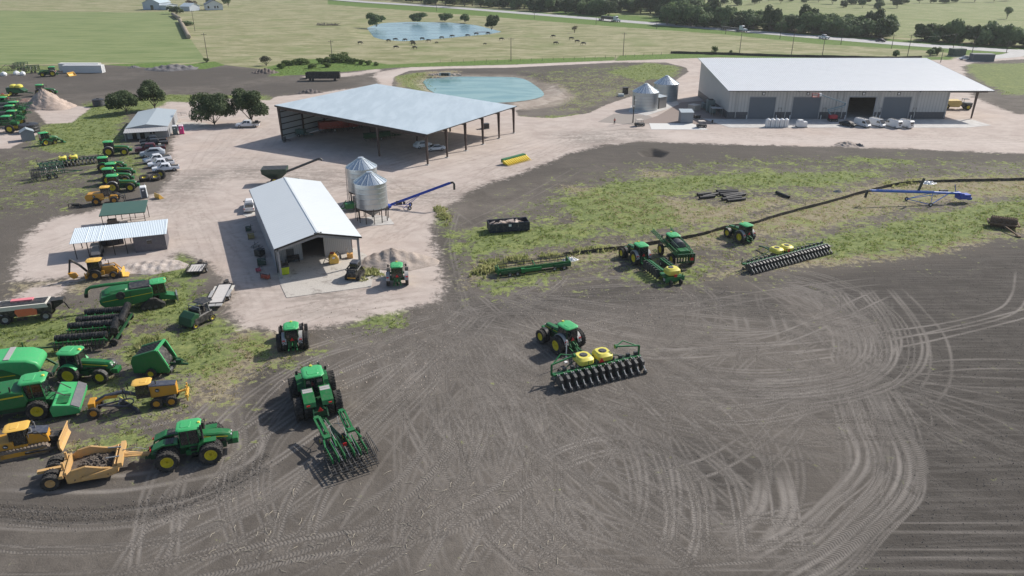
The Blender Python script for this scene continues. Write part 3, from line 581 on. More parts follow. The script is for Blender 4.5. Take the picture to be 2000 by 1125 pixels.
r=part('roof',mb,wroof,wh); part('standing_seams',mb2,mat('seam_steel',(.66,.69,.71),.35,.1,.1),r); part('gutter',MB().slab(xe0,xe1,y0-.16,y0,z0-.05,z0+.12),m_dark,r)
for x in (CX-.1,CX-.1): pass
for yy in (.2,WY-.5):
    mb=MB(); col(mb,CX,yy,zf(yy)-.3,False); part('column',mb,m_red,wh); part('rafter',MB().slab(WX,CX+2.9,yy-.12,yy+.12,zf(yy)-.75,zf(yy)-.25),m_red,wh)
for k in range(8): x=2+k*8.6; part('canopy_bracket',MB().bar((x,0,zf(0)-.25),(x,-1.1,zf(-1)-.2),.12,.25),m_dark,wh)
# open doorway interior: racks in the dark
part('floor_slab',MB().slab(.3,WX-.3,.3,WY-.3,-.1,.056),m_conc,wh)
# plant beside the left wall
acy=1.4
for i,(dy,w,hh) in enumerate(((6,1.6,2.4),(9,2.2,3.6),(13.5,2.6,2.0))):
    p=A+Vector((-2.6,dy+1,0)); q=thing('cooling_unit',['small grey cooling unit nearest the warehouse corner','tall green-grey cooling tower beside warehouse side wall','wide low cooling unit farthest back along the warehouse'][i],'cooling unit','plant beside the warehouse wall',p)
    part('casing',MB().slab(-w/2,w/2,-w/2,w/2,.35,hh),mat('plant_green_grey',(.15,.19,.19),.5),q,bev=.04); part('fan_guard',MB().cyl((0,0,hh),(0,0,hh+.25),w*.36,w*.32),m_dark,q)
    for a in (-1,1):
        for b in (-1,1): part('leg',MB().slab(a*w*.42-.06,a*w*.42+.06,b*w*.42-.06,b*w*.42+.06,0,.36),m_steel,q)
q=thing('tank_canopy','small flat steel canopy on four posts beside warehouse side wall','canopy',None,A+Vector((-2.2,4.0,0)))
part('roof',MB().slab(-1.5,1.5,-1.2,1.2,2.3,2.42),m_gw,q)
for a in (-1,1):
    for b in (-1,1): part('post',MB().slab(a*1.4-.05,a*1.4+.05,b*1.1-.05,b*1.1+.05,0,2.3),m_steel,q)
# ---- workshop (gabled), x towards the right front corner, y to the back
hw=4.88; rg=6.35
A=G(548,545);B=G(706,520);u,v=basis(A,B,G(640,400)); rz=math.atan2(u.y,u.x); BW=(B-A).xy.length
bl=G(488,371,hw); BD=(bl-A).xy.dot(v)
ws=thing('workshop','gabled pale steel workshop with open front bay and covered concrete porch','building',loc=(A.x,A.y,0),rz=rz)
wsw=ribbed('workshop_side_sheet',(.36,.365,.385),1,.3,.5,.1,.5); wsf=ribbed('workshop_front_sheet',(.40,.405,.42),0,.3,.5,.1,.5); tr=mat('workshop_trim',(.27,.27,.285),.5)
PY=6.2
def gable(mb,y,y2,x0=0,x1=None,zb=0):
    x1=BW if x1 is None else x1
    pts=[(x0,zb),(x1,zb),(x1,hw+(rg-hw)*(1-abs(x1-BW/2)/(BW/2))),]
    if x0<BW/2<x1: pts.append((BW/2,rg))
    pts.append((x0,hw+(rg-hw)*(1-abs(x0-BW/2)/(BW/2)))); pts=[(a,b-.12 if b>zb else b) for a,b in pts]
    return mb.prism(pts,y,y2)
d0,d1=BW*.36,BW*.64
mb=MB(); gable(mb,PY,PY+.15,0,1.9,0); gable(mb,PY,PY+.15,3.1,d0,0); gable(mb,PY,PY+.15,1.9,3.1,2.15); gable(mb,PY,PY+.15,d1,BW,0); gable(mb,PY,PY+.15,d0,d1,4.6); part('wall',mb,wsf,ws)
part('wall',gable(MB(),BD-.15,BD),wsf,ws)
part('wall',MB().slab(0,.15,2.4,BD-.15,0,hw-.1),wsw,ws); part('wall',MB().slab(BW-.15,BW,PY+.15,BD-.15,0,hw-.1),wsw,ws)
d=part('door',MB().slab(1.93,3.07,PY+.03,PY+.09,.02,2.12),mat('door_dark_grey',(.07,.075,.085),.5),ws); part('handle',MB().slab(2.9,2.98,PY-.03,PY+.03,1.0,1.1),m_steel,d)
part('door_trim',MB().slab(d0-.15,d0,PY-.06,PY+.2,0,4.6).slab(d1,d1+.15,PY-.06,PY+.2,0,4.6).slab(d0-.15,d1+.15,PY-.06,PY+.2,4.6,4.75),m_gw,ws)
for x in (0.02,BW-.32): part('column',MB().slab(x,x+.3,0,.3,0,hw-.1),tr,ws)
mb=MB(); s=(rg-hw)/(BW/2)
for sgn,x0 in ((1,0),(-1,BW)):
    mb.add([(x0,0,hw-.6),(BW/2,0,rg-.7),(BW/2,.25,rg-.7),(x0,.25,hw-.6),(x0,0,hw-.1),(BW/2,0,rg-.12),(BW/2,.25,rg-.12),(x0,.25,hw-.1)],[(0,1,5,4),(1,2,6,5),(2,3,7,6),(3,0,4,7),(0,3,2,1),(4,5,6,7)])
part('porch_beam',mb,tr,ws)
wr1=ribbed('workshop_roof_sheet',(.69,.715,.715),1,.9,.32,.1,.25,(.60,.64,.66),.1)
e=.35
for sgn,x0 in ((1,-e),(-1,BW+e)):
    z0=hw-e*s; xm=BW/2; mb=MB(); mb.add([(x0,-e,z0),(xm,-e,rg),(xm,BD+e,rg),(x0,BD+e,z0),(x0,-e,z0+.1),(xm,-e,rg+.1),(xm,BD+e,rg+.1),(x0,BD+e,z0+.1)],[(0,1,5,4),(1,2,6,5),(2,3,7,6),(3,0,4,7),(0,3,2,1),(4,5,6,7)])
    r=part('roof',mb,wr1,ws); part('gutter',MB().slab(x0-.08,x0+.08,-e,BD+e,z0-.12,z0-.01),tr,r)
    mb=MB(); mb.add([(x0,-e-.03,z0-.16),(xm,-e-.03,rg-.16),(xm,-e,rg-.16),(x0,-e,z0-.16),(x0,-e-.03,z0+.11),(xm,-e-.03,rg+.11),(xm,-e,rg+.11),(x0,-e,z0+.11)],[(0,1,5,4),(1,2,6,5),(2,3,7,6),(3,0,4,7),(0,3,2,1),(4,5,6,7)]); part('bargeboard',mb,m_dark,r)
part('ridge_cap',MB().slab(BW/2-.15,BW/2+.15,-e,BD+e,rg+.09,rg+.14),wr1,ws)
part('porch_light',MB().bar((BW/2-.5,-.5,rg+.1),(BW/2,-.45,rg+.3),.05).bar((BW/2+.5,-.5,rg+.1),(BW/2,-.45,rg+.3),.05).box(BW/2-.45,-.5,rg+.16,.2,.2,.12).box(BW/2+.45,-.5,rg+.16,.2,.2,.12),m_dark,ws)
part('window',MB().slab(-.02,.02,BD-9,BD-8.6,3.2,3.7),m_glass,ws); part('downspout',MB().slab(-.1,-.01,2.5,2.6,0,hw-.2),m_dark,ws); part('downspout',MB().slab(BW+.01,BW+.1,PY,PY+.1,0,hw-.2),m_red,ws)
# ---- grain bins
def bin_(name,label,grp,x,y,r,h,leg=0,door=0,n=40):
    t0=thing(name,label,'grain bin',grp); put(t0,x,y)
    cs=ribbed('galvanised_rings',(.50,.54,.56),2,.9,.28,.75,.5,(.40,.43,.45),.5); cf=mat('galvanised_roof',(.52,.58,.62),.26,.8,.15,(.4,.44,.46)); rb=mat('galvanised_rib',(.66,.70,.72),.3,.6,.05)
    part('barrel',MB().lathe([(r,leg),(r,leg+h),(r-.05,leg+h)],n=n),cs,t0,True)
    rh=r*.56; rf=part('roof',MB().lathe([(r+.12,leg+h-.12),(r+.12,leg+h-.04),(.45,leg+h+rh),(.0,leg+h+rh)],n=n),cf,t0)
    mb=MB(); N=22 if r>3 else 16
    for k in range(N): a=2*PI*k/N; mb.bar(((r+.1)*math.cos(a),(r+.1)*math.sin(a),leg+h),(.5*math.cos(a),.5*math.sin(a),leg+h+rh-.01),.09,.10)
    part('ribs',mb,rb,rf); part('cap',MB().lathe([(.5,leg+h+rh-.08),(.55,leg+h+rh+.12),(.0,leg+h+rh+.25)],n=20),rb,t0)
    if leg:
        part('hopper',MB().lathe([(r-.02,leg+.05),(.22,leg-r*.62),(.22,leg-r*.62-.3)],n=n),mat('hopper_steel',(.16,.165,.17),.45,.6),t0)
        for k in range(12): a=2*PI*(k+.5)/12; part('leg',MB().box(r*.985*math.cos(a),r*.985*math.sin(a),leg/2+.1,.12,.12,leg+.4,rz=a),m_dark,t0)
        part('ring',MB().lathe([(r+.04,leg-.1),(r+.04,leg+.12),(r-.06,leg+.12),(r-.06,leg-.1),(r+.04,leg-.1)],n=n),m_dark,t0)
        mb=MB()
        for k in range(2): mb.bar((-r-.25,-.6+.5*k,.1),(-r-.12,-.6+.5*k,leg+h),.05)
        for k in range(int((leg+h)/.3)): mb.bar((-r-.2,-.6,.3+.3*k),(-r-.2,-.1,.3+.3*k),.035)
        part('ladder',mb,m_steel,t0)
    if door: part('door',MB().box(door*r*.7,-r*.73,1.3,.9,.12,1.9,rz=math.atan2(door*.7,.73)),rb,t0)
    for k in range(3): a=.5+k*.45; part('hatch',MB().box(r*.5*math.cos(-a),r*.5*math.sin(-a),leg+h+rh*.52,.5,.5,.16,rz=-a),rb,t0) if not leg else None
    return t0
bin_('grain_bin','galvanised hopper bin on legs nearest the camera, beside the workshop','galvanised hopper bins by the workshop',729,429,2.62*K,4.35*K,2.35*K)
bin_('grain_bin','galvanised hopper bin half hidden behind its twin near the workshop','galvanised hopper bins by the workshop',712,396,2.62*K,4.35*K,2.35*K)
bin_('storage_bin','squat galvanised bin nearer the camera, left of the electrical hut','flat-bottomed bins by the warehouse',1259,213,3.65*K,5.0*K)
bin_('storage_bin','squat galvanised bin farther back behind the electrical hut','flat-bottomed bins by the warehouse',1299,195,3.65*K,5.0*K)
slab('concrete_pad',[(1228,219),(1262,226),(1300,214),(1326,204),(1322,197),(1285,198),(1232,206)],.05,concrete)
tag(part('gravel_apron',MB().plan([tuple(G(*p).xy) for p in ((1240,241),(1285,226),(1330,200),(1378,196),(1432,243),(1350,242))],-.1,.03),mat('brown_gravel',(.27,.215,.185),.95,dirt=.5,dc=(.16,.13,.12),sc=6),None),kind='structure')
tag(part('gravel_apron',MB().plan([tuple(G(*p).xy) for p in ((1168,238),(1200,222),(1240,224),(1268,226),(1292,240),(1240,244))],-.1,.026),mat('grey_gravel',(.30,.265,.235),.95,dirt=.5,dc=(.2,.17,.15),sc=4),None),kind='structure')
# ---- small huts
def hut(name,label,cat,pa,pb,depth,h,rise,wall,roof,group=None,over=.15,door=None,mono=False,ridge_x=False):
    A=G(*pa);B=G(*pb); u=(B-A).xy.normalized(); rz=math.atan2(u.y,u.x); w=(B-A).xy.length
    t0=thing(name,label,cat,group,(A.x,A.y,0),rz)
    if mono: part('walls',MB().add([(0,0,0),(w,0,0),(w,depth,0),(0,depth,0),(0,0,h),(w,0,h),(w,depth,h+rise),(0,depth,h+rise)],[(0,1,5,4),(1,2,6,5),(2,3,7,6),(3,0,4,7),(0,3,2,1),(4,5,6,7)]),wall,t0)
    elif ridge_x: part('walls',MB().add([(0,0,0),(w,0,0),(w,depth,0),(0,depth,0),(0,0,h),(w,0,h),(w,depth,h),(0,depth,h),(0,depth/2,h+rise),(w,depth/2,h+rise)],[(0,1,5,4),(1,2,6,9,5),(2,3,7,6),(3,0,4,8,7),(0,3,2,1),(4,5,9,8),(8,9,6,7)]),wall,t0)
    else: part('walls',MB().prism([(0,0),(w,0),(w,h),(w/2,h+rise),(0,h)],0,depth),wall,t0)
    mb=MB(); o=over
    if mono: s_=rise/depth; mb.add([(-o,-o,h-o*s_),(w+o,-o,h-o*s_),(w+o,depth+o,h+rise+o*s_),(-o,depth+o,h+rise+o*s_)]+[(-o,-o,h-o*s_+.08),(w+o,-o,h-o*s_+.08),(w+o,depth+o,h+rise+o*s_+.08),(-o,depth+o,h+rise+o*s_+.08)],[(0,1,5,4),(1,2,6,5),(2,3,7,6),(3,0,4,7),(0,3,2,1),(4,5,6,7)])
    elif ridge_x:
        for a,b in ((-o,h-o*rise/(depth/2)),(depth+o,h-o*rise/(depth/2))): mb.add([(-o,a,b),(w+o,a,b),(w+o,depth/2,h+rise),(-o,depth/2,h+rise),(-o,a,b+.08),(w+o,a,b+.08),(w+o,depth/2,h+rise+.08),(-o,depth/2,h+rise+.08)],[(0,1,5,4),(1,2,6,5),(2,3,7,6),(3,0,4,7),(0,3,2,1),(4,5,6,7)])
    else:
        for a in (-o,w+o): b=h-o*rise/(w/2); mb.add([(a,-o,b),(w/2,-o,h+rise),(w/2,depth+o,h+rise),(a,depth+o,b),(a,-o,b+.08),(w/2,-o,h+rise+.08),(w/2,depth+o,h+rise+.08),(a,depth+o,b+.08)],[(0,1,5,4),(1,2,6,5),(2,3,7,6),(3,0,4,7),(0,3,2,1),(4,5,6,7)])
    part('roof',mb,roof,t0)
    if door: part('door',MB().slab(door[0],door[1],-.05,-.01,0.02,door[2]),m_dark,t0)
    return t0,w
ro_l=mat('hut_roof_pale',(.42,.47,.49),.4,.2); w_tan=ribbed('hut_wall_tan',(.33,.31,.29),0,.3,.5,.05,.3); w_bl=ribbed('hut_wall_blue_grey',(.235,.26,.29),0,.3,.5,.05,.3)
hut('electrical_hut','tan steel hut with pale roof between the two squat bins','hut',(1287,213),(1301,210),5.5,3.4,.5,w_tan,ro_l,mono=True)
hut('pump_hut','grey steel hut with pale single-slope roof beside the white slab','hut',(1329,241),(1353,241),3.2,3.0,.35,w_bl,ro_l,mono=True)
hut('concrete_box','small open-topped beige box behind the grey pump hut','box',(1343,214),(1357,217),2.4,1.5,.05,mat('beige_block',(.5,.44,.38),.8),mat('beige_block2',(.55,.49,.43),.8),mono=True,over=0)
hut('garden_shed','small gabled blue-grey shed on the grass by the sprayers','shed',(44,277),(70,274),3.0,2.25,.75,w_bl,mat('shed_shingle',(.30,.35,.38),.7),door=None)
# office
o_,w=hut('field_office','low gabled grey office with a front porch roof','building',(250,272),(331,267),G(238,238).y-G(250,272).y+1.2,2.75,.75,ribbed('office_wall',(.37,.375,.39),0,.3,.5,.05,.3),mat('office_roof',(.45,.50,.52),.4,.2,.1))
pr=MB(); pr.add([(-.2,-3.2,2.15),(w+.2,-3.2,2.15),(w+.2,-.02,2.65),(-.2,-.02,2.65),(-.2,-3.2,2.25),(w+.2,-3.2,2.25),(w+.2,-.02,2.75),(-.2,-.02,2.75)],[(0,1,5,4),(1,2,6,5),(2,3,7,6),(3,0,4,7),(0,3,2,1),(4,5,6,7)]); part('porch_roof',pr,ribbed('porch_sheet',(.50,.49,.48),0,.4,.4,.1,.4),o_)
for x in (0,w*.33,w*.66,w): part('post',MB().slab(x-.06,x+.06,-3.1,-2.98,0,2.2),tr,o_)
part('door',MB().slab(1.2,2.2,-.06,-.01,0,2.1),m_dark,o_); part('door',MB().slab(3.0,4.1,-.06,-.01,0,2.1),m_dark,o_); part('window',MB().slab(5.4,6.6,-.06,-.01,1.0,1.9),m_glass,o_)
# open-fronted lean-to with white corrugated roof
A=G(265,494);B=G(327,487);u,v=basis(A,B,G(290,440)); rz=math.atan2(u.y,u.x)
lt=thing('lean_to_shed','long open lean-to with white corrugated roof and grey end room','shed',loc=(A.x,A.y,0),rz=rz); L0=-(A-G(150,505)).xy.length; W1=(B-A).xy.length; D=5.2; h0,h1=2.75,3.3
wl=mat('lean_to_wall',(.105,.10,.115),.6,dirt=.3)
part('end_room',MB().add([(0,0,0),(W1,0,0),(W1,D,0),(0,D,0),(0,0,h0),(W1,0,h0),(W1,D,h1),(0,D,h1)],[(0,1,5,4),(1,2,6,5),(2,3,7,6),(3,0,4,7),(0,3,2,1),(4,5,6,7)]),wl,lt)
q=part('window',MB().slab(W1*.42,W1*.56,-.04,-.01,1.3,1.9),m_glass,lt); part('frame',MB().slab(W1*.41,W1*.57,-.06,-.005,1.88,1.98),m_gw,q)
part('back_wall',MB().slab(-5.6,-2.2,D-.1,D,0,h1-.15).slab(-5.6,-5.5,D-1.4,D,0,h1-.2),wl,lt)
for k in range(5): 
    x=L0+.15+k*(-L0-.2)/4.6; part('post',MB().slab(x-.06,x+.06,0,.12,0,h0),m_dark,lt); part('post',MB().slab(x-.06,x+.06,D-.15,D-.03,0,h1),m_dark,lt)
lr=MB(); ov=.35
n_=54
for k in range(n_):
    x0=L0-ov+k*(W1-L0+2*ov)/n_; x1=L0-ov+(k+1)*(W1-L0+2*ov)/n_; xm=x0+(x1-x0)*.3; zz=.035
    for xa,xb,za,zb in ((x0,xm,0,zz),(xm,x0+(x1-x0)*.5,zz,zz),(x0+(x1-x0)*.5,x0+(x1-x0)*.8,zz,0),(x0+(x1-x0)*.8,x1,0,0)):
        lr.add([(xa,-ov,h0+za),(xb,-ov,h0+zb),(xb,D+ov,h1+zb+.05),(xa,D+ov,h1+za+.05)],[(0,1,2,3)])
o=part('roof',lr,mat('corrugated_white',(.66,.73,.77),.35,.1,.15,(.4,.44,.46)),lt); md=o.modifiers.new('s','SOLIDIFY'); md.thickness=.05
# green-roofed shelter
A=G(204,449);B=G(286,441);u,v=basis(A,B,G(240,400)); rz=math.atan2(u.y,u.x)
gs=thing('green_roof_shelter','low shelter with flat dark green roof on steel posts','shelter',loc=(A.x,A.y,0),rz=rz); w=(B-A).xy.length; D=5.2; h=2.5
part('roof',MB().add([(-.3,-.3,h),(w+.3,-.3,h),(w+.3,D,h+.55),(-.3,D,h+.55),(-.3,-.3,h+.15),(w+.3,-.3,h+.15),(w+.3,D,h+.7),(-.3,D,h+.7)],[(0,1,5,4),(1,2,6,5),(2,3,7,6),(3,0,4,7),(0,3,2,1),(4,5,6,7)]),mat('green_roof_sheet',(.060,.125,.095),.45,.1,.25,(.16,.2,.17)),gs)
for x in (0,w*.33,w*.66,w): 
    for y in (0,D-.3): part('post',MB().slab(x-.05,x+.05,y,y+.1,0,h+.1),m_red,gs)
mb=MB()
for z in (.5,.9,1.3,1.7): mb.slab(w*.45,w,-.02,.02,z,z+.05)
part('rail',mb,m_red,gs); part('bench',MB().slab(.4,w*.35,.4,1.6,.75,.85).slab(.5,.6,.5,.6,0,.75).slab(w*.33,w*.34,.5,.6,0,.75).slab(.6,w*.3,.5,1.4,.9,1.5),mat('clutter_brown',(.16,.12,.09),.8),gs)
# ---- containers
def container(label,pa,pb,col,grp=None,hh=2.9,top=None):
    A=G(*pa);B=G(*pb); L=(B-A).length; rz=math.atan2((B-A).y,(B-A).x); t0=thing('shipping_container',label,'container',grp,(A.x,A.y,0),rz)
    m=ribbed('container_'+label[:5],col,0,.28,.5,.1,1.2); part('body',MB().slab(0,L,0,2.44,.1,hh-.06),m,t0); part('roof',MB().slab(0.02,L-.02,.02,2.42,hh-.06,hh),top or mat('container_top_'+label[:5],tuple(min(.8,c*1.15) for c in col),.5),t0)
    mb=MB()
    for x in (0,L): 
        for y in (0,2.44): mb.box(x,y,hh/2+.03,.14,.14,hh+.06)
    for x in (0,L):
        for z in (.1,hh): mb.slab(x-.05,x+.05,0,2.44,z-.08,z+.03)
    for y in (0,2.44): mb.slab(0,L,y-.05,y+.05,hh-.08,hh+.03).slab(0,L,y-.05,y+.05,.05,.2)
    part('frame',mb,m,t0); d=part('door',MB().slab(L+.03,L+.07,.1,1.2,.2,hh-.15).slab(L+.03,L+.07,1.24,2.34,.2,hh-.15),m,t0)
    part('lock_bars',MB().bar((L+.1,.5,.2),(L+.1,.5,hh-.15),.04).bar((L+.1,1.0,.2),(L+.1,1.0,hh-.15),.04).bar((L+.1,1.5,.2),(L+.1,1.5,hh-.15),.04).bar((L+.1,2.0,.2),(L+.1,2.0,hh-.15),.04),m_steel,d); return t0
container('white shipping container nearest the dirt lane','(0)' and (124,142.5),(200,142.5),(.74,.75,.76),'white shipping containers')
container('cream white shipping container standing behind the other white one',(117,138.6),(194,138.6),(.76,.75,.71),'white shipping containers')
# black open-frame roll-off box by the far lane, and dumpsters
def rolloff(label,pa,pb,depth,hh,col,grp=None):
    A=G(*pa);B=G(*pb); L=(B-A).xy.length; rz=math.atan2((B-A).y,(B-A).x); t0=thing('dumpster',label,'dumpster',grp,(A.x,A.y,0),rz); m=mat('dumpster_'+label[:9],col,.5,.1,.3)
    mb=MB(); T=.07; mb.slab(0,L,0,T,.2,hh).slab(0,L,depth-T,depth,.2,hh).slab(0,T,T,depth-T,.2,hh).slab(L-T,L,T,depth-T,.2,hh).slab(0,L,0,depth,.15,.22); part('box',mb,m,t0)
    mb=MB(); n=int(L/.75)
    for k in range(n+1): x=k*L/n; mb.slab(x-.05,x+.05,-.09,0,.2,hh).slab(x-.05,x+.05,depth,depth+.09,.2,hh)
    mb.slab(-.05,L+.05,-.1,.03,hh-.1,hh+.04).slab(-.05,L+.05,depth-.03,depth+.1,hh-.1,hh+.04); part('ribs',mb,m,t0)
    for x in (.8,L-.8):
        for y in (.3,depth-.3): part('wheel',MB().cyl((x,y-.1,.12),(x,y+.1,.12),.12),m_steel,t0)
    return t0,L,depth,hh
t0,L,D,H_=rolloff('dark blue open-top dumpster filled with cardboard and wood',(957,457),(1034,451),2.4,1.7,(.014,.022,.045))
part('sticker',MB().slab(L*.47,L*.54,-.12,-.105,1.1,1.5),m_white,t0)
mb=MB(); rr=random.Random(3)
cm=mat('cardboard',(.50,.40,.33),.8,dirt=.4,dc=(.75,.7,.66)); 
for k in range(46): 
    x=rr.uniform(.6,L-.6); mb.box(x,rr.uniform(.4,D-.4),rr.uniform(.9,1.75 if .3<x/L<.75 else 1.35),rr.uniform(.3,1.3),rr.uniform(.15,.8),.05,rr.uniform(0,3),rr.uniform(-.5,.5),rr.uniform(-.4,.4))
o=part('scrap_heap',mb,cm,None); o.name='cardboard_scrap'; p=t0.location; o.location=p; o.rotation_euler=t0.rotation_euler; tag(o,'loose cardboard and timber scrap inside the blue dumpster','scrap',kind='stuff')
A=G(598,158.5);t0=thing('livestock_trailer','long black slatted trailer box standing by the far dirt bank','trailer',loc=(A.x,A.y,0),rz=math.atan2((G(664,158)-A).y,(G(664,158)-A).x)); L=(G(664,158)-A).length
bk_=mat('trailer_black',(.018,.017,.017),.6,dirt=.3)
mb=MB(); mb.slab(0,L,0,.08,.9,3.0).slab(0,L,2.3,2.38,.9,3.0).slab(0,L,0,2.38,.85,1.0).slab(0,.08,0,2.38,.9,3).slab(L-.08,L,0,2.38,.9,3.); part('body',mb,bk_,t0)
mb=MB()
for k in range(15): x=k*L/14; mb.slab(x-.05,x+.05,-.06,0,.8,3.1)
mb.slab(-.05,L+.05,-.08,.08,2.95,3.12).slab(-.05,L+.05,2.3,2.46,2.95,3.12); part('ribs',mb,bk_,t0)
for x in (L*.12,L*.2,L*.85): part('wheel',MB().cyl((x,0,.45),(x,.3,.45),.45,n=20),m_rub,t0)
part('drawbar',MB().bar((0,1.2,.9),(-2.4,1.2,.6),.25).slab(-2.5,-.1,.6,1.8,.5,.75),bk_,t0)
# portable toilets
def toilet(label,x,y,x2,y2,c,wall,roofc,doorc):
    t0=thing('portable_toilet',label,'portable toilet','portable toilets'); put(t0,x,y,x2,y2); mw=mat('plastic_'+wall,c,.5,dirt=.1)
    part('cabin',MB().vloft([(.1,-.58,.58,.58,.06),(2.1,-.55,.55,.55,.06)]),mw,t0); part('base',MB().slab(-.62,.62,-.62,.62,0,.12),m_black,t0)
    part('roof',MB().vloft([(2.1,-.6,.6,.6,.08),(2.22,-.58,.58,.58,.1),(2.38,-.35,.35,.5,.1)]),mat('plastic_roof_'+wall,roofc,.5,dirt=.05),t0)
    d=part('door',MB().slab(.56,.62,-.42,.42,.16,2.0),mat('plastic_door_'+wall,doorc,.5,dirt=.1),t0); part('notice',MB().slab(.622,.63,-.2,.2,1.5,1.75),m_white,d); part('vent_pipe',MB().cyl((-.4,.4,2.1),(-.4,.4,2.6),.05),m_white,t0)
toilet('dark green portable toilet with white roof beside the pink one',343,262,342.5,266,(.10,.14,.13),'green',(.75,.75,.75),(.10,.14,.13))
toilet('bright pink portable toilet beside the grey office',355.5,261.5,355,265.5,(.62,.03,.20),'pink',(.8,.62,.68),(.62,.03,.20))
toilet('grey portable toilet with white domed roof behind the yellow loader',283,386,281,396,(.52,.55,.58),'grey',(.8,.8,.8),(.06,.075,.10))
# farm houses at the far edge
def far_house(name,label,pa,pb,depth,h,rise,wc,rc,windows,ridge_x=True,cat='house'):
    A=G(*pa);B=G(*pb); w=(B-A).xy.length; rz=math.atan2((B-A).y,(B-A).x); t0=thing(name,label,cat,None,(A.x,A.y,0),rz); o=.5
    wm=mat('far_wall_'+name+str(int(pa[0])),wc,.6,dirt=.05); rm=mat('far_roof_'+name+str(int(pa[0])),rc,.5,dirt=.1)
    if ridge_x:
        part('walls',MB().add([(0,0,0),(w,0,0),(w,depth,0),(0,depth,0),(0,0,h),(w,0,h),(w,depth,h),(0,depth,h),(0,depth/2,h+rise),(w,depth/2,h+rise)],[(0,1,5,4),(1,2,6,9,5),(2,3,7,6),(3,0,4,8,7),(0,3,2,1),(4,5,9,8),(8,9,6,7)]),wm,t0); mb=MB()
        for a,b in ((-o,h-o*rise/(depth/2)),(depth+o,h-o*rise/(depth/2))): mb.add([(-o,a,b),(w+o,a,b),(w+o,depth/2,h+rise),(-o,depth/2,h+rise),(-o,a,b+.2),(w+o,a,b+.2),(w+o,depth/2,h+rise+.2),(-o,depth/2,h+rise+.2)],[(0,1,5,4),(1,2,6,5),(2,3,7,6),(3,0,4,7),(0,3,2,1),(4,5,6,7)])
    else:
        part('walls',MB().prism([(0,0),(w,0),(w,h),(w/2,h+rise),(0,h)],0,depth),wm,t0); mb=MB()
        for a in (-o,w+o): b=h-o*rise/(w/2); mb.add([(a,-o,b),(w/2,-o,h+rise),(w/2,depth+o,h+rise),(a,depth+o,b),(a,-o,b+.2),(w/2,-o,h+rise+.2),(w/2,depth+o,h+rise+.2),(a,depth+o,b+.2)],[(0,1,5,4),(1,2,6,5),(2,3,7,6),(3,0,4,7),(0,3,2,1),(4,5,6,7)])
    part('roof',mb,rm,t0)
    for x0,x1,z0,z1 in windows: part('window' if z0>.5 else 'door',MB().slab(x0*w,x1*w,-.08,-.02,z0,z1),m_glass,t0)
    return t0
far_house('farm_barn','pale blue gabled barn with low side wing at the far field edge',(280,19),(313,19),22,5.2,3.6,(.42,.48,.56),(.42,.50,.54),[(.45,.62,0,3.5)],False,'barn')
far_house('side_shed','low pale shed joined to the right of the far barn',(313.5,19),(326,19.5),12,3.4,1.2,(.45,.5,.55),(.48,.54,.56),[])
far_house('far_shed','small blue-roofed shed between the far barn and the white house',(353,21.5),(371,22),12,3.5,2.2,(.40,.44,.50),(.40,.47,.52),[])
far_house('white_farmhouse','white farmhouse with dark hipped roof at the far field edge',(403,20),(436,19),14,4.2,3.4,(.62,.64,.68),(.10,.12,.14),[(.1,.2,1.4,3.2),(.5,.58,1.4,3.2),(.66,.74,1.2,3.2)],False)
# silt fences
def curtain(label,pix,h,m,step=2.5,spl=6):
    P=GA(spline(pix,spl)); t0=thing('silt_fence',label,'fence'); mb=MB(); vs=[];fs=[];n=len(P)
    T=np.gradient(P,axis=0); T/=np.linalg.norm(T,axis=1)[:,None]; N=np.stack([-T[:,1],T[:,0]],1)*.03; rr=np.random.default_rng(2)
    for (x,y),(a,b) in zip(P,N):
        hh=h*rr.uniform(.85,1.1); lean=rr.uniform(-.12,.12); vs+=[(x-a,y-b,-.1),(x+a,y+b,-.1),(x+a+lean,y+b,hh),(x-a+lean,y-b,hh)]
    for i in range(n-1): a=i*4; fs+=[(a,a+4,a+7,a+3),(a+1,a+2,a+6,a+5),(a+3,a+7,a+6,a+2)]
    mb.add(vs,fs); part('fabric',mb,m,t0); mb=MB()
    L=np.concatenate([[0],np.cumsum(np.linalg.norm(np.diff(P,axis=0),axis=1))])
    for s_ in np.arange(0,L[-1],step): x=np.interp(s_,L,P[:,0]);y=np.interp(s_,L,P[:,1]); mb.box(x,y,h*.55,.05,.05,h*1.25)
    part('stakes',mb,mat('stake_wood',(.2,.16,.11),.8),t0); return t0
m_silt=mat('silt_fabric',(.028,.024,.022),.7,dirt=.35)
curtain('black silt fence curving across the weedy slope',[(1100,500),(1150,494),(1200,488),(1260,480),(1330,468),(1375,459),(1412,448),(1470,438),(1530,420),(1620,396),(1700,374),(1760,361),(1830,356),(1920,354),(2010,352),(2100,351)],.58,m_silt)
curtain('low black silt fence along the far pasture edge',[(1310,104.5),(1400,106.5),(1500,110),(1600,112.5),(1650,113.5),(1720,115),(1800,114)],1.1,m_silt,6)
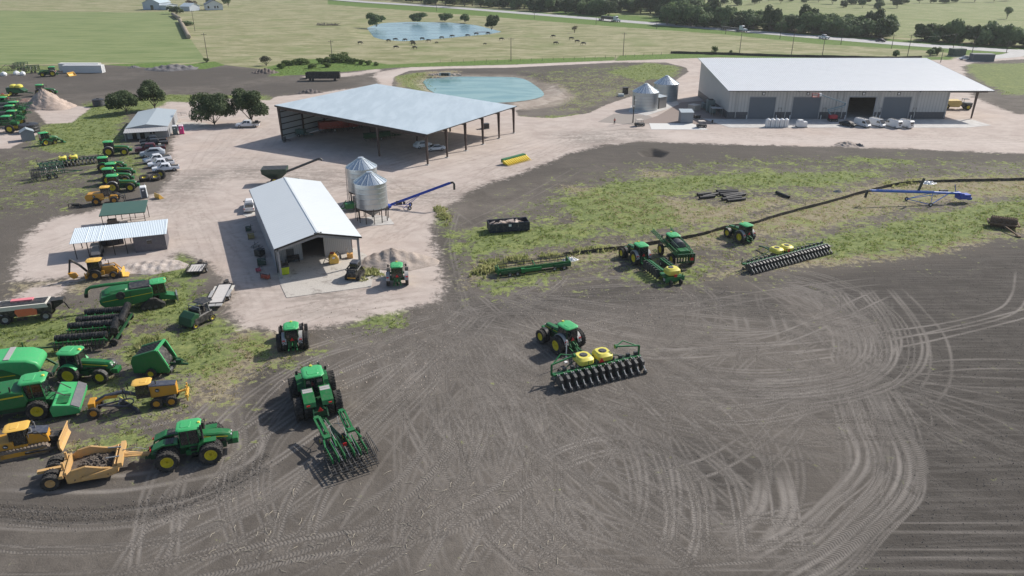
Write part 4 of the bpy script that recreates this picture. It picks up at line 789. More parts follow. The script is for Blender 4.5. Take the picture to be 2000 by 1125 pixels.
# ================= machines
G_UP=mat('farm_green',(.011,.145,.036),.42,0,.42,(.09,.13,.08),3); G_SUNLIT=mat('farm_green_sunlit',(.050,.38,.125),.42,0,.3,(.17,.36,.20),3); G_DK=mat('farm_green_dark',(.010,.070,.026),.45,0,.4,(.08,.09,.06),3)  # the brightest green is the same paint with sun glare put into its colour
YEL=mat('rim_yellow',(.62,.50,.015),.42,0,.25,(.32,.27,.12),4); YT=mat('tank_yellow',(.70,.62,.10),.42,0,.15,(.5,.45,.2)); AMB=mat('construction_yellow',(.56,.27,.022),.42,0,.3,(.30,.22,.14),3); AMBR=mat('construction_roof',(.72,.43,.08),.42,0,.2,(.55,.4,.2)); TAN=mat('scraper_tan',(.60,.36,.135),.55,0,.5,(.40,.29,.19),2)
SLATE=mat('slate_black_paint',(.05,.055,.075),.4,0,.3,(.2,.2,.2)); GREYF=mat('worn_fender_grey',(.38,.37,.36),.5,0,.3); REDP=mat('red_paint',(.55,.012,.015),.5,0,.15); GMET=mat('gun_metal',(.06,.062,.065),.5,.3,.5,(.2,.19,.17)); BLUE=mat('auger_blue',(.015,.06,.42),.4,0,.2); BLUEL=mat('auger_light_blue',(.02,.12,.50),.4,0,.25,(.2,.3,.4)); BELT=mat('track_rubber',(.022,.021,.02),.8,0,.4,(.14,.12,.1),4)
ORNG=mat('orange_panel',(.70,.16,.07),.45,0,.15); CREAM=mat('cream_panel',(.62,.59,.52),.5,0,.2)
_W={}
def tyre_mesh(r,w,rr,lugs):
    k=('t',r,w,rr,lugs)
    if k in _W: return _W[k]
    mb=MB(); h=w/2
    mb.lathe([(rr,-h*.72),(r*.80,-h),(r*.95,-h*.93),(r*.985,-h*.7),(r*.985,h*.7),(r*.95,h*.93),(r*.80,h),(rr,h*.72),(rr*.97,0),(rr,-h*.72)],ax='y',n=32)
    for i in range(lugs):
        for sgn in (-1,1):
            a=2*PI*(i+(.5 if sgn>0 else 0))/lugs; M=Matrix.Rotation(-a,4,'Y')@Matrix.Translation((r*.995,sgn*h*.5,0))@Matrix.Rotation(sgn*R(38),4,'X')
            i0=len(mb.v); mb.box(0,0,0,r*.055,h*1.12,r*.085); mb.xf(M,i0)
    _W[k]=mb.mesh('tyre',m_rub,False); return _W[k]
def rim_mesh(r,w,rr,m,off):
    k=('r',r,w,rr,m.name,off)
    if k in _W: return _W[k]
    mb=MB(); h=w/2*.72
    for s in (-1,1):
        mb.lathe([(rr*1.02,s*h),(rr*.93,s*h*1.04),(rr*.86,s*h*.5),(rr*.72,s*off*h),(rr*.3,s*off*h*1.05),(rr*.26,s*(off*h+.05)),(0.0,s*(off*h+.06))],ax='y',n=24)
    i0=len(mb.v); mb.lathe([(rr*.13,-h*.9),(rr*.13,h*.9)],ax='y',n=10)
    _W[k]=mb.mesh('rim',m,True); return _W[k]
def wheel(t,x,y,r,w,rim=None,rr=None,lugs=0,off=.25,steer=0,dual=None,z=None):
    rim=rim or YEL; rr=rr or r*.56; ys=[y]
    if dual: ys.append(y+math.copysign(dual,y))
    for yy in ys:
        o=lk('wheel',tyre_mesh(r,w,rr,lugs),t); o.location=(x,yy,r if z is None else z); o.rotation_euler=(0,random.uniform(0,1),steer); q=lk('rim',rim_mesh(r,w,rr,rim,off),o)
def cab(t,x0,x1,w,z0,z1,roofm,framem,ov=.25,slope=.12,glassm=None,side=True,rh=.2,sticker=True):
    'glazed cab with pillars and an overhanging moulded roof'
    c=part('cab',MB().vloft([(z0,x0,x1,w,.08),(z0+(z1-z0)*.35,x0-.04,x1+.03,w+.03,.1),(z1,x0+slope*.4,x1-slope,w-.06,.12)]),glassm or m_glass,t)
    mb=MB(); a0,a1=x0+slope*.4,x1-slope
    for (xa,xb) in ((x0,a0),(x1,a1),((x0+x1)/2-.1,(a0+a1)/2-.1)):
        for s in (-1,1): mb.bar((xa,s*(w+.02),z0),(xb,s*(w-.05),z1),.07)
    mb.slab(x0-.03,x1+.03,-w-.05,-w+.02,z0-.04,z0+.22).slab(x0-.03,x1+.03,w-.02,w+.05,z0-.04,z0+.22); part('cab_frame',mb,framem,c)
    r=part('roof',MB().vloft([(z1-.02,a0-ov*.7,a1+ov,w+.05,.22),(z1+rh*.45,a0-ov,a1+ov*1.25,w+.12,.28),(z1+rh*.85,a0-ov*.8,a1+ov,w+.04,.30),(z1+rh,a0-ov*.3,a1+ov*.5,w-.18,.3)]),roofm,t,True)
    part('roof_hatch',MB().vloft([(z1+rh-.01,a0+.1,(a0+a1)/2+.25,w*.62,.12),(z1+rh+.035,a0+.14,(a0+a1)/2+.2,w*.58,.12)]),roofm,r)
    if sticker: part('beacon',MB().vloft([(z1+rh*.7,a1+.02,a1+.3,.16,.05),(z1+rh+.1,a1+.06,a1+.26,.12,.05)]),YT,r)
    mb=MB()
    for s in (-1,1): mb.bar((x1-.1,s*w,z1-.4),(x1+.35,s*(w+.45),z1-.35),.05); mb.box(x1+.38,s*(w+.5),z1-.5,.06,.22,.42)
    part('mirrors',mb,m_black,c)
    return c
def hood(t,x0,x1,w0,w1,zt0,zt1,zb,m,grille=True):
    h=part('hood',MB().loft([(x0,w0,w0*.86,zb,zt0,.12),(x0+(x1-x0)*.6,w0,w0*.84,zb,zt0-(zt0-zt1)*.45,.12),(x1-.18,w1,w1*.8,zb+.05,zt1,.12),(x1,w1*.86,w1*.66,zb+.18,zt1-.22,.1)]),m,t,True)
    if grille:
        part('grille',MB().loft([(x1-.06,w1*.8,w1*.6,zb+.1,zt1-.3,.06),(x1+.03,w1*.72,w1*.55,zb+.15,zt1-.34,.06)]),m_black,h)
        mb=MB()
        for s in (-1,1): mb.slab(x0+.5,x1-.5,s*(w0*.97)-.02,s*(w0*.97)+.02,zb+.15,zt1-.38)
        part('side_screen',mb,m_black,h); mb=MB()
        for s in (-1,1): mb.prism([(x0+.1,zt0-.32),(x1-.3,zt1-.27),(x1-.3,zt1-.22),(x0+.1,zt0-.26)],s*w0*.99-.01,s*w0*.99+.012)
        part('stripe',mb,YEL,h)
        mb=MB()
        for s in (-1,1): mb.box(x1-.02,s*w1*.5,zt1-.25,.1,w1*.4,.1)
        part('headlight',mb,m_white,h)
    return h
def tractor(label,grp,rr=1.05,fr=.80,rw=.5,fw=.42,wb=3.05,dual=None,fdual=None,track=2.1,weights=True,rim=None,arms=True,grey=True,hm=None,roofm=None,sc=1.0,loader=False,name='tractor'):
    t=thing(name,label,'tractor',grp); hm=hm or G_UP; y=track/2; L=wb+.95
    part('chassis',MB().slab(-.5,wb+.5,-.33,.33,.55,1.25).slab(-.85,.5,-.5,.5,.7,1.5).box(0,0,rr,.4,2*y+.1,.36).box(wb,0,fr,.34,2*y,.26).slab(.7,1.7,-.75,.75,.7,1.15),G_DK,t)
    hood(t,.85,L,.46,.40,2.12,1.86,1.15,hm)
    cab(t,-.75,.95,.78,1.4,2.98,roofm or G_SUNLIT,G_DK)
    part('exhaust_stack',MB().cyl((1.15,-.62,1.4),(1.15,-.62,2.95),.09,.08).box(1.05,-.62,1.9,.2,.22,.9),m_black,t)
    for s in (-1,1): 
        pts=[(rr*.30+rr*1.08*math.cos(a)-.25,rr+rr*1.12*math.sin(a)) for a in np.linspace(PI*.95,PI*.20,9)]; inn=[(x_*.97,z_-.07) for x_,z_ in pts[::-1]]
        f=part('fender',MB().prism(pts+inn,s*(y-.30) if s>0 else -(y+.22),s*(y+.22) if s>0 else -(y-.30)),G_SUNLIT if not grey else GREYF,t)
        part('fender_light',MB().box(-rr*.93,s*y,rr+.62,.08,.3,.16),REDP,f); part('step',MB().slab(.8,1.25,s*.95-.15,s*.95+.15,.5,.56).slab(.8,1.25,s*.85-.15,s*.85+.15,.85,.9),m_black,t)
        wheel(t,0,s*y,rr,rw,rim,lugs=22,dual=dual,off=.15 if dual else .3); wheel(t,wb,s*(y-.05 if not fdual else y),fr,fw,rim,lugs=20,dual=fdual,off=.35)
        part('front_fender',MB().prism([(wb+fr*1.12*math.cos(a),fr+fr*1.14*math.sin(a)) for a in np.linspace(.4,PI*.8,7)]+[(wb+fr*1.06*math.cos(a),fr+fr*1.08*math.sin(a)) for a in np.linspace(PI*.8,.4,7)],s*y-fw*.5,s*y+fw*.5),m_black,t)
    part('hitch',MB().bar((-.8,-.45,.75),(-1.6,-.5,.6),.12).bar((-.8,.45,.75),(-1.6,.5,.6),.12).bar((-.8,0,1.4),(-1.5,0,1.2),.09).bar((-.7,-.4,1.45),(-1.3,-.45,.9),.08).bar((-.7,.4,1.45),(-1.3,.45,.9),.08).slab(-1.3,-.4,-.14,.14,.4,.5),G_UP,t)
    part('warning_triangle',MB().add([(-.9,-.25,1.55),(-.9,.25,1.55),(-.9,0,1.98),(-.86,-.25,1.55),(-.86,.25,1.55),(-.86,0,1.98)],[(0,1,2),(5,4,3),(0,3,4,1),(1,4,5,2),(2,5,3,0)]),REDP,t)
    if weights: part('front_weights',MB().slab(L+.02,L+.5,-.42,.42,.75,1.25).slab(L-.3,L+.1,-.2,.2,.7,1.0),G_UP,t,bev=.03)
    if loader:
        mb=MB()
        for s in (-1,1): mb.tube([(1.0,s*.75,1.7),(2.4,s*.75,1.75),(3.5,s*.75,.9),(3.9,s*.75,.45)],.09,6); mb.bar((1.2,s*.7,1.0),(2.4,s*.75,1.55),.08)
        part('loader_arms',mb,G_UP,t); part('bucket',MB().prism([(3.85,.1),(4.6,.08),(4.6,.14),(3.95,.2),(3.9,.8),(3.8,.8)],-1.0,1.0),G_UP,t)
    if sc!=1: t.scale=(sc,sc,sc)
    return t
def artic(label,r=1.04,w=.72,dual=.82,wb=3.9,track=1.95,grp=None):
    t=thing('articulated_tractor',label,'tractor',grp); y=track/2+.05; L=wb+1.95
    part('chassis',MB().slab(-1.2,1.6,-.45,.45,.6,1.35).slab(2.0,L-.6,-.45,.45,.6,1.35).box(0,0,r,.5,2*y+.9,.4).box(wb,0,r,.5,2*y+.9,.4).cyl((1.8,0,.6),(1.8,0,1.4),.3).slab(-1.6,-.9,-.7,.7,.75,1.3),G_DK,t)
    part('body_side',MB().slab(1.95,3.4,-.85,.85,1.1,1.75).slab(1.6,3.2,-1.0,1.0,.7,1.25),G_UP,t,bev=.05)
    hood(t,3.05,L,.62,.52,2.55,2.15,1.25,G_UP); cab(t,1.25,3.05,.88,1.65,3.42,G_SUNLIT,G_UP,ov=.28)
    part('exhaust_stack',MB().cyl((3.3,-.78,1.7),(3.3,-.78,3.75),.13,.11).cyl((3.3,.78,1.8),(3.3,.78,3.1),.16),m_black,t)
    part('front_weights',MB().slab(L+.02,L+.55,-.62,.62,.95,1.55),G_UP,t,bev=.04); part('nose',MB().slab(L-.5,L+.1,-.3,.3,.75,1.2),G_DK,t)
    for s in (-1,1):
        pts=[(-1.35,1.75),(-1.2,2.15),(-.2,2.55),(1.05,2.5),(1.1,2.35),(-.2,2.4),(-1.1,2.0),(-1.25,1.7)]
        f=part('rear_fender',MB().prism(pts,.28*s if s>0 else -1.35,1.35 if s>0 else .28*s),G_UP,t); 
        mb=MB()
        for k in range(5): x=-.95+k*.38; z=2.12+min(k,2.5)*.145; mb.box(x,s*.8,z+.06,.34,.92,.05,ry=-.38 if k<2 else (-.2 if k<3 else 0))
        part('fender_deck',mb,GREYF if 'away' in label or 'chisel' in label else m_black,f)
        part('fender_light',MB().box(-1.38,s*1.0,1.95,.08,.3,.14),REDP,f)
        part('front_fender',MB().prism([(wb-1.25,1.3),(wb-1.0,1.95),(wb-.5,2.25),(wb+.6,2.25),(wb+.6,2.16),(wb-.4,2.12),(wb-.9,1.8),(wb-1.1,1.3)],s*1.5 if s<0 else .75,-.75 if s<0 else 1.5),G_UP,t)
        wheel(t,0,s*y,r,w,lugs=22,dual=dual,off=.12); wheel(t,wb,s*y,r,w,lugs=22,dual=dual,off=.12)
        mb=MB()
        for k in range(4): mb.slab(2.1,2.7,s*(1.05+.04*k)-.16,s*(1.05+.04*k)+.16,.55+.35*(3-k),.6+.35*(3-k))
        part('step',mb,m_black,t)
    part('hitch',MB().slab(-2.2,-1.2,-.2,.2,.55,.72).bar((-1.4,-.6,1.5),(-2.0,-.65,.9),.12).bar((-1.4,.6,1.5),(-2.0,.65,.9),.12),G_DK,t)
    part('warning_triangle',MB().add([(-1.65,-.25,1.35),(-1.65,.25,1.35),(-1.65,0,1.8),(-1.6,-.25,1.35),(-1.6,.25,1.35),(-1.6,0,1.8)],[(0,1,2),(5,4,3),(0,3,4,1),(1,4,5,2),(2,5,3,0)]),REDP,t)
    return t
# --- foreground tractors
t=artic('articulated green tractor on dual tyres hitched to the tan scraper'); fit(t,(0,-2.15),(3.9,-2.15),(330,922),(415,907))
t=artic('articulated green tractor seen from behind, pulling the folded chisel plough'); fit(t,(0,1.85),(0,-1.85),(585,817),(662,801))
t=tractor('green tractor on dual tyres parked alone below the workshop, seen from behind',None,dual=.62,rw=.52,fdual=.55,track=1.95,grey=True); put(t,574,681,575,655)
t=tractor('green tractor with yellow dual rims hitched to the planter with raised markers',None,dual=.62,fdual=.55,track=1.95); fit(t,(0,2.0),(3.05,2.0),(1081,692),(1050,671))
t=tractor('green tractor beside the sprayer, yellow rims, hitched to the folded planter',None,fdual=.55,track=2.1,rw=.6,dual=None); fit(t,(0,1.25),(3.05,1.25),(1236,517),(1218,503))
t=tractor('green tractor hitched to the wide planter right of the silt fence bend',None,rw=.7,fw=.6,track=2.2); fit(t,(0,1.1),(3.05,1.1),(1444,474),(1420,463))
t=tractor('green tractor with narrow rear tyres facing the gravel heap by the workshop',None,rr=.95,fr=.7,track=2.7,rw=.45,wb=2.8); put(t,777,556,777.5,535)
t=tractor('green tractor between the stripper module machine and the round baler',None,grey=False,rr=.98,fr=.72,rw=.52,wb=2.9); fit(t,(0,-1.05),(2.9,-1.0),(139,750),(199,749))
t=tractor('small green loader tractor with canopy standing in the grass by the shed',None,rr=.78,fr=.5,rw=.4,fw=.3,wb=2.1,track=1.5,loader=True,grey=False,sc=.92); fit(t,(0,-.75),(2.1,-.75),(91,284.5),(109,281.5))
G1='green tractors parked side by side left of the pickups'
t=tractor('dusty green tractor at the back of the row, hitched to the yellow-tank planter',G1,rw=.6,rim=YEL); fit(t,(0,-1.1),(3.05,-1.1),(214,306),(244,304))
t=tractor('green tractor second from the back of the row, worn black fenders',G1,rw=.6,dual=.0 or None,grey=False); fit(t,(0,-1.1),(3.05,-1.1),(203,337),(233,335))
t=tractor('green tractor third from the back of the row, mostly hidden behind others',G1,rw=.6,grey=False); fit(t,(0,-1.1),(3.05,-1.1),(219,350),(250,348))
t=tractor('green tractor second from the front of the row, with tall engine stack',G1,rw=.6,grey=False); fit(t,(0,-1.1),(3.05,-1.1),(213,362),(246,360))
t=tractor('green tractor at the front of the row, right behind the wheel loader',G1,rw=.62); fit(t,(0,-1.1),(3.05,-1.1),(222,376.5),(256,374.5))
t=tractor('dark green tractor with front-end tools by the white container',None,rr=1.0,fr=.75,rw=.55); fit(t,(0,1.1),(3.05,1.1),(104,149.5),(84,150.5))
t=tractor('dark green tractor nose down behind the tall sand heap',None,rr=1.0,fr=.85,rw=.6,weights=True); fit(t,(0,-1.1),(3.05,-1.1),(78,188),(100,187.5))
# --- planters
def planter(label,rows,sp,tanks=True,markers=True,narrow=False,grp=None,wing=1):
    t=thing('planter',label,'planter',grp); Wd=rows*sp; h=Wd/2
    part('toolbar',MB().slab(-.1,.12,-h,h,.85,1.1).slab(-.5,-.32,-h,h,1.05,1.2),G_UP,t); mb=MB()
    for k in range(int(Wd/.9)): yy=-h+.3+k*.9; mb.box(.1,yy,1.25,.3,.35,.3).bar((.3,yy,1.0),(-.6,yy+.1,1.25),.06)
    part('bar_fittings',mb,GMET,t)
    fr=MB()
    for s in (-1,1): fr.bar((0,s*1.2,1.0),(4.2,0,.7),.18).bar((.2,s*h*.75,1.05),(1.9,s*.9,1.1),.09)
    fr.bar((4.0,0,.7),(5.2,0,.55),.2).slab(0,2.0,-1.3,1.3,1.0,1.15).bar((1,-1.4,1.5),(1,1.4,1.5),.1); part('drawbar',fr,G_DK,t)
    for s in (-1,1): 
        for yy in (.55,1.35) if Wd>8 else (.6,): wheel(t,1.1,s*yy,.48,.3,m_rub and CREAM,lugs=12,rr=.25)
        if Wd>8: wheel(t,.9,s*h*.72,.4,.22,CREAM,lugs=10,rr=.2)
    if tanks:
        for s in (-1,1):
            o=part('seed_tank',MB().vloft([(1.1,.0,1.2,.5,.15),(1.3,-.2,1.55,.82,.2),(1.75,-.25,1.6,.86,.28),(2.0,.0,1.4,.66,.3)]),YT,t,True,bev=.03); o.location=(0,s*1.08,0)
            part('tank_lid',MB().cyl((.7,0,1.99),(.7,0,2.08),.3,n=20).lathe([(.42,1.98),(.42,2.03),(.3,2.03)],(.7,0,0),n=20),GMET,o)
    part('catwalk',MB().slab(-.6,-.05,.3,1.2,1.05,1.12).slab(-.75,-.25,.3,1.2,.75,.8).slab(-.9,-.45,.3,1.2,.45,.5).bar((-.6,.3,1.1),(-.6,.3,2.0),.05).bar((-.6,1.2,1.1),(-.6,1.2,2.0),.05),G_UP if tanks else G_DK,t)
    part('warning_triangle',MB().add([(-.5,-.65,1.45),(-.5,-.05,1.45),(-.5,-.35,1.95),(-.46,-.65,1.45),(-.46,-.05,1.45),(-.46,-.35,1.95)],[(0,1,2),(5,4,3),(0,3,4,1),(1,4,5,2),(2,5,3,0)]),REDP,t)
    # one row unit mesh shared
    mb=MB(); mb.k=0
    mb.bar((-.15,-.06,1.0),(-1.25,-.06,.62),.05).bar((-.15,.06,.85),(-1.25,.06,.5),.05); mb.k=1; mb.prism([(-.35,.35),(-1.15,.3),(-1.25,1.15),(-.95,1.3),(-.55,1.25)],-.13,.13); mb.lathe([(.0,-.04),(.28,-.04),(.30,0),(.28,.04),(0,.04)],(-.9,0,.28),'y',14).lathe([(0,-.05),(.17,-.05),(.17,.05),(0,.05)],(-1.55,.08,.17),'y',12).lathe([(0,-.05),(.17,-.05),(.17,.05),(0,.05)],(-1.55,-.08,.17),'y',12); mb.lathe([(0,-.03),(.22,-.03),(.22,.03),(0,.03)],(.05,0,.22),'y',12)
    mb.k=2; mb.bar((-1.25,0,.75),(-1.6,0,.3),.09); mb.cyl((-.75,0,1.28),(-.75,0,1.42),.08,n=8); mb.box(-1.62,0,.42,.12,.14,.1); mb.bar((-.4,.07,1.3),(-1.2,.07,1.05),.05)
    ru=mb.mesh('row_unit',[G_UP,GMET,m_steel])
    for k in range(rows): o=lk('row_unit',ru,t); o.location=(0,-h+sp*(k+.5),0); o.scale=(1.28,1.1,1)
    if markers:
        for s in (-1,1): part('marker_arm',MB().bar((0,s*h,.95),(0,s*h,2.1),.16).bar((0,s*h,2.1),(.3,s*(h-2.6),2.4),.13).bar((0,s*h,2.0),(.9,s*(h-1.4),2.5),.09).bar((.9,s*(h-1.4),2.5),(.3,s*(h-2.6),2.4),.09).cyl((.3,s*(h-2.6)-.1,2.4),(.3,s*(h-2.6)+.1,2.4),.22,n=12),G_UP,t)
        part('light_pole',MB().bar((2.6,2.0,.6),(2.6,2.0,2.9),.08).box(2.6,2.0,.35,.3,.3,.1),m_white,t)
    else:
        for s in (-1,1): part('marker_arm',MB().bar((.3,s*h,1.0),(.5,s*(h-3.5),1.5),.1).bar((.2,s*h,1.0),(.2,s*h,1.9),.1),G_DK,t)
    return t
t=planter('twelve-row planter with raised folding marker arms and two yellow tanks',13,.76); put(t,1163,729,1120,692); P1=t
a=G(1098,752);b=G(1252,716); w_=b-a; t.rotation_euler=(0,0,math.atan2(w_.y,w_.x)+PI/2); t.scale=(1.14,)*3
t=planter('wide many-row planter with two yellow tanks, seen beyond the folded one',26,.68,markers=False); put(t,1530,507); a=G(1452,527);b=G(1615,485); w_=b-a; t.rotation_euler=(0,0,math.atan2(w_.y,w_.x)+PI/2)
t=planter('dusty planter with two yellow tanks reaching towards the row of tractors',16,.76,markers=False); put(t,136,322); a=G(150,328.5); b=G(182,316); t.rotation_euler=(0,0,0)
a=G(95,322);b=G(182,312);w_=b-a; t.rotation_euler=(0,0,math.atan2(w_.y,w_.x)-PI/2+PI)
# --- folded planter behind the middle tractor
t=thing('folded_planter','planter folded narrow for transport with one yellow tank at its rear','planter')
for s in (-1,1):
    mb=MB(); mb.slab(-.2,4.2,s*.95-.08,s*.95+.08,1.4,1.56).slab(-.2,4.2,s*1.35-.06,s*1.35+.06,1.5,1.6); part('wing_bar',mb,G_UP,t)
    for k in range(6):
        mb=MB(); x=.1+k*.72; mb.prism([(x,.45),(x+.45,.45),(x+.5,1.5),(x+.1,1.6)],s*1.5-.35,s*1.5+.35); mb.lathe([(0,-.05),(.26,-.05),(.26,.05),(0,.05)],(x+.2,s*1.6,.3),'y',12); part('row_unit',mb,GMET,t)
    wheel(t,-1.0,s*1.0,.5,.32,CREAM,lugs=12); wheel(t,4.6,s*1.4,.42,.25,CREAM,rr=.22)
part('drawbar',MB().bar((-1.2,0,.9),(6.4,0,.7),.25).slab(-1.6,.2,-1.4,1.4,.9,1.1),G_UP,t)
o=part('seed_tank',MB().vloft([(1.2,-1.7,-.5,.8,.15),(1.45,-1.85,-.3,1.05,.2),(1.95,-1.85,-.3,1.05,.25),(2.25,-1.6,-.5,.8,.25)]),YT,t,True); part('tank_lid',MB().cyl((-1.0,.2,2.23),(-1.0,.2,2.33),.38),GMET,o)
part('rear_frame',MB().slab(-2.2,-2.0,-1.5,1.5,.5,1.2).bar((-2.1,-1.2,.3),(-2.1,-1.2,1.6),.1).bar((-2.1,1.2,.3),(-2.1,1.2,1.6),.1),G_UP,t); part('warning_triangle',MB().box(-2.25,0,1.4,.05,.45,.4),REDP,t)
for s in (-1,1): wheel(t,-2.4,s*.8,.42,.24,GMET,lugs=10)
fit(t,(-2.2,0),(5,0),(1318,556),(1272,520))
# --- self-propelled sprayer
def sprayer(label,grp=None,boomlen=6.0,tank=True):
    t=thing('sprayer',label,'sprayer',grp)
    part('chassis',MB().slab(-3.2,3.4,-.5,.5,1.5,1.85).slab(-2.6,-2.3,-1.6,1.6,1.3,1.5).slab(2.0,2.3,-1.6,1.6,1.3,1.5),G_DK,t)
    for x in (-2.45,2.15):
        for s in (-1,1): wheel(t,x,s*1.6,.98,.42,lugs=20,off=.2)
    part('front_hood',MB().loft([(2.2,.7,.6,1.8,2.6,.12),(3.6,.65,.5,1.8,2.35,.12)]),G_UP,t); cab(t,.6,2.3,.85,1.85,3.55,G_SUNLIT,G_UP)
    part('spray_tank',MB().lathe([(0,-1.9),(.6,-1.85),(.95,-1.6),(.95,0.1),(.6,.35),(0,.4)],(0,0,2.6),'x',20),GMET if tank else G_UP,t,True)
    part('engine_deck',MB().slab(-3.3,-1.9,-.8,.8,1.85,2.7),G_UP,t,bev=.08)
    for s in (-1,1):
        mb=MB(); a=Vector((-3.4,s*1.25,2.1)); b=Vector((-3.4+boomlen+2.3,s*1.55,2.75))
        for dz,dy in ((0,0),(.55,0),(0,.3)): mb.bar(a+Vector((0,dy*s,dz)),b+Vector((0,dy*s,dz*.6)),.10)
        n=14
        for k in range(n): p=a.lerp(b,k/n);q=a.lerp(b,(k+1)/n); mb.bar(p,q+Vector((0,0,.45)),.05).bar(p+Vector((0,0,.55)),p,.05).bar(p,q+Vector((0,.3*s,0)),.04)
        part('boom',mb,G_UP,t)
        mb=MB()
        for dz in (0,.5,): mb.bar(a+Vector((.3,-.35*s,.6+dz)),a+Vector((5.5,-.3*s,.9+dz)),.09)
        part('boom_section',mb,G_DK,t)
    mb=MB(); mb.slab(-4.1,-3.9,-1.4,1.4,1.0,1.2).slab(-4.1,-3.9,-1.4,1.4,2.3,2.45)
    for k in range(7): mb.slab(-4.15,-3.85,-1.4+k*.46,-1.3+k*.46,1.0,2.4)
    part('rear_frame',mb,G_DK,t); part('warning_triangle',MB().box(-4.2,-.9,1.6,.05,.5,.45),REDP,t)
    return t
t=sprayer('green self-propelled sprayer with long folded boom pointing up beside the tractor',boomlen=7.4); fit(t,(-2.45,-1.6),(2.15,1.6),(1350,520),(1288,494)); 
a=G(1330,520);b=G(1285,478); w_=b-a; t.rotation_euler=(0,0,math.atan2(w_.y,w_.x)); p=G(1318,506); t.location=(p.x,p.y,0); t.scale=(.98,)*3
SP='green sprayers parked in a tight cluster at the left edge'
t=sprayer('green sprayer at the front of the left-edge cluster, nearest the small shed',SP); fit(t,(-2.45,-1.6),(2.15,-1.6),(-25,262),(24,260.5)); t0=t
for lab,x,y in (('green sprayer second in the left-edge cluster, just behind the nearest one',18,247),('green sprayer third in the left-edge cluster, between two others',14,236),('green sprayer fourth in the left-edge cluster, near the sand heap',22,228),('green sprayer at the back of the left-edge cluster beside the yellow frame',0,218),('green sprayer cut by the photo edge behind the nearest one',-22,240),('green sprayer cut by the photo edge near the back of the cluster',-24,226)):
    p=G(x,y); dup(t0,lab,SP,(p.x,p.y,0))
# --- combine harvester on tracks
def combine(t,tracks=True,header=False):
    body=MB(); body.prism([(-4.9,1.9),(-4.4,1.3),(-1.0,1.15),(1.6,1.35),(2.0,2.2),(2.0,3.35),(-.9,3.45),(-3.2,3.3),(-4.6,3.0),(-5.0,2.5)],-1.45,1.45); part('body',body,G_UP,t,bev=.12)
    mb=MB()
    for s in (-1,1): mb.prism([(-4.6,2.28),(1.9,2.5),(1.9,2.58),(-4.6,2.34)],s*1.46-.015,s*1.46+.015)
    part('stripe',mb,YEL,t); mb=MB()
    for s in (-1,1): mb.slab(-.95,-.9,s*1.46-.02,s*1.46+.02,1.3,3.3)
    part('panel_gap',mb,m_black,t)
    part('grain_tank_cover',MB().vloft([(3.40,-1.0,1.9,1.3,.1),(3.62,-.9,1.8,1.2,.1)]),m_black,t); part('rear_hood',MB().vloft([(3.3,-4.2,-1.1,1.2,.3),(3.6,-3.6,-1.2,1.0,.3)]),G_UP,t,True)
    part('unloading_auger',MB().tube([(1.2,1.5,3.35),(-4.0,1.75,3.62),(-6.0,1.75,3.6),(-6.5,1.75,3.3),(-6.7,1.75,2.7)],.24,12),G_UP,t,True); part('auger_spout',MB().tube([(-6.68,1.75,2.8),(-6.75,1.75,2.2)],.27,10),m_black,t)
    cab(t,2.0,3.75,.98,1.85,3.55,G_SUNLIT,G_UP,ov=.3); part('engine_screen',MB().cyl((-2.2,-1.45,2.9),(-2.2,-1.6,2.9),.6),m_black,t)
    part('feeder_house',MB().prism([(2.8,1.9),(5.0,1.1),(5.0,.5),(2.6,1.0)],-.75,.75),G_UP,t); part('feeder_front',MB().slab(4.95,5.15,-1.1,1.1,.35,1.35),m_steel,t)
    part('steps',MB().slab(2.2,3.2,1.1,1.7,1.75,1.82).bar((2.4,1.6,.5),(2.4,1.6,1.8),.06).bar((3.0,1.6,.5),(3.0,1.6,1.8),.06).bar((2.2,1.7,2.7),(3.2,1.7,2.7),.05),m_black,t)
    for s in (-1,1):
        if tracks:
            pr=[(0.35,.12),(2.9,.05),(3.35,.35),(3.3,.75),(2.0,1.75),(1.45,1.75),(-.05,.65),(0,.3)]
            tr_=part('track',MB().prism(pr,s*1.55-.38,s*1.55+.38),BELT,t,bev=.1); q=lk('rim',rim_mesh(1.2,.8,.55,YEL,.55),tr_); q.location=(1.72,s*1.55,1.15)
            for x in (.35,1.2,2.0,2.95): part('roller',MB().cyl((x,s*1.55-.42,.4),(x,s*1.55+.42,.4),.24),GMET,tr_)
        else: wheel(t,1.7,s*1.5,1.0,.7,lugs=22,off=.3)
        wheel(t,-3.7,s*1.2,.7,.45,lugs=18)
t=thing('combine_harvester','green combine harvester on rubber tracks with black grain tank cover','combine'); combine(t); fit(t,(0.2,-1.55),(3.2,-1.55),(284,606),(318,600)); t.location.z=0
# --- cotton stripper machines at the left edge
t=thing('cotton_harvester','bright green module-building cotton harvester with domed rear at left edge','harvester')
part('module_chamber',MB().prism([(-4.5,1.5),(3.4,1.5),(4.3,2.0),(4.5,2.6),(4.2,3.3),(3.3,3.85),(1.5,4.15),(-.6,4.15),(-1.2,3.5),(-4.5,3.5)],-1.7,1.7),G_SUNLIT,t,True,bev=.25)
part('strap',MB().prism([(1.2,4.17),(1.75,4.14),(1.75,4.2),(1.2,4.23)],-1.5,1.5),GREYF,t); part('side_panel',MB().prism([(-4.5,1.5),(3.0,1.5),(1.0,3.0),(-.3,3.3),(-4.5,3.2)],-1.78,-1.7).prism([(-4.5,1.5),(3.0,1.5),(1.0,3.0),(-.3,3.3),(-4.5,3.2)],1.7,1.78),G_UP,t)
part('stripe',MB().slab(-4.4,2.0,-1.81,-1.78,2.0,2.1),YEL,t); part('rear_arms',MB().bar((4.2,-1.2,2.2),(5.2,-1.2,1.0),.2).bar((4.2,1.2,2.2),(5.2,1.2,1.0),.2).slab(5.0,5.3,-1.3,1.3,.8,1.1),G_DK,t)
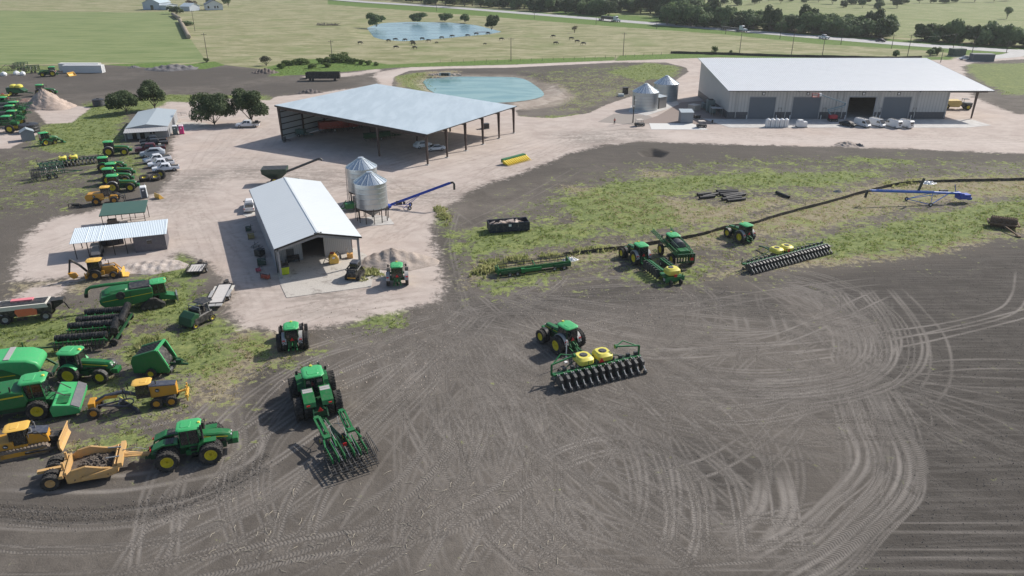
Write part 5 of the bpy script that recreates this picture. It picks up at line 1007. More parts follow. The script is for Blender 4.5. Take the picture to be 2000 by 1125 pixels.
part('chassis',MB().slab(-4.6,3.2,-1.0,1.0,.9,1.5),G_DK,t)
for s in (-1,1): wheel(t,2.2,s*1.4,.75,.5,lugs=18); wheel(t,-3.6,s*1.5,1.0,.6,lugs=22)
fit(t,(-3.6,-1.7),(4.5,-1.7),(-85,778),(96,752)); t.scale=(1.02,1.02,.86)
t=thing('forage_harvester','green harvester with cab and flat-topped front header facing right','harvester')
part('body',MB().prism([(-5.5,1.4),(1.2,1.4),(1.5,2.0),(1.3,2.95),(.2,3.2),(-3.4,3.1),(-5.5,2.8)],-1.35,1.35),G_UP,t,bev=.12); part('stripe',MB().prism([(-5.4,2.45),(1.3,2.6),(1.3,2.75),(-5.4,2.55)],-1.37,-1.34),YEL,t)
part('grab_rail',MB().tube([(-1.4,-1.0,3.1),(-1.4,-1.0,3.6),(-.6,-1.0,3.65),(-.5,-1.0,3.15)],.06,6).tube([(.3,-1.2,3.1),(.35,-1.2,3.7)],.07,6),m_black,t)
cab(t,1.2,2.9,.95,1.8,3.5,G_SUNLIT,G_UP,ov=.35,rh=.28)
part('header',MB().prism([(3.4,.35),(5.7,.3),(5.8,.9),(5.1,1.35),(3.6,1.65),(3.3,1.2)],-2.3,2.3),G_SUNLIT,t,bev=.08); part('header_edge',MB().prism([(5.12,1.37),(5.8,.93),(5.8,.98),(5.12,1.42)],-2.25,2.25),mat('tread_plate',(.11,.11,.12),.5),t); part('header_screen',MB().slab(3.7,4.9,-2.0,-.3,1.53,1.6),G_UP,t)
part('feeder_house',MB().prism([(2.4,1.7),(3.5,1.4),(3.5,.7),(2.4,.9)],-.7,.7),G_UP,t); part('hoses',MB().tube([(2.9,-.7,1.9),(3.6,-.9,2.5),(4.5,-.8,1.7)],.05,6).tube([(3.0,.5,1.9),(3.9,.3,2.7),(4.8,.5,1.7)],.05,6).tube([(2.8,-1.1,1.5),(3.9,-1.2,2.3),(5.0,-1.0,1.7)],.04,6),m_black,t)
part('chassis',MB().slab(-5,2.8,-.9,.9,.8,1.45),G_DK,t)
for s in (-1,1): wheel(t,2.1,s*1.5,.95,.62,lugs=22); wheel(t,-3.9,s*1.2,.6,.4,lugs=18)
fit(t,(-3.9,-1.5),(2.1,-1.5),(-65,842),(78,818))
def badge(t,x,y,z,s=-1):
    'dark oval plate with a pale leaping-deer mark, as on the photographed machines'
    b=part('badge',MB().lathe([(.0,0),(.24,0),(.24,.02),(0,.02)],(x,y,z),'y',20),m_black,t); 
    pts=[(-.15,-.06),(-.05,-.02),(.02,.0),(.1,.07),(.15,.06),(.1,.0),(.14,-.08),(.06,-.05),(-.02,-.06),(-.1,-.1)]
    part('emblem',MB().prism([(x-p,z+q) for p,q in pts],y+s*.03,y+s*.01) if s<0 else MB().prism([(x+p,z+q) for p,q in pts],y+.02,y+.04),m_white,b)
# --- motor grader, nose at left
t=thing('motor_grader','yellow motor grader with dark hood and angled blade on the soil track','grader')
part('engine_housing',MB().loft([(-3.3,.62,.55,1.3,2.5,.06),(-.5,.66,.58,1.25,2.75,.06)]),AMB,t); part('hood_top',MB().loft([(-3.25,.58,.54,2.48,2.6,.03),(-.45,.62,.56,2.72,2.85,.03)]),SLATE,t)
badge(t,-1.3,-.66,2.15); badge(t,-1.3,.65,2.15,1)
cab(t,-.5,.95,.72,1.5,3.15,AMBR,m_black,ov=.35,rh=.14,sticker=False)
part('frame_boom',MB().tube([(.9,0,1.6),(2.4,0,2.25),(4.2,0,2.05),(5.6,0,1.3)],.22,8),SLATE,t); part('boom_side',MB().prism([(3.0,1.75),(4.3,1.75),(5.6,1.0),(5.6,1.35),(4.2,2.1),(3.0,2.1)],-.26,.26),AMB,t)
part('front_block',MB().slab(5.3,6.0,-.75,.75,.95,1.7),AMB,t,bev=.05); part('front_axle',MB().box(5.5,0,.65,.25,2.0,.25),GMET,t); part('rear_tandem',MB().box(-1.8,0,.65,2.2,1.5,.4),GMET,t)
part('drawbar_circle',MB().lathe([(.75,.75),(.85,.75),(.85,.9),(.75,.9),(.75,.75)],(2.3,0,0),'z',24).bar((5.2,0,.9),(2.6,-.7,.85),.14).bar((5.2,0,.9),(2.6,.7,.85),.14).bar((2.3,-.5,.9),(2.3,-.5,2.3),.09).bar((2.3,.5,.9),(2.3,.5,2.3),.09),SLATE,t)
i=MB(); i.prism([(-.25,.05),(-.05,.02),(-.12,.35),(-.05,.68),(-.15,.7),(-.3,.35)],-2.0,2.0); i.xf(Matrix.Translation((2.2,0,0))@Matrix.Rotation(R(38),4,'Z')); o=part('blade',i,SLATE,t); j=MB(); j.slab(-.27,-.2,-2.0,2.0,.68,.74); j.xf(Matrix.Translation((2.2,0,0))@Matrix.Rotation(R(38),4,'Z')); part('blade_edge',j,YT,o)
part('ripper',MB().bar((-3.3,0,1.2),(-4.2,0,1.4),.2).slab(-4.4,-4.1,-.9,.9,.9,1.2).bar((-4.25,-.7,1.9),(-4.25,-.7,.3),.14).bar((-4.25,0,1.9),(-4.25,0,.3),.14).bar((-4.25,.7,1.9),(-4.25,.7,.3),.14),AMBR,t); part('exhaust_stack',MB().cyl((-1.2,.2,2.8),(-1.2,.2,3.2),.07).tube([(1.9,-.5,2.2),(1.95,-.5,2.8)],.06,6).tube([(2.3,.2,2.2),(2.3,.2,2.9)],.06,6),m_black,t)
for s in (-1,1): 
    for x in (-1.0,-2.6): wheel(t,x,s*.98,.66,.38,AMB,lugs=18,rr=.36,off=.5)
    wheel(t,5.5,s*1.05,.66,.38,AMB,lugs=18,rr=.36,off=.5)
fit(t,(-2.6,.98),(5.5,1.05),(333,794),(190,816))
# --- bulldozer
def belt(t,x0,x1,y,r,w,m,name='track',pad=.32):
    pts=[(x0+r*math.cos(a),r+r*math.sin(a)) for a in np.linspace(PI/2,PI*1.5,9)]+[(x1+r*math.cos(a),r+r*math.sin(a)) for a in np.linspace(-PI/2,PI/2,9)]
    mb=MB(); mb.prism([(a,b) for a,b in pts],y-w/2,y+w/2); L=len(pts)
    P=np.array(pts+pts[:1]); s_=np.concatenate([[0],np.cumsum(np.linalg.norm(np.diff(P,axis=0),axis=1))])
    for d in np.arange(0,s_[-1],pad):
        x=np.interp(d,s_,P[:,0]);z=np.interp(d,s_,P[:,1]); x2=np.interp(d+.05,s_,P[:,0]);z2=np.interp(d+.05,s_,P[:,1]); a=math.atan2(z2-z,x2-x); mb.box(x-math.sin(a)*-.03,y,z+math.cos(a)*-.03,pad*.5,w*1.04,.1,ry=-a)
    o=part(name,mb,m,t); return o
t=thing('bulldozer','yellow bulldozer with muddy crawler tracks and raised tan blade, left edge','bulldozer')
mud=mat('mud_caked_track',(.16,.125,.095),.9,0,.6,(.34,.29,.25),5)
for s in (-1,1):
    tr_=belt(t,-1.9,1.9,s*1.05,.52,.56,mud); part('track_frame',MB().slab(-1.9,1.9,s*1.36-.02,s*1.36+.05,.3,.75),AMB,tr_)
    for x in (-1.9,1.9): part('sprocket',MB().cyl((x,s*1.3,.52),(x,s*1.38,.52),.36),mat('mud_tan',(.30,.2,.1),.9),tr_)
part('engine_housing',MB().prism([(.6,1.0),(2.5,1.0),(2.4,1.9),(.9,2.3),(.6,2.1)],-.75,.75),AMB,t,bev=.05); part('hood_top',MB().prism([(.8,2.28),(2.45,1.98),(2.45,2.08),(.8,2.42)],-.7,.7),SLATE,t)
part('rear_housing',MB().slab(-2.2,-.6,-1.05,1.05,1.05,1.85),AMB,t,bev=.06); badge(t,-1.3,-1.08,1.5); part('side_deck',MB().slab(-.6,.6,-1.05,1.05,1.0,1.3),AMB,t)
cab(t,-.9,.55,.8,1.3,2.95,AMBR,m_black,ov=.45,rh=.12,sticker=False)
part('exhaust_stack',MB().cyl((1.3,.35,2.3),(1.3,.35,3.0),.07).cyl((1.0,-.3,2.3),(1.0,-.3,2.75),.14),m_steel,t); part('grab_rail',MB().tube([(1.0,-.7,2.3),(1.5,-.72,2.5),(2.3,-.72,1.6)],.05,6),m_black,t)
part('c_frame',MB().bar((.3,-1.5,.6),(3.3,-1.5,.6),.2).bar((.3,1.5,.6),(3.3,1.5,.6),.2).bar((3.2,-1.5,.6),(3.2,1.5,.6),.25).bar((2.4,-.4,1.4),(3.4,-.5,1.1),.14).bar((2.4,.4,1.4),(3.4,.5,1.1),.14).box(2.9,0,1.0,.7,1.0,.7),m_black,t)
i=MB(); i.prism([(0,.15),(.18,.12),(.02,.6),(.05,1.2),(.2,1.55),(.08,1.58),(-.12,1.2),(-.15,.6)],-1.75,1.75); i.xf(Matrix.Translation((3.6,0,0))@Matrix.Rotation(R(-6),4,'Z')); part('blade',i,TAN,t)
fit(t,(-1.9,-1.33),(1.9,-1.33),(4,903),(88,886))
# --- towed scraper
t=thing('scraper','tan towed earth scraper with open bowl half full of soil','scraper')
for s in (-1,1):
    part('bowl_side',MB().prism([(-1.9,.55),(1.6,.35),(2.4,.8),(2.5,1.2),(1.3,1.45),(-.1,1.95),(-1.3,1.75),(-2.0,1.2)],s*1.75-.06,s*1.75+.06),TAN,t)
    part('bowl_rim',MB().tube([(-1.9,s*1.75,1.25),(-1.3,s*1.75,1.8),(-.1,s*1.75,2.0),(1.3,s*1.75,1.5),(2.5,s*1.75,1.25)],.12,6),TAN,t)
    part('arm',MB().bar((2.7,s*1.95,1.4),(-.6,s*1.98,.85),.22,.3).bar((-1.9,s*1.6,1.5),(-3.4,s*1.6,.75),.22),TAN,t)
part('bowl_floor',MB().slab(-1.9,1.8,-1.7,1.7,.35,.45),TAN,t); part('back_gate',MB().slab(-2.0,-1.85,-1.7,1.7,.4,1.7),TAN,t); part('front_apron',MB().prism([(1.9,.4),(2.6,.7),(2.6,1.5),(2.4,1.75),(2.2,1.5)],-1.7,1.7),TAN,t)
part('back_frame',MB().slab(-2.45,-2.15,-1.9,1.9,1.2,1.55).bar((-2.3,0,1.3),(-4.7,0,1.25),.4,.3).bar((-2.2,-.9,2.4),(-2.2,-.9,1.3),.2).bar((-2.2,.9,2.4),(-2.2,.9,1.3),.2),TAN,t)
part('gooseneck',MB().bar((2.9,0,1.6),(2.9,-1.95,1.6),.42,.5).bar((2.9,0,1.6),(2.9,1.95,1.6),.42,.5).tube([(2.9,0,1.6),(4.2,0,1.2),(6.4,0,.85)],.24,8).bar((3.1,-.45,1.5),(5.5,-.1,.9),.12).bar((3.1,.45,1.5),(5.5,.1,.9),.12),TAN,t)
part('cylinder',MB().cyl((2.8,-.8,1.9),(1.6,-.9,2.0),.08).cyl((2.8,.8,1.9),(1.6,.9,2.0),.08).tube([(3.0,.2,1.9),(4.2,.1,2.0),(5.2,.1,1.5),(5.8,.1,1.9),(6.4,.1,1.1)],.04,6),m_steel,t)
clod=mat('soil_load',(.10,.082,.068),.95,0,.5,(.2,.17,.14),6)
mb=MB(); rr=random.Random(8)
for k in range(420):
    x=rr.uniform(-1.7,1.9);y=rr.uniform(-1.6,1.6); s_=rr.uniform(.06,.2); mb.box(x,y,.55+.55*math.exp(-((x-.2)**2+y*y*.5)/2.2)+rr.uniform(-.05,.12),s_,s_*1.2,s_*.8,rr.uniform(0,3),rr.uniform(0,3),rr.uniform(0,3))
mb.loft([(-1.8,1.65,1.5,.45,.8,.05),(0,1.65,1.3,.45,1.05,.1),(1.8,1.65,1.5,.45,.75,.05)])
for yy in (-1.55,-.65,.65,1.55): wheel(t,-3.4,yy,.82,.6,TAN,rr=.44,lugs=20,off=.3)
part('axle',MB().box(-3.4,0,.82,.3,3.4,.3),TAN,t)
fit(t,(-3.4,-1.85),(2.6,-1.9),(110,958),(226,936))
o=part('soil_load',mb,clod,None); o.location=t.location; o.rotation_euler=t.rotation_euler; tag(o,'heap of dark soil clods inside the tan scraper bowl','soil',kind='stuff')
# --- backhoe loader
t=thing('backhoe_loader','yellow and black backhoe loader with folded digging arm at the left','backhoe')
part('chassis',MB().slab(-1.0,2.8,-.4,.4,.5,1.1).slab(-.3,1.2,-.85,.85,.6,1.2),AMB,t); part('hood',MB().loft([(.9,.42,.38,1.1,1.8,.08),(2.7,.4,.32,1.0,1.5,.08)]),AMB,t,True); part('hood_panel',MB().loft([(1.0,.40,.37,1.78,1.84,.02),(2.6,.36,.3,1.49,1.56,.02)]),m_black,t)
cab(t,-.75,.85,.75,1.15,2.65,AMBR,m_black,ov=.25,rh=.14,sticker=False)
for s in (-1,1):
    wheel(t,0,s*.95,.72,.45,AMB,lugs=20,rr=.36); wheel(t,2.3,s*.9,.5,.32,AMB,lugs=16,rr=.28); part('fender',MB().prism([(.85*math.cos(a),.75+.85*math.sin(a)) for a in np.linspace(.2,PI*.85,8)]+[(.8*math.cos(a),.75+.8*math.sin(a)) for a in np.linspace(PI*.85,.2,8)],s*.95-.25,s*.95+.25),m_black,t)
    part('loader_arm',MB().tube([(1.1,s*.6,1.7),(2.4,s*.6,1.75),(3.4,s*.6,.6)],.09,6).bar((1.4,s*.55,.9),(2.8,s*.58,1.2),.09),AMB,t)
part('front_bucket',MB().prism([(3.35,.1),(4.2,.05),(4.2,.12),(3.5,.2),(3.5,.9),(3.35,.95)],-1.1,1.1),AMBR,t)
part('boom',MB().tube([(-1.1,0,1.1),(-1.9,0,2.2),(-2.9,0,3.1)],.16,8),m_black,t); part('dipper',MB().tube([(-2.9,0,3.1),(-3.1,0,2.2),(-3.35,0,1.2)],.13,8),m_black,t); part('rear_bucket',MB().prism([(-3.5,1.2),(-2.6,.95),(-2.4,.45),(-2.9,.25),(-3.3,.6)],-.35,.35),AMB,t)
part('stabiliser',MB().slab(-1.3,-1.0,-1.05,1.05,.4,.8).bar((-1.15,-1.0,.4),(-1.15,-1.3,1.3),.14).bar((-1.15,1.0,.4),(-1.15,1.3,1.3),.14),AMB,t); part('exhaust_stack',MB().cyl((1.8,.2,1.6),(1.8,.2,2.4),.05).bar((2.9,-.3,1.2),(2.7,-.3,2.0),.05),m_black,t)
fit(t,(0,-.95),(2.3,-.9),(188,547),(223,543))
# --- wheel loader
t=thing('wheel_loader','yellow-orange wheel loader with tool carrier in front of the tractor row','loader')
part('rear_body',MB().prism([(-3.0,1.0),(-2.9,.8),(-.2,.8),(0,1.5),(-.1,2.1),(-2.6,2.05),(-3.1,1.7)],-.85,.85),AMB,t,bev=.06); cab(t,-.4,.95,.7,1.5,2.95,AMBR,m_black,ov=.2,rh=.14,sticker=False)
part('front_frame',MB().slab(.6,2.0,-.5,.5,.7,1.4),AMB,t,bev=.05); badge(t,-1.6,-.87,1.6)
for s in (-1,1):
    wheel(t,-1.4,s*.95,.68,.5,AMB,lugs=18,rr=.34); wheel(t,1.5,s*.95,.68,.5,AMB,lugs=18,rr=.34); part('lift_arm',MB().tube([(.9,s*.45,1.9),(2.0,s*.45,1.7),(3.1,s*.5,.7)],.1,6).cyl((1.0,s*.45,1.0),(2.3,s*.45,1.2),.07),m_black,t); part('deck',MB().slab(-.4,.6,s*.9-.2,s*.9+.2,1.15,1.25),AMBR,t)
part('tool_carrier',MB().bar((3.1,-.7,.2),(3.1,-.7,1.2),.1).bar((3.1,.7,.2),(3.1,.7,1.2),.1).bar((3.1,-.7,1.1),(3.1,.7,1.1),.12).bar((3.1,-.6,.2),(3.1,.6,.2),.1).bar((1.5,0,1.9),(2.9,0,1.1),.1),m_black,t)
fit(t,(-1.4,-1.2),(1.5,-1.2),(189,402),(224,399))
# --- generic tool frames, augers etc
def tf(t,pa,pb,la=(0,0),lb=(1,0)): return fit(t,la,lb,pa,pb)
# spreader with orange panels
t=thing('spreader','cream and orange four-wheeled spreader wagon with open black hopper','spreader')
part('body',MB().prism([(-3.9,1.0),(3.2,1.0),(3.4,2.2),(3.3,2.5),(-3.9,2.5),(-4.1,2.0)],-1.2,1.2),m_black,t); part('upper_panel',MB().prism([(-3.9,2.0),(3.0,2.0),(2.8,2.6),(-3.9,2.6)],-1.26,1.26),CREAM,t); part('hopper_opening',MB().slab(-3.4,2.6,-.95,.95,2.6,2.68),m_black,t)
part('side_panel',MB().prism([(-1.0,.95),(1.4,1.05),(1.5,1.85),(.9,2.1),(-1.2,2.1),(-1.3,1.6)],-1.34,-1.2).prism([(-1.0,.95),(1.4,1.05),(1.5,1.85),(.9,2.1),(-1.2,2.1),(-1.3,1.6)],1.2,1.34),ORNG,t,bev=.05)
part('top_cover',MB().slab(-2.0,.8,.2,1.0,2.68,2.85),mat('pink_cover',(.75,.22,.25),.5),t); part('elevator',MB().prism([(3.2,2.6),(4.8,2.65),(4.9,2.2),(3.9,1.6),(3.3,1.2)],-.6,.6).bar((4.6,0,2.4),(5.2,0,.9),.15),m_black,t); part('front_arch',MB().tube([(-4.0,-1.2,1.2),(-3.9,-1.2,2.0),(-2.6,-1.25,1.2)],.07,6),m_steel,t)
for s in (-1,1): wheel(t,-2.7,s*1.15,.72,.5,GREYF,rr=.38,lugs=18); wheel(t,2.4,s*1.15,.68,.5,GREYF,rr=.36,lugs=18)
fit(t,(-2.7,-1.4),(2.4,-1.4),(20,634),(84,627))
# round baler
t=thing('round_baler','green round baler with angled rear gate standing alone in the grass','baler')
part('side_body',MB().prism([(-1.9,.45),(1.6,.4),(1.75,.8),(1.3,1.9),(.85,2.95),(.4,2.95),(-1.7,2.35),(-2.0,1.7)],-1.25,-1.0).prism([(-1.9,.45),(1.6,.4),(1.75,.8),(1.3,1.9),(.85,2.95),(.4,2.95),(-1.7,2.35),(-2.0,1.7)],1.0,1.25),G_UP,t,bev=.05)
mb=MB(); mb.prism([(-1.95,.6),(1.2,.6),(1.4,1.0),(.9,2.1),(.4,2.82),(-1.65,2.25),(-2.05,1.7)],-1.0,1.0); part('belts',mb,m_black,t); mb=MB()
for k in range(5): mb.bar((-1.6,-.8+k*.4,2.3),(.35,-.8+k*.4,2.86),.1,.05)
part('belt_guides',mb,GMET,t); part('front_bar',MB().slab(.6,.85,-1.25,1.25,2.85,3.02).bar((.9,-1.1,2.9),(1.6,-1.1,1.1),.14).bar((.9,1.1,2.9),(1.6,1.1,1.1),.14),G_SUNLIT,t); part('drawbar',MB().bar((1.4,0,.8),(3.2,0,.7),.2).box(2.2,.3,.9,.6,.4,.4).tube([(1.5,.3,1.4),(2.3,.2,1.3),(3.0,.1,.9)],.05,6),G_DK,t); part('pickup',MB().cyl((1.5,-1.0,.4),(1.5,1.0,.4),.28),GMET,t)
for s in (-1,1): wheel(t,-.1,s*1.45,.5,.35,YEL,lugs=14)
fit(t,(-1.9,-1.25),(1.6,-1.25),(264,728),(314,741)); t.scale=(1.1,1.1,1.12); t.rotation_euler=(0,0,R(3))
# folded tillage tool with big rollers
def roller(mb,p,q,r,n=16,ribs=18):
    p=Vector(p);q=Vector(q); mb.cyl(p,q,r*.8,n=n); d=(q-p)
    for k in range(ribs): a=p+d*((k+.2)/ribs); b=p+d*((k+.65)/ribs); mb.cyl(a,b,r,n=n)
    return mb
t=thing('seedbed_roller','large folded tillage rig with ribbed black packer rollers on green frames','tillage tool')
for (x0,x1,y,z) in ((-4.2,2.2,-3.0,1.75),(-3.6,2.8,.2,1.9),(-3.4,2.2,2.6,1.6),(-3.0,2.2,5.0,1.6)):
    part('packer_roller',roller(MB(),(x0,y,z),(x1,y,z),.48),m_black,t)
    mb=MB(); mb.slab(x0,x1,y-.95,y-.8,z-.3,z-.15).slab(x0,x1,y-.6,y-.5,z-.6,z-.5)
    for k in range(14): x=x0+(k+.5)*(x1-x0)/14; mb.bar((x,y-.85,z-.2),(x-.1,y-.9,z-1.0),.07)
    for k in range(5): x=x0+.3+k*(x1-x0-.6)/4; mb.bar((x,y-.9,z-.2),(x,y+.1,z+.1),.08)
    part('wing_frame',mb,G_UP,t)
    mb=MB()
    for k in range(16): x=x0+(k+.5)*(x1-x0)/16; mb.lathe([(0,-.02),(.26,-.03),(.26,.03),(0,.02)],(x,y-1.0,z-1.1),'x',10)
    for k in range(13): x=x0+(k+.5)*(x1-x0)/13; mb.bar((x,y-1.0,z-.1),(x-.15,y-1.3,z-1.3),.09)
    mb.slab(x0,x1,y-1.3,y-1.2,z-.9,z-.75); part('disc_gang',mb,m_black,t)
for y0,y1,x in ((-2.6,.6,2.9),(-.2,5.4,3.1)):
    part('packer_roller',roller(MB(),(x,y0,2.0),(x-.5,y1,2.1),.5),m_black,t)
    mb=MB()
    for k in range(9): yy=y0+k*(y1-y0)/8; mb.bar((x-.8,yy,.7),(x-.2,yy,2.0),.1).bar((x-.9,yy,1.4),(x-1.6,yy,.5),.07)
    part('wing_struts',mb,m_black,t)
    part('wing_frame',MB().slab(x-.9,x-.7,y0,y1,1.3,1.5).slab(x-.9,x-.7,y0,y1,.6,.75),G_DK,t)
part('drawbar',MB().bar((-3.5,-3.3,.7),(-8.6,-3.0,.6),.18).bar((-8.2,-3.0,.6),(-8.2,-3.0,1.6),.12).bar((3,-2.8,.8),(3,5,.8),.25).bar((-7.2,-3.2,.2),(-8.8,-3.7,.2),.08),G_DK,t)
for yy in (-3.0,-1.0,2.5,5.0): wheel(t,2.7,yy,.5,.36,GMET,lugs=12)
wheel(t,-8.2,-3.2,.35,.2,GMET,lugs=8)
fit(t,(-4.2,-3.0),(2.2,-3.0),(118,684),(212,676))
# folded field cultivator
def cultivator(label,green=G_UP,scale=1):
    t=thing('field_cultivator',label,'tillage tool')
    part('centre_frame',MB().slab(-3.2,1.8,-1.4,-1.25,.9,1.05).slab(-3.2,1.8,1.25,1.4,.9,1.05).slab(-3.2,-3.05,-1.4,1.4,.9,1.05).slab(-1,-.85,-1.4,1.4,.9,1.05).slab(.9,1.05,-1.4,1.4,.9,1.05).bar((1.8,-1.3,1),(4.6,0,.7),.18).bar((1.8,1.3,1),(4.6,0,.7),.18).bar((4.5,0,.7),(5.3,0,.7),.2),G_DK,t)
    for s in (-1,1):
        mb=MB()
        for x in (-2.9,-1.6,-.2,1.3): mb.bar((x,s*1.35,1.0),(x,s*1.85,3.1),.12).bar((x,s*1.85,3.0),(x,s*.5,3.25),.1)
        for z,yy in ((1.7,1.5),(2.4,1.7),(3.1,1.86),(3.25,.5)): mb.bar((-3.2,s*yy,z),(1.6,s*yy,z),.11)
        part('wing_frame',mb,green,t); mb=MB()
        for k in range(11):
            for z in (1.6,2.3,3.0): x=-3.1+k*.46; mb.tube([(x,s*1.7,z),(x-.1,s*2.1,z+.1),(x-.25,s*2.2,z-.2)],.06,5)
        part('tines',mb,GMET,t); part('cylinder',MB().cyl((.2,s*.5,1.2),(.2,s*1.4,2.4),.08).cyl((-2,s*.5,1.2),(-2,s*1.4,2.4),.08),m_steel,t)
        for x in (-.6,-1.9): wheel(t,x,s*1.0,.42,.28,GREYF,rr=.22,lugs=12)
        mb=MB()
        for x0 in (-5.2,-4.7,-4.2,-3.7): mb.bar((x0,s*.1,.9),(x0,s*2.0,2.6),.1).bar((x0,s*.1,.5),(x0,s*2.0,.6),.08)
        for k in range(8): yy=.2+k*.25; mb.bar((-5.3,s*yy,.6+k*.2),(-3.4,s*yy,.6+k*.2),.08)
        part('harrow_rack',mb,GMET,t)
    return t
t=cultivator('folded grey-green field cultivator behind the row of tractors',mat('faded_green',(.03,.12,.06),.5,0,.5,(.2,.22,.18))); fit(t,(-5.2,-1.2),(5,0),(66,355),(160,338))
# folded chisel plough with spring harrow, behind the articulated tractor
t=thing('chisel_plough','folded green chisel plough with long black tine harrows and yellow hubs','tillage tool')
part('drawbar',MB().bar((4.9,0,.6),(2.0,0,.9),.22).bar((2.2,0,.9),(-3,-.8,1.0),.18).bar((2.2,0,.9),(-3,.8,1.0),.18).slab(-3,2.2,-.1,.1,.85,1.05),G_DK,t)
for s in (-1,1):
    mb=MB()
    for yy in (.95,1.55): mb.bar((-.6,s*yy,2.0),(2.2,s*(yy+.1),2.55),.2,.26)
    mb.bar((2.2,s*.95,2.55),(2.2,s*1.75,2.6),.22).bar((.9,s*.9,2.3),(.9,s*1.7,2.35),.18).bar((-.6,s*.9,2.05),(-.6,s*1.7,2.05),.2).bar((0,s*1.2,1.0),(.2,s*1.2,2.1),.16).box(2.3,s*1.35,2.55,.5,.5,.3).box(-.9,s*1.3,2.1,.6,.7,.25).cyl((2.0,s*1.25,2.75),(-.4,s*1.2,2.3),.08).bar((-.6,s*1.6,2.05),(-2.4,s*1.9,1.9),.16).bar((-.6,s*.7,2.05),(-2.6,s*.8,1.8),.14)
    part('wing_frame',mb,G_UP,t); part('hoses',MB().tube([(1.8,s*.7,2.4),(.6,s*.5,2.0),(-.4,s*.7,2.3),(-1.6,s*.6,1.9)],.04,6).tube([(2.3,s*.2,1.1),(1.2,s*.3,1.9),(.5,s*.8,2.2)],.04,6),m_steel,t)
    for (x,yy,z) in ((-1.1,2.0,1.9),(-.9,.45,1.5)): wheel(t,x,s*yy,.38,.26,YEL,rr=.24,lugs=12,z=z)
    for yy in (.35,.95): wheel(t,.2,s*yy,.48,.3,GMET,rr=.26,lugs=14)
    mb=MB()
    for k in range(7):
        for j in range(3): x=-1.4-k*.42; yy=s*(.5+j*.65); mb.tube([(x,yy,1.9-.1*j),(x-.35,yy,1.7),(x-.4,yy,1.1),(x-.1,yy,.7)],.075,5)
    part('shanks',mb,G_UP,t); mb=MB()
    for yy in (.15,.7,1.25,1.8,2.25): mb.bar((-1.8,s*yy,1.35),(-5.9,s*(yy+.1),.95),.11)
    for k in range(12): x=-2.0-k*.38; mb.bar((x,s*.1,1.25-.03*k),(x,s*2.35,1.3-.03*k),.085)
    for k in range(9):
        for yy in (.4,1.0,1.6,2.2): x=-2.4-k*.42; mb.bar((x,s*yy,1.2-.03*k),(x-.25,s*yy,.35),.055)
    for k in range(8): x=-1.6-k*.5; mb.lathe([(0,-.03),(.3,-.03),(.3,.03),(0,.03)],(x,s*(.5+.5*(k%3)),1.0),'y',10)
    part('tine_harrow',mb,m_black,t)
    if s>0: continue
    mb=MB()
    for k in range(10): x=-1.6-k*.36; mb.bar((x,s*2.35,.7),(x-.05,s*2.75,1.7),.04).bar((x,s*2.75,1.7),(x,s*2.9,1.2),.03)
    mb.bar((-1.5,s*2.75,1.7),(-5.2,s*2.75,1.6),.06).bar((-1.5,s*2.5,1.1),(-5.2,s*2.5,1.0),.06); part('side_tines',mb,GMET,t)
part('link_rods',MB().bar((-1.2,-1.0,1.9),(-4.6,-.9,1.4),.06).bar((-1.2,1.0,1.9),(-4.6,.9,1.4),.06).bar((-2.6,0,1.6),(-4.4,0,1.3),.06),m_steel,t); part('warning_triangle',MB().box(-2.6,-.05,1.75,.06,.4,.45),REDP,t)
p=G(660,866); a=G(627,812)-G(668,900); t.location=(p.x,p.y,0); t.scale=(.95,.92,.82); t.rotation_euler=(0,0,math.atan2(a.y,a.x)+.05)
# left-far folded tools
for lab,x,y,rz in (('folded dark tillage tool standing at the field edge left of the container',47,136,.1),('green folded tool with many arms behind the parked dark tractor',72,142,.5)):
    t=cultivator(lab,G_DK); put(t,x,y,rz=rz); t.scale=(.9,.9,.9)
t=thing('disc_harrow','small dark disc harrow lying at the far left field edge','tillage tool'); mb=MB()
for k in range(6): mb.lathe([(0,-.02),(.4,-.03),(.4,.03),(0,.02)],(-1.5+k*.6,0,.5),'x',12)
part('disc_gang',mb,GMET,t); part('frame',MB().bar((-1.8,0,.9),(1.8,0,.9),.14).bar((-1.5,0,.9),(.5,1.8,2.4),.12).bar((1.5,0,.9),(.8,1.8,2.4),.12),m_black,t); put(t,10,139,rz=.4)
# orange loader bucket and other loose attachments
def bucket(label,x,y,rz,m,w=1.2,sc=1,nm='loader_bucket'):
    t=thing(nm,label,'bucket'); part('shell',MB().prism([(0,.05),(1.1,.02),(1.1,.09),(.3,.15),(.12,.6),(.2,1.1),(.06,1.15),(-.08,.6)],-w,w),m,t); part('side_plates',MB().prism([(0,.05),(1.0,.05),(.2,1.1),(-.05,.6)],-w-.05,-w).prism([(0,.05),(1.0,.05),(.2,1.1),(-.05,.6)],w,w+.05),m,t)
    put(t,x,y,rz=rz); t.scale=(sc,)*3; return t
bucket('orange loader bucket standing by the grey portable toilet',307,388,.9,AMBR,1.0,.9); bucket('yellow bucket attachment on the dirt lane beside the white container',138,148,-.3,AMBR,1.3,1.2)
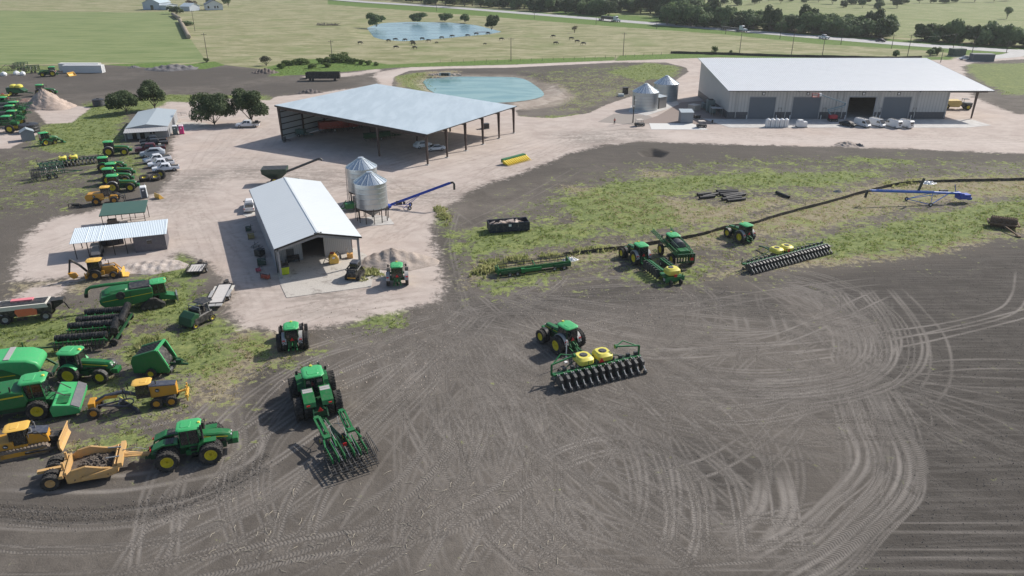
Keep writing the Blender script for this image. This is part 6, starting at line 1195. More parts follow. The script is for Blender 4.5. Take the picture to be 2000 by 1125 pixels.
# --- header trailers
t=thing('draper_header','long green grain header with black reel resting on small wheels','combine header')
part('frame',MB().slab(-6.1,6.1,-.1,.1,.55,1.15).slab(-6.1,6.1,-.12,.0,1.15,1.3).slab(-6.2,-6.05,-.2,1.9,.3,1.2).slab(6.05,6.2,-.2,1.9,.3,1.2),G_UP,t,bev=.02); part('deck',MB().prism([(0,0)],0,0) if 0 else MB().slab(-6,6,.1,1.5,.3,.36),mat('belt_brown',(.10,.07,.055),.8),t)
mb=MB()
for a in range(6): ang=a*PI/3; mb.bar((-5.9,1.3+.5*math.cos(ang),1.35+.5*math.sin(ang)),(5.9,1.3+.5*math.cos(ang),1.35+.5*math.sin(ang)),.06)
for k in range(9): 
    x=-5.9+k*11.8/8
    for a in range(6): ang=a*PI/3; mb.bar((x,1.3,1.35),(x,1.3+.5*math.cos(ang),1.35+.5*math.sin(ang)),.04)
for k in range(60):
    x=-5.8+k*11.6/59
    for a in (0,2,4): ang=a*PI/3; mb.bar((x,1.3+.5*math.cos(ang),1.35+.5*math.sin(ang)),(x,1.3+.5*math.cos(ang),1.15+.5*math.sin(ang)),.02)
part('reel',mb,m_black,t); part('reel_arm',MB().bar((-6.0,-.1,1.2),(-6.0,1.4,1.5),.14).bar((6.0,-.1,1.2),(6.0,1.4,1.5),.14).bar((0,-.1,1.25),(0,1.3,1.6),.14),G_UP,t); part('hitch_box',MB().slab(-2.0,1.0,-.5,-.1,.5,1.0).box(-2.2,-.4,.8,.6,.6,.7),G_UP,t)
part('drum_panel',MB().slab(-5.8,-2.6,-.35,-.12,.45,1.0).slab(3.2,5.9,-.35,-.12,.45,1.0),G_DK,t)
for x in (-4.4,-3.1,3.2,4.9): wheel(t,x,-.5,.34,.22,GREYF,rr=.18)
fit(t,(-6.1,0),(6.1,0),(974,541),(1113,523))
t=thing('corn_header','green corn header with a row of yellow pointed snouts on gravel','combine header')
part('frame',MB().slab(-3.1,3.1,.6,1.1,.4,1.1).slab(-3.1,3.1,.3,.6,.9,1.1),G_UP,t)
mb=MB(); 
for k in range(12): x=-3.05+k*.555; o=part('snout',MB().loft([(0,0,0,0,0,0)]) if 0 else MB().add([(x-.2,.5,.3),(x+.2,.5,.3),(x+.2,.5,1.0),(x-.2,.5,1.0),(x,-1.3,.08)],[(0,1,2,3),(1,0,4),(2,1,4),(3,2,4),(0,3,4)]),mat('snout_yellow',(.75,.56,.02),.45,0,.1),t)
fit(t,(-3.1,0),(3.1,0),(976,326),(1039,309)); 
# --- augers
t=thing('grain_auger','blue raised grain auger on wheels leaning up beside the hopper bins','grain auger')
part('tube',MB().tube([(-.6,0,.7),(12.6,0,5.4)],.22,12).bar((-.4,0,1.05),(12.2,0,5.55),.12),BLUE,t,True); part('spout',MB().tube([(12.4,0,5.4),(12.9,0,5.45),(13.15,0,5.1),(13.15,0,3.9)],.24,10),m_black,t,True)
part('undercarriage',MB().bar((2.4,-1.2,.45),(5.9,-.2,2.95),.09).bar((2.4,1.2,.45),(5.9,.2,2.95),.09).bar((3.6,-1.3,.45),(3.6,1.3,.45),.1).bar((0,0,.7),(3.6,-1.2,.45),.09).bar((0,0,.7),(3.6,1.2,.45),.09),BLUE,t); part('engine',MB().box(1.3,.1,1.2,1.3,.6,.7).box(2.4,-.1,1.2,.5,.5,.5),m_black,t); part('hopper',MB().vloft([(.3,-1.3,-.4,.6,.1),(.8,-1.5,-.2,.8,.1)]),BLUE,t)
for s in (-1,1): wheel(t,3.6,s*1.3,.42,.2,m_white,rr=.2)
fit(t,(-.6,0),(3.6,-1.3),(765,409),(793,412)); a=G(862,401)-G(768,409); t.rotation_euler=(0,0,R(4)); p=G(768,407); t.location=(p.x,p.y,0); t.scale=(.88,)*3
t=thing('transport_auger','long light blue auger lying level on its undercarriage in the grass','grain auger')
part('tube',MB().tube([(-16.5,0,2.9),(2.5,0,1.9)],.24,12).bar((-15,0,3.15),(-3,0,2.5),.08),BLUEL,t,True); part('spout',MB().tube([(-16.2,0,2.9),(-16.8,0,2.85),(-17.0,0,2.3),(-17.1,0,1.5)],.25,10),m_black,t)
part('undercarriage',MB().bar((0,-.2,2.0),(-4.6,-2.1,.4),.12).bar((0,.2,2.0),(-7.2,1.9,.4),.1).bar((-4.6,-2.1,.4),(-7.2,1.9,.4),.12).bar((-4.6,-2.1,.4),(-3.3,0,2.2),.1).bar((-7.2,1.9,.4),(-3.3,0,2.2),.1),BLUEL,t)
part('intake',MB().box(3.2,0,1.3,2.4,1.5,.9).cyl((2.5,-.9,1.6),(2.5,.9,1.6),.5).box(4.4,0,.9,.8,1.3,.5).bar((1.8,.2,1.6),(1.3,.5,3.6),.14),BLUE,t); part('mast',MB().box(-6,.1,3.9,.5,.14,2.6,ry=.25),GMET,t); part('engine',MB().box(-.8,.5,2.3,1.6,.5,.5),m_black,t)
wheel(t,-4.6,-2.1,.4,.22,m_white,rr=.2); wheel(t,-7.2,1.9,.4,.22,m_white,rr=.2)
p=G(1868,398); t.location=(p.x,p.y,0); fit(t,(-4.6,-2.1),(3.6,0),(1823,407),(1880,393)); a=G(1880,393,1.5)-G(1712,383,2.9); t.rotation_euler=(0,0,math.atan2(a.y,a.x)-.0); t.scale=(.96,)*3
# grain cart with raised spout, behind the workshop
t=thing('grain_cart','dark green grain cart with long unloading spout behind the workshop','grain cart')
cg=mat('cart_green',(.022,.050,.035),.5,0,.4,(.12,.13,.1))
mb=MB(); mb.vloft([(1.1,-1.2,1.2,.7,.1),(2.4,-2.6,2.6,1.65,.1),(3.4,-2.7,2.7,1.75,.1)]); part('tank',mb,cg,t); part('tank_opening',MB().vloft([(3.4,-2.5,2.5,1.6,.1),(3.43,-2.5,2.5,1.6,.1)]),m_black,t)
part('spout',MB().tube([(2.4,-.9,2.6),(9.6,-1.2,5.3),(10.1,-1.2,5.4),(10.5,-1.2,5.0)],.26,12,r2=.24),GMET,t,True); part('drawbar',MB().bar((2,0,1),(5.0,0,.7),.25),cg,t)
for s in (-1,1): wheel(t,0,s*1.6,.85,.7,YEL,lugs=18)
put(t,540,357,rz=.12); t.scale=(.95,)*3
# drag roller at right
t=thing('sheepsfoot_roller','rusty brown studded roller in a low frame at the right field edge','roller')
rs=mat('rusty_steel',(.14,.085,.05),.8,.2,.5,(.3,.26,.22)); mb=MB(); mb.cyl((-1.3,0,.65),(1.3,0,.65),.55,n=20)
for k in range(14):
    for j in range(12): a=2*PI*(j+.5*(k%2))/12; x=-1.2+k*.185; mb.box(x,.62*math.cos(a),.65+.62*math.sin(a),.08,.1,.1,rx=a)
part('drum',mb,rs,t); part('frame',MB().slab(-1.6,1.6,-.95,-.8,.5,.65).slab(-1.6,1.6,.8,.95,.5,.65).slab(-1.6,-1.45,-.95,.95,.5,.65).slab(1.45,1.6,-.95,.95,.5,.65).bar((0,-.9,.5),(1.2,-3.0,.2),.12).box(1.3,-2.9,.12,.5,.6,.12),rs,t); put(t,1957,444,rz=-.45); t.scale=(1.5,)*3
# ================= cars, trucks, trailers, yard things
def carw(t,x,y,r=.36,w=.24):
    wheel(t,x,y,r,w,mat('car_rim',(.35,.35,.36),.35,.5,.1),rr=r*.6,off=.7)
def pickup(label,col,grp=None,bed='bed',loc=None,dark=False):
    t=thing('pickup_truck',label,'pickup',grp); m=mat('car_paint_%d_%d_%d'%tuple(int(c*99) for c in col),col,.32,0,.1,spec=.35)
    part('body',MB().loft([(-2.95,.92,.9,.55,1.08,.06),(-2.9,.96,.92,.45,1.12,.07),(1.2,.97,.92,.42,1.15,.08),(2.3,.96,.88,.42,1.12,.1),(2.85,.9,.8,.45,1.02,.12),(2.95,.82,.72,.5,.9,.1)]),m,t,True)
    part('cab',MB().loft([(-1.02,.88,.72,1.1,1.55,.05),(-.75,.89,.70,1.1,1.86,.1),(.75,.89,.69,1.1,1.88,.12),(1.55,.86,.82,1.1,1.16,.03)]),m,t,True)
    mb=MB(); mb.add([(.86,-.64,1.82),(.86,.64,1.82),(1.50,.78,1.2),(1.50,-.78,1.2)],[(0,1,2,3)]); mb.add([(-1.06,-.62,1.2),(-1.06,.62,1.2),(-.82,.6,1.8),(-.82,-.6,1.8)],[(0,1,2,3)])
    mb.xf(Matrix.Translation((.02,0,.02)))
    for s in (-1,1): 
        for x0,x1,x2,x3 in ((-.75,-.03,-.03,-.62),(.07,1.18,.68,.07)): mb.add([(x0,s*.885,1.2),(x1,s*.885,1.2),(x2,s*.74,1.74),(x3,s*.74,1.74)],[(0,1,2,3)])
    w=part('windows',mb,m_glass,t); md=w.modifiers.new('s','SOLIDIFY'); md.thickness=.02; md.offset=1
    if bed=='bed': part('bed_liner',MB().slab(-2.8,-1.15,-.76,.76,1.1,1.165),m_black,t)
    elif bed=='flat': part('flatbed',MB().slab(-3.2,-1.2,-1.15,1.15,1.12,1.25).bar((-1.2,-1.1,1.2),(-1.2,-1.1,2.0),.08).bar((-1.2,1.1,1.2),(-1.2,1.1,2.0),.08).bar((-1.2,-1.1,1.95),(-1.2,1.1,1.95),.08).box(-2.4,.3,1.5,.8,.6,.5),m_black,t)
    mb=MB()
    for s in (-1,1): mb.box(2.9,s*.68,.92,.1,.26,.16)
    part('headlight',mb,m_steel,t); part('grille',MB().box(2.95,0,.82,.05,.95,.25),m_black,t); mb=MB()
    for s in (-1,1): mb.box(-2.95,s*.82,.95,.05,.14,.3); 
    part('tail_light',mb,REDP,t); mb=MB()
    for s in (-1,1): mb.box(1.0,s*1.05,1.25,.14,.22,.2)
    part('mirrors',mb,m_black,t)
    for x in (-1.75,1.95):
        for s in (-1,1): carw(t,x,s*.86,.4,.26)
    return t
def car(label,col,kind='sedan',grp=None,name='car'):
    t=thing(name,label,name.replace('_',' '),grp); m=mat('car_paint_%d_%d_%d'%tuple(int(c*99) for c in col),col,.32,0,.1,spec=.35)
    if kind=='van':
        part('body',MB().loft([(-2.75,.95,.80,.35,2.2,.08),(-2.6,.98,.82,.3,2.3,.12),(1.2,.98,.82,.3,2.32,.14),(1.75,.97,.86,.3,1.75,.12),(2.35,.95,.85,.32,1.12,.1),(2.75,.85,.75,.4,.85,.1)]),m,t,True); g=MB(); g.add([(1.27,-.74,2.2),(1.27,.74,2.2),(2.32,.78,1.24),(2.32,-.78,1.24)],[(0,1,2,3)]).xf(Matrix.Translation((.04,0,.04)))
        for s in (-1,1): g.add([(.5,s*.97,1.35),(2.0,s*.96,1.25),(1.45,s*.90,1.85),(.55,s*.9,1.9)],[(0,1,2,3)])
        g.add([(-2.78,-.7,1.35),(-2.78,.7,1.35),(-2.74,.66,2.0),(-2.74,-.66,2.0)],[(0,1,2,3)]); rk=MB()
        for s in (-1,1): rk.bar((-2.4,s*.6,2.42),(1.0,s*.6,2.45),.05)
        for k in range(5): rk.bar((-2.3+k*.8,-.62,2.42),(-2.3+k*.8,.62,2.42),.05)
        rk.bar((-2.2,.35,2.5),(.9,.35,2.5),.07).bar((-2.2,.15,2.5),(.9,.15,2.5),.07); part('ladder_rack',rk,m_steel,t); part('logo_panel',MB().box(-2.79,0,1.05,.02,.8,.22),m_black,t); wx=(-1.9,1.85); wy=.86
    else:
        suv=kind=='suv'; h=.18 if suv else 0
        part('body',MB().loft([(-2.3,.8,.7,.5,.95+h,.1),(-2.1,.9,.84,.35,1.02+h,.1),(1.2,.92,.86,.32,.98+h,.1),(2.1,.86,.76,.35,.82+h,.1),(2.35,.74,.6,.42,.68+h,.1)]),m,t,True)
        part('roof',MB().loft([(-2.0 if suv else -1.75,.8,.70,.95+h,1.0+h,.02),(-1.5 if suv else -.9,.82,.62,.95+h,1.48+h*1.3,.1),(.35,.82,.62,.95+h,1.5+h*1.3,.1),(1.35,.8,.74,.95+h,1.0+h,.02)]),m,t,True)
        g=MB(); g.add([(.46,-.58,1.44+h*1.25),(.46,.58,1.44+h*1.25),(1.3,.72,1.04+h),(1.3,-.72,1.04+h)],[(0,1,2,3)]).xf(Matrix.Translation((.03,0,.03)))
        for s in (-1,1): g.add([(-1.4,s*.83,1.03+h),(1.05,s*.83,1.03+h),(.35,s*.69,1.40+h*1.2),(-1.0,s*.69,1.40+h*1.2)],[(0,1,2,3)])
        g.add([(-1.72,-.66,1.06+h),(-1.72,.66,1.06+h),(-1.02,.56,1.44+h*1.2),(-1.02,-.56,1.44+h*1.2)],[(0,1,2,3)]); wx=(-1.4,1.4); wy=.8
    w=part('windows',g,m_glass,t); md=w.modifiers.new('s','SOLIDIFY'); md.thickness=.02; md.offset=1
    mb=MB()
    for s in (-1,1): mb.box((2.66 if kind=='van' else 2.2),s*.62,.85,.12,.26,.14)
    part('headlight',mb,m_steel,t); part('grille',MB().box(2.74 if kind=='van' else 2.33,0,.68,.05,.9,.2),m_black,t)
    for x in wx:
        for s in (-1,1): carw(t,x,s*wy,.36 if kind!='van' else .38)
    return t
def side(t,pa,pb,xr=-1.75,xf=1.95,y=-.98): return fit(t,(xr,y),(xf,y),pa,pb)
GP='pickups parked by the tractor row'
P_=pickup('white pickup nearest the camera in the row of parked trucks',(.72,.73,.76),GP); side(P_,(341,334.5),(307,338),y=.98)
q=pickup('white pickup second from the camera, bed filled with grey cover',(.7,.71,.74),GP); side(q,(332,325),(299,329),y=.98)
q=pickup('white pickup third from the camera, bonnet raised',(.66,.67,.7),GP); side(q,(326,316),(292,321),y=.98); part('raised_bonnet',MB().box(2.0,0,1.75,1.3,1.6,.06,ry=-.9),m_white,q)
q=car('silver estate car between the maroon pickup and the white pickups',(.36,.39,.43),'suv',name='parked_car'); side(q,(317,306),(281,309),-1.4,1.4,.8)
q=pickup('dark maroon pickup with tan object in its bed',(.075,.008,.018),GP); side(q,(313,297),(275,300.5),y=.98); part('bed_load',MB().box(-1.9,.1,1.35,.5,.5,.4),CREAM,q)
q=pickup('black pickup between the maroon pickup and the farthest black one',(.014,.014,.016),GP); side(q,(319,287),(285,290),y=.98)
q=pickup('black pickup farthest back in the row, beside the office porch',(.012,.012,.014),GP); side(q,(316,281),(283,284),y=.98)
q=pickup('white crew cab flatbed truck with black deck near the big trees',(.74,.74,.75),None,'flat'); side(q,(497,249.5),(468,250.5),y=.98)
q=pickup('white service pickup half hidden behind the workshop left wall',(.74,.74,.75),None,'bed'); put(q,489,408,rz=R(105))
CB='white cars parked inside the open barn'
q=car('white sedan in barn shade nearest the corner column',(.66,.68,.72),'sedan',CB,'parked_car'); put(q,851,294,rz=R(20)+PI)
q=car('white hatchback behind the other white car under the barn roof',(.62,.66,.70),'suv',CB,'parked_car'); put(q,826,288.5,rz=R(35))
VW='service vans parked in front of the warehouse'
V=car('white van with full ladder rack, left one facing the camera',(.72,.72,.73),'van',VW,'van'); put(V,1684,247,rz=R(-68)); V.scale=(.9,)*3
dup(V,'pale white van facing the camera beside the first van',VW,(*G(1712.5,246.5).xy,0),R(-70))
dup(V,'white van parked rear outwards, third van from the left',VW,(*G(1742,248).xy,0),R(112)); dup(V,'white van parked rear outwards at the right end of the line',VW,(*G(1765,248).xy,0),R(112))
q=car('black sedan at the left end of the van line',(.014,.015,.018),'sedan',None,'parked_car'); put(q,1655,246.5,rz=R(-55))
q=pickup('white pickup driving along the far highway',(.7,.7,.72)); fit(q,(-1.75,0),(1.95,0),(1602,74.5),(1617,76.5))
q=car('black car driving along the far highway near the right',(.012,.014,.016),'sedan',None,'moving_car'); fit(q,(-1.4,0),(1.4,0),(1712,81),(1727,82.5)); 
q=car('white sport utility car parked by the far roadside trailer',(.7,.71,.73),'suv',None,'parked_car'); put(q,1884,117,rz=R(170))
def semi(label,pa,pb,load,x0=-15):
    t=thing('semi_truck',label,'truck'); part('tractor_unit',MB().loft([(-.4,1.2,1.15,.9,3.4,.15),(1.2,1.2,1.1,.9,3.6,.2),(1.9,1.2,1.1,.9,3.3,.2),(2.3,1.15,1.0,.8,2.0,.15),(4.2,1.0,.9,.7,1.8,.2)]),mat('truck_white',(.68,.69,.7),.3),t,True); part('windscreen',MB().box(2.15,0,2.65,.1,1.8,.9,ry=-.3),m_glass,t)
    part('trailer',MB().slab(x0,-.6,-1.25,1.25,1.25,1.55),m_dark,t); part('cargo',load(MB()),GMET,t)
    for x in (x0+1,x0+2.4,-1.8,-.6,3.4): 
        for s in (-1,1): carw(t,x,s*1.05,.52,.3)
    fit(t,(x0,0),(4,0),pa,pb); return t
semi('dump-trailer semi truck with white cab on the far highway',(1171,39.5),(1209,43.5),lambda m:m.slab(-12.5,-1,-1.2,1.2,1.55,3.0))
semi('flatbed semi truck carrying low steel load on the far highway',(1408,58),(1457,63),lambda m:m.slab(-14,-9,-1.1,1.1,1.55,2.0).slab(-8,-2,-1.1,1.1,1.55,1.9).bar((-14,0,1.5),(-12,0,3.4),.2))
# boom lift
t=thing('boom_lift','red articulated boom lift with its basket raised towards the second door','boom lift'); rl_=mat('lift_red',(.40,.02,.04),.45,0,.1); bl_=mat('lift_boom',(.16,.25,.30),.5)
part('base',MB().slab(-1.2,1.2,-.9,.9,.4,.8),m_dark,t); part('turret',MB().slab(-1.2,1.0,-.8,.8,.85,1.9),rl_,t,bev=.08)
part('boom',MB().bar((-.8,0,1.8),(-1.9,0,3.4),.28).bar((-1.9,0,3.4),(2.6,0,4.6),.26).bar((2.6,0,4.6),(2.8,0,5.3),.3).bar((2.8,0,5.3),(-5.0,0,7.7),.24).bar((-1.7,0,2.9),(2.4,0,4.1),.12),bl_,t); part('basket',MB().slab(-7.0,-5.1,-.5,.5,6.9,7.0).slab(-7.0,-6.94,-.5,.5,6.9,8.0).slab(-7.,-5.1,-.5,-.44,7.4,7.5).slab(-7.,-5.1,-.5,-.44,7.9,8.0).slab(-7.,-5.1,.44,.5,7.9,8.0).slab(-5.3,-5.1,-.5,.5,6.9,8.),mat('basket_pink',(.5,.2,.18),.5),t); part('head',MB().box(-4.8,0,7.6,.8,.7,.8),m_white,t)
for x in (-.9,.9):
    for s in (-1,1): wheel(t,x,s*.85,.4,.3,GREYF,rr=.2)
put(t,1626,237,rz=R(-4)); t.scale=(.97,)*3
# white totes
TG='white bulk tanks on the warehouse apron'
t=thing('bulk_tank','white upright plastic tank, leftmost of the five in a row','tank',TG); part('vessel',MB().vloft([(.1,-.57,.57,.57,.12),(1.9,-.57,.57,.57,.12),(2.05,-.55,.55,.55,.15),(2.4,-.15,.15,.15,.05)]),mat('tote_white',(.72,.73,.74),.4,0,.1),t); part('pallet',MB().slab(-.6,.6,-.6,.6,0,.12),m_dark,t); mb=MB()
for s in (-1,1): mb.slab(-.03,.03,s*.585-.01,s*.585+.01,.1,1.9).slab(s*.585-.01,s*.585+.01,-.03,.03,.1,1.9)
part('straps',mb,m_steel,t); p=G(1498.5,248); put(t,1498.5,248)
for k,l in enumerate(('second from left of the five in a row','middle of the five in a row','second from right of the five in a row','rightmost of the five in a row')): dup(t,'white upright plastic tank, '+l,TG,(p.x+1.25*(k+1),p.y,0))
t=thing('bulk_box','squat white two-tier plastic box between the tank row and boom lift','tank'); part('lower_box',MB().slab(-1.3,1.3,-.8,.8,.15,1.5),MATS['tote_white'],t,bev=.05); part('upper_box',MB().slab(-1.1,.2,-.7,.7,1.5,2.0),MATS['tote_white'],t,bev=.05); part('skid',MB().slab(-1.4,1.4,-.9,.9,0,.15),m_dark,t); put(t,1565,248)
# flat trailers
def trailer(label,L,W_,x,y,rz,ramp=False,deckc=(.55,.52,.49)):
    t=thing('flat_trailer',label,'trailer'); part('deck',MB().slab(-L/2,L/2,-W_/2,W_/2,.58,.66),mat('deck_%d'%int(L*10),deckc,.7,0,.25,(.3,.28,.26)),t); fr=MB()
    for s in (-1,1): fr.slab(-L/2-.05,L/2+.05,s*(W_/2+.05)-.06,s*(W_/2+.05)+.06,.5,.76).bar((L/2,s*W_*.4,.55),(L/2+1.5,0,.5),.12)
    fr.slab(-L/2-.1,-L/2,-W_/2,W_/2,.5,.72).slab(L/2,L/2+.1,-W_/2,W_/2,.5,.75).box(L/2+1.0,0,.75,.45,.4,.4); part('frame',fr,m_black,t); part('spare_wheel',MB().cyl((L/2+.3,-.0,.75),(L/2+.3,.0,1.05),.35) if 0 else MB().cyl((L/2+.45,0,.72),(L/2+.45,0,.95),.36),m_rub,t)
    for s in (-1,1):
        if ramp: part('side_fender',MB().slab(-L*.25,L*.12,s*(W_/2+.3)-.22,s*(W_/2+.3)+.22,.78,.83),GREYF,t); part('side_rack',MB().slab(L*.12,L*.42,s*(W_/2+.3)-.2,s*(W_/2+.3)+.2,.6,.66),CREAM,t)
        for xx in (-.45,.45) if L>4 else (0,): carw(t,xx-L*.08,s*(W_/2+.3),.38,.22)
    if ramp: part('ramp',MB().slab(-L/2-.9,-L/2-.1,-W_/2,-.05,.5,.62).slab(-L/2-.9,-L/2-.1,.05,W_/2,.5,.62),GREYF,t)
    else:
        mb=MB()
        for k in range(6): mb.slab(-L/2+.1,L/2-.8,-W_/2+.1+k*(W_-.2)/5-.02,-W_/2+.1+k*(W_-.2)/5+.02,.66,.69)
        part('slats',mb,m_dark,t); mb=MB()
        for s in (-1,1): mb.slab(-L/2,L/2,s*W_/2-.03,s*W_/2+.03,1.15,1.2); [mb.slab(-L/2+j*L/4-.02,-L/2+j*L/4+.02,s*W_/2-.02,s*W_/2+.02,.6,1.2) for j in range(5)]
        part('rail',mb,m_dark,t)
    put(t,x,y,rz=rz); return t
trailer('short flat trailer with pale slatted deck near the gravel heap',2.9,2.2,386,531,R(97)); trailer('long equipment trailer with pale deck and rear ramps beside the grass',6.2,1.75,433,581,R(98),True)
# mower / hay machine in the grass
t=thing('utility_machine','dark green and black compact machine with roll frame beside the long trailer','farm machine')
part('body',MB().loft([(-1.2,1.1,1.0,.35,1.2,.1),(1.3,1.1,1.0,.35,1.35,.1)]),m_black,t); part('green_shell',MB().prism([(-1.9,.4),(-.6,.4),(-.4,1.5),(-.9,1.75),(-1.6,1.3)],-1.0,1.0),G_DK,t,bev=.1); part('seat_area',MB().box(.2,.1,1.45,.9,1.6,.5).box(.5,-.5,1.7,.3,.6,.5),m_black,t)
part('roll_frame',MB().tube([(1.0,-.95,1.2),(.9,-.9,2.3),(.9,.9,2.3),(1.0,.95,1.2)],.06,8).tube([(-.3,-.95,1.3),(-.2,-.85,2.1),(-.2,.85,2.1),(-.3,.95,1.3)],.05,8),m_steel,t); part('canopy',MB().vloft([(2.3,.2,1.8,.9,.2),(2.38,.25,1.75,.85,.2)]),m_black,t)
part('handlebar',MB().tube([(.5,-.6,1.9),(.8,0,2.0),(.5,.6,1.9)],.05,6),m_white,t)
for s in (-1,1): wheel(t,-1.2,s*.95,.38,.3,YEL,rr=.2,lugs=10); wheel(t,1.1,s*1.0,.42,.3,YEL,rr=.22,lugs=10)
p=G(388,630); t.location=(p.x,p.y,0); t.rotation_euler=(0,0,R(62)); t.scale=(1.15,)*3
# skid steer by the porch
t=thing('skid_steer','yellow and black tracked skid steer in front of the workshop porch','skid steer')
for s in (-1,1): belt(t,-.8,.8,s*.75,.32,.36,m_rub,pad=.2)
part('body',MB().prism([(-1.3,.5),(.9,.5),(1.0,1.1),(.3,1.3),(-1.2,1.5),(-1.4,1.1)],-.58,.58),m_black,t,bev=.05); part('cab_roof',MB().vloft([(1.95,-.4,.9,.5,.1),(2.08,-.35,.85,.45,.12)]),SLATE,t); part('cab',MB().vloft([(1.0,-.5,.95,.5,.05),(1.96,-.35,.85,.45,.05)]),m_glass,t); part('yellow_panel',MB().slab(-1.38,-1.3,-.5,.5,.42,.58),AMB,t)
for s in (-1,1): part('lift_arm',MB().tube([(-1.1,s*.7,1.4),(.4,s*.7,1.5),(1.3,s*.7,.5)],.09,6),m_black,t)
part('engine_grille',MB().box(-1.15,0,1.15,.3,.8,.5),GMET,t); put(t,694,542,rz=R(82)); t.scale=(1.2,)*3
t=thing('hydraulic_attachment','yellow boxy attachment with hose drum on the sunny porch floor','attachment'); part('housing',MB().prism([(-.7,.1),(.7,.1),(.8,.7),(.4,1.5),(-.4,1.55),(-.7,.9)],-.6,.6),AMBR,t,bev=.06); part('label_plate',MB().box(0,-.62,1.1,.4,.02,.25),m_white,t); part('hose',MB().tube([(.4,.2,1.5),(.7,.2,1.8),(1.1,.2,1.3),(1.2,.1,.6)],.07,8).tube([(-.7,.1,.5),(-1.2,0,.9),(-1.6,0,.2)],.06,8).cyl((.9,-.1,.9),(1.2,-.1,.9),.35),m_black,t); part('red_cap',MB().box(-.1,.2,1.65,.6,.5,.2),mat('rust_red',(.3,.06,.03),.6),t); put(t,652,514,rz=R(20))
t=thing('tool_box','small orange crate with a steel hoop beside the porch column','attachment'); part('crate',MB().slab(-.45,.45,-.4,.4,0,.8),mat('crate_orange',(.62,.33,.09),.6),t); part('hoop',MB().tube([(.5*math.cos(a),0,1.4+.5*math.sin(a)) for a in np.linspace(0,2*PI,17)],.05,6).bar((0,0,.8),(-.6,0,1.9),.08),m_steel,t); put(t,684,504,rz=R(10))
t=thing('chemical_tote','bright yellow-green plastic tote with black lid by the left porch column','tank'); part('tub',MB().vloft([(.1,-.6,.6,.6,.15),(1.3,-.7,.7,.7,.15)]),mat('tote_yellow',(.52,.60,.02),.4,0,.1),t,bev=.05); part('lid',MB().vloft([(1.3,-.72,.72,.72,.15),(1.5,-.65,.65,.65,.15)]),m_black,t); part('pump',MB().cyl((-.3,.3,1.5),(-.3,.3,2.0),.18).cyl((.4,.4,1.5),(.4,.4,2.1),.06),m_black,t); put(t,556.5,535,rz=R(24))
t=thing('grill_cart','black wheeled cart against the workshop front wall','cart'); part('box',MB().slab(-.9,.9,-.4,.4,.5,1.1),m_black,t); part('legs',MB().slab(-.85,-.75,-.35,.35,0,.5).slab(.75,.85,-.35,.35,0,.5),m_black,t); put(t,574,512,rz=R(24))
t=thing('vehicle_under_lean_to','pale grey utility vehicle parked under the white lean-to roof','utility vehicle'); part('body',MB().loft([(-1.3,.75,.7,.5,1.1,.08),(1.3,.7,.6,.5,1.05,.1)]),GREYF,t); part('roof',MB().vloft([(1.8,-.7,.9,.7,.1),(1.9,-.65,.85,.65,.12)]),GREYF,t); part('posts',MB().bar((-.6,-.65,1.1),(-.6,-.65,1.8),.06).bar((-.6,.65,1.1),(-.6,.65,1.8),.06).bar((.9,-.6,1.05),(.8,-.6,1.8),.06).bar((.9,.6,1.05),(.8,.6,1.8),.06),m_black,t)
for x in (-.9,.9):
    for s in (-1,1): carw(t,x,s*.72,.34)
put(t,191,498,rz=R(-70))
for lab,x,y,rz in (('tan utility buggy on the roadside gravel left of the white slab',1249,246,.3),('beige topped utility buggy at the right end of the white slab',1370,249,.1)):
    t=thing('utility_buggy',lab,'utility vehicle'); part('body',MB().loft([(-1.3,.7,.65,.35,.9,.08),(1.3,.65,.55,.35,.8,.1)]),m_black,t); part('roof',MB().vloft([(1.75,-1.1,.8,.75,.1),(1.85,-1.0,.75,.7,.12)]),mat('buggy_top',(.6,.53,.45),.6),t); part('posts',MB().bar((-.9,-.65,.9),(-.9,-.65,1.75),.06).bar((-.9,.65,.9),(-.9,.65,1.75),.06).bar((.8,-.6,.8),(.7,-.6,1.75),.06).bar((.8,.6,.8),(.7,.6,1.75),.06),m_black,t)
    for xx in (-.9,.9):
        for s in (-1,1): carw(t,xx,s*.68,.34)
    put(t,x,y,rz=rz)
# shop wall clutter
rr=random.Random(4); CG='clutter along the workshop side wall'
for i,(lab,x,y,c,s_) in enumerate((('pink plastic scrap leaning near the workshop front corner',505,531,(.5,.04,.10),(.7,.5,.6)),('dark green oil tank on a stand by the workshop wall',512,518,(.03,.07,.05),(1.2,.8,1.1)),('black boxy machine under the workshop wall',508,500,(.02,.02,.02),(1.3,1.1,1.2)),('straw-coloured wooden box by the workshop wall',491,466,(.35,.27,.10),(1.0,.9,.9)),('dark green pump beside the workshop rear wall',486,452,(.03,.07,.05),(.8,.8,.9)),('pale timber pallets by the workshop wall',497,482,(.35,.33,.30),(1.5,1.0,.3)),('red-handled hand cart at the workshop front corner',519,545,(.35,.06,.03),(1.3,.5,.7)))):
    t=thing('wall_clutter',lab,'yard clutter',CG); m=mat('clutter_%d'%i,c,.6,0,.4); mb=MB(); w,d,h=s_
    mb.slab(-w/2,w/2,-d/2,d/2,.15,h) if i!=5 else [mb.slab(-w/2,w/2,-d/2+k*.2,-d/2+k*.2+.12,.1,.14) for k in range(5)]
    part('body',mb,m,t,bev=.04 if i!=5 else 0); part('frame',MB().bar((-w/2,-d/2,0),(-w/2,-d/2,h+.2),.06).bar((w/2,d/2,0),(w/2,d/2,h+.3),.06).bar((-w/2,0,h),(w/2+.4,0,h+.15),.05),m_dark,t); part('pipe',MB().tube([(w/2,-d/2,.2),(w/2+.3,-d/2,h*.7),(0,-d/2-.2,h)],.05,6),m_steel,t); put(t,x,y,rz=rr.uniform(0,3))
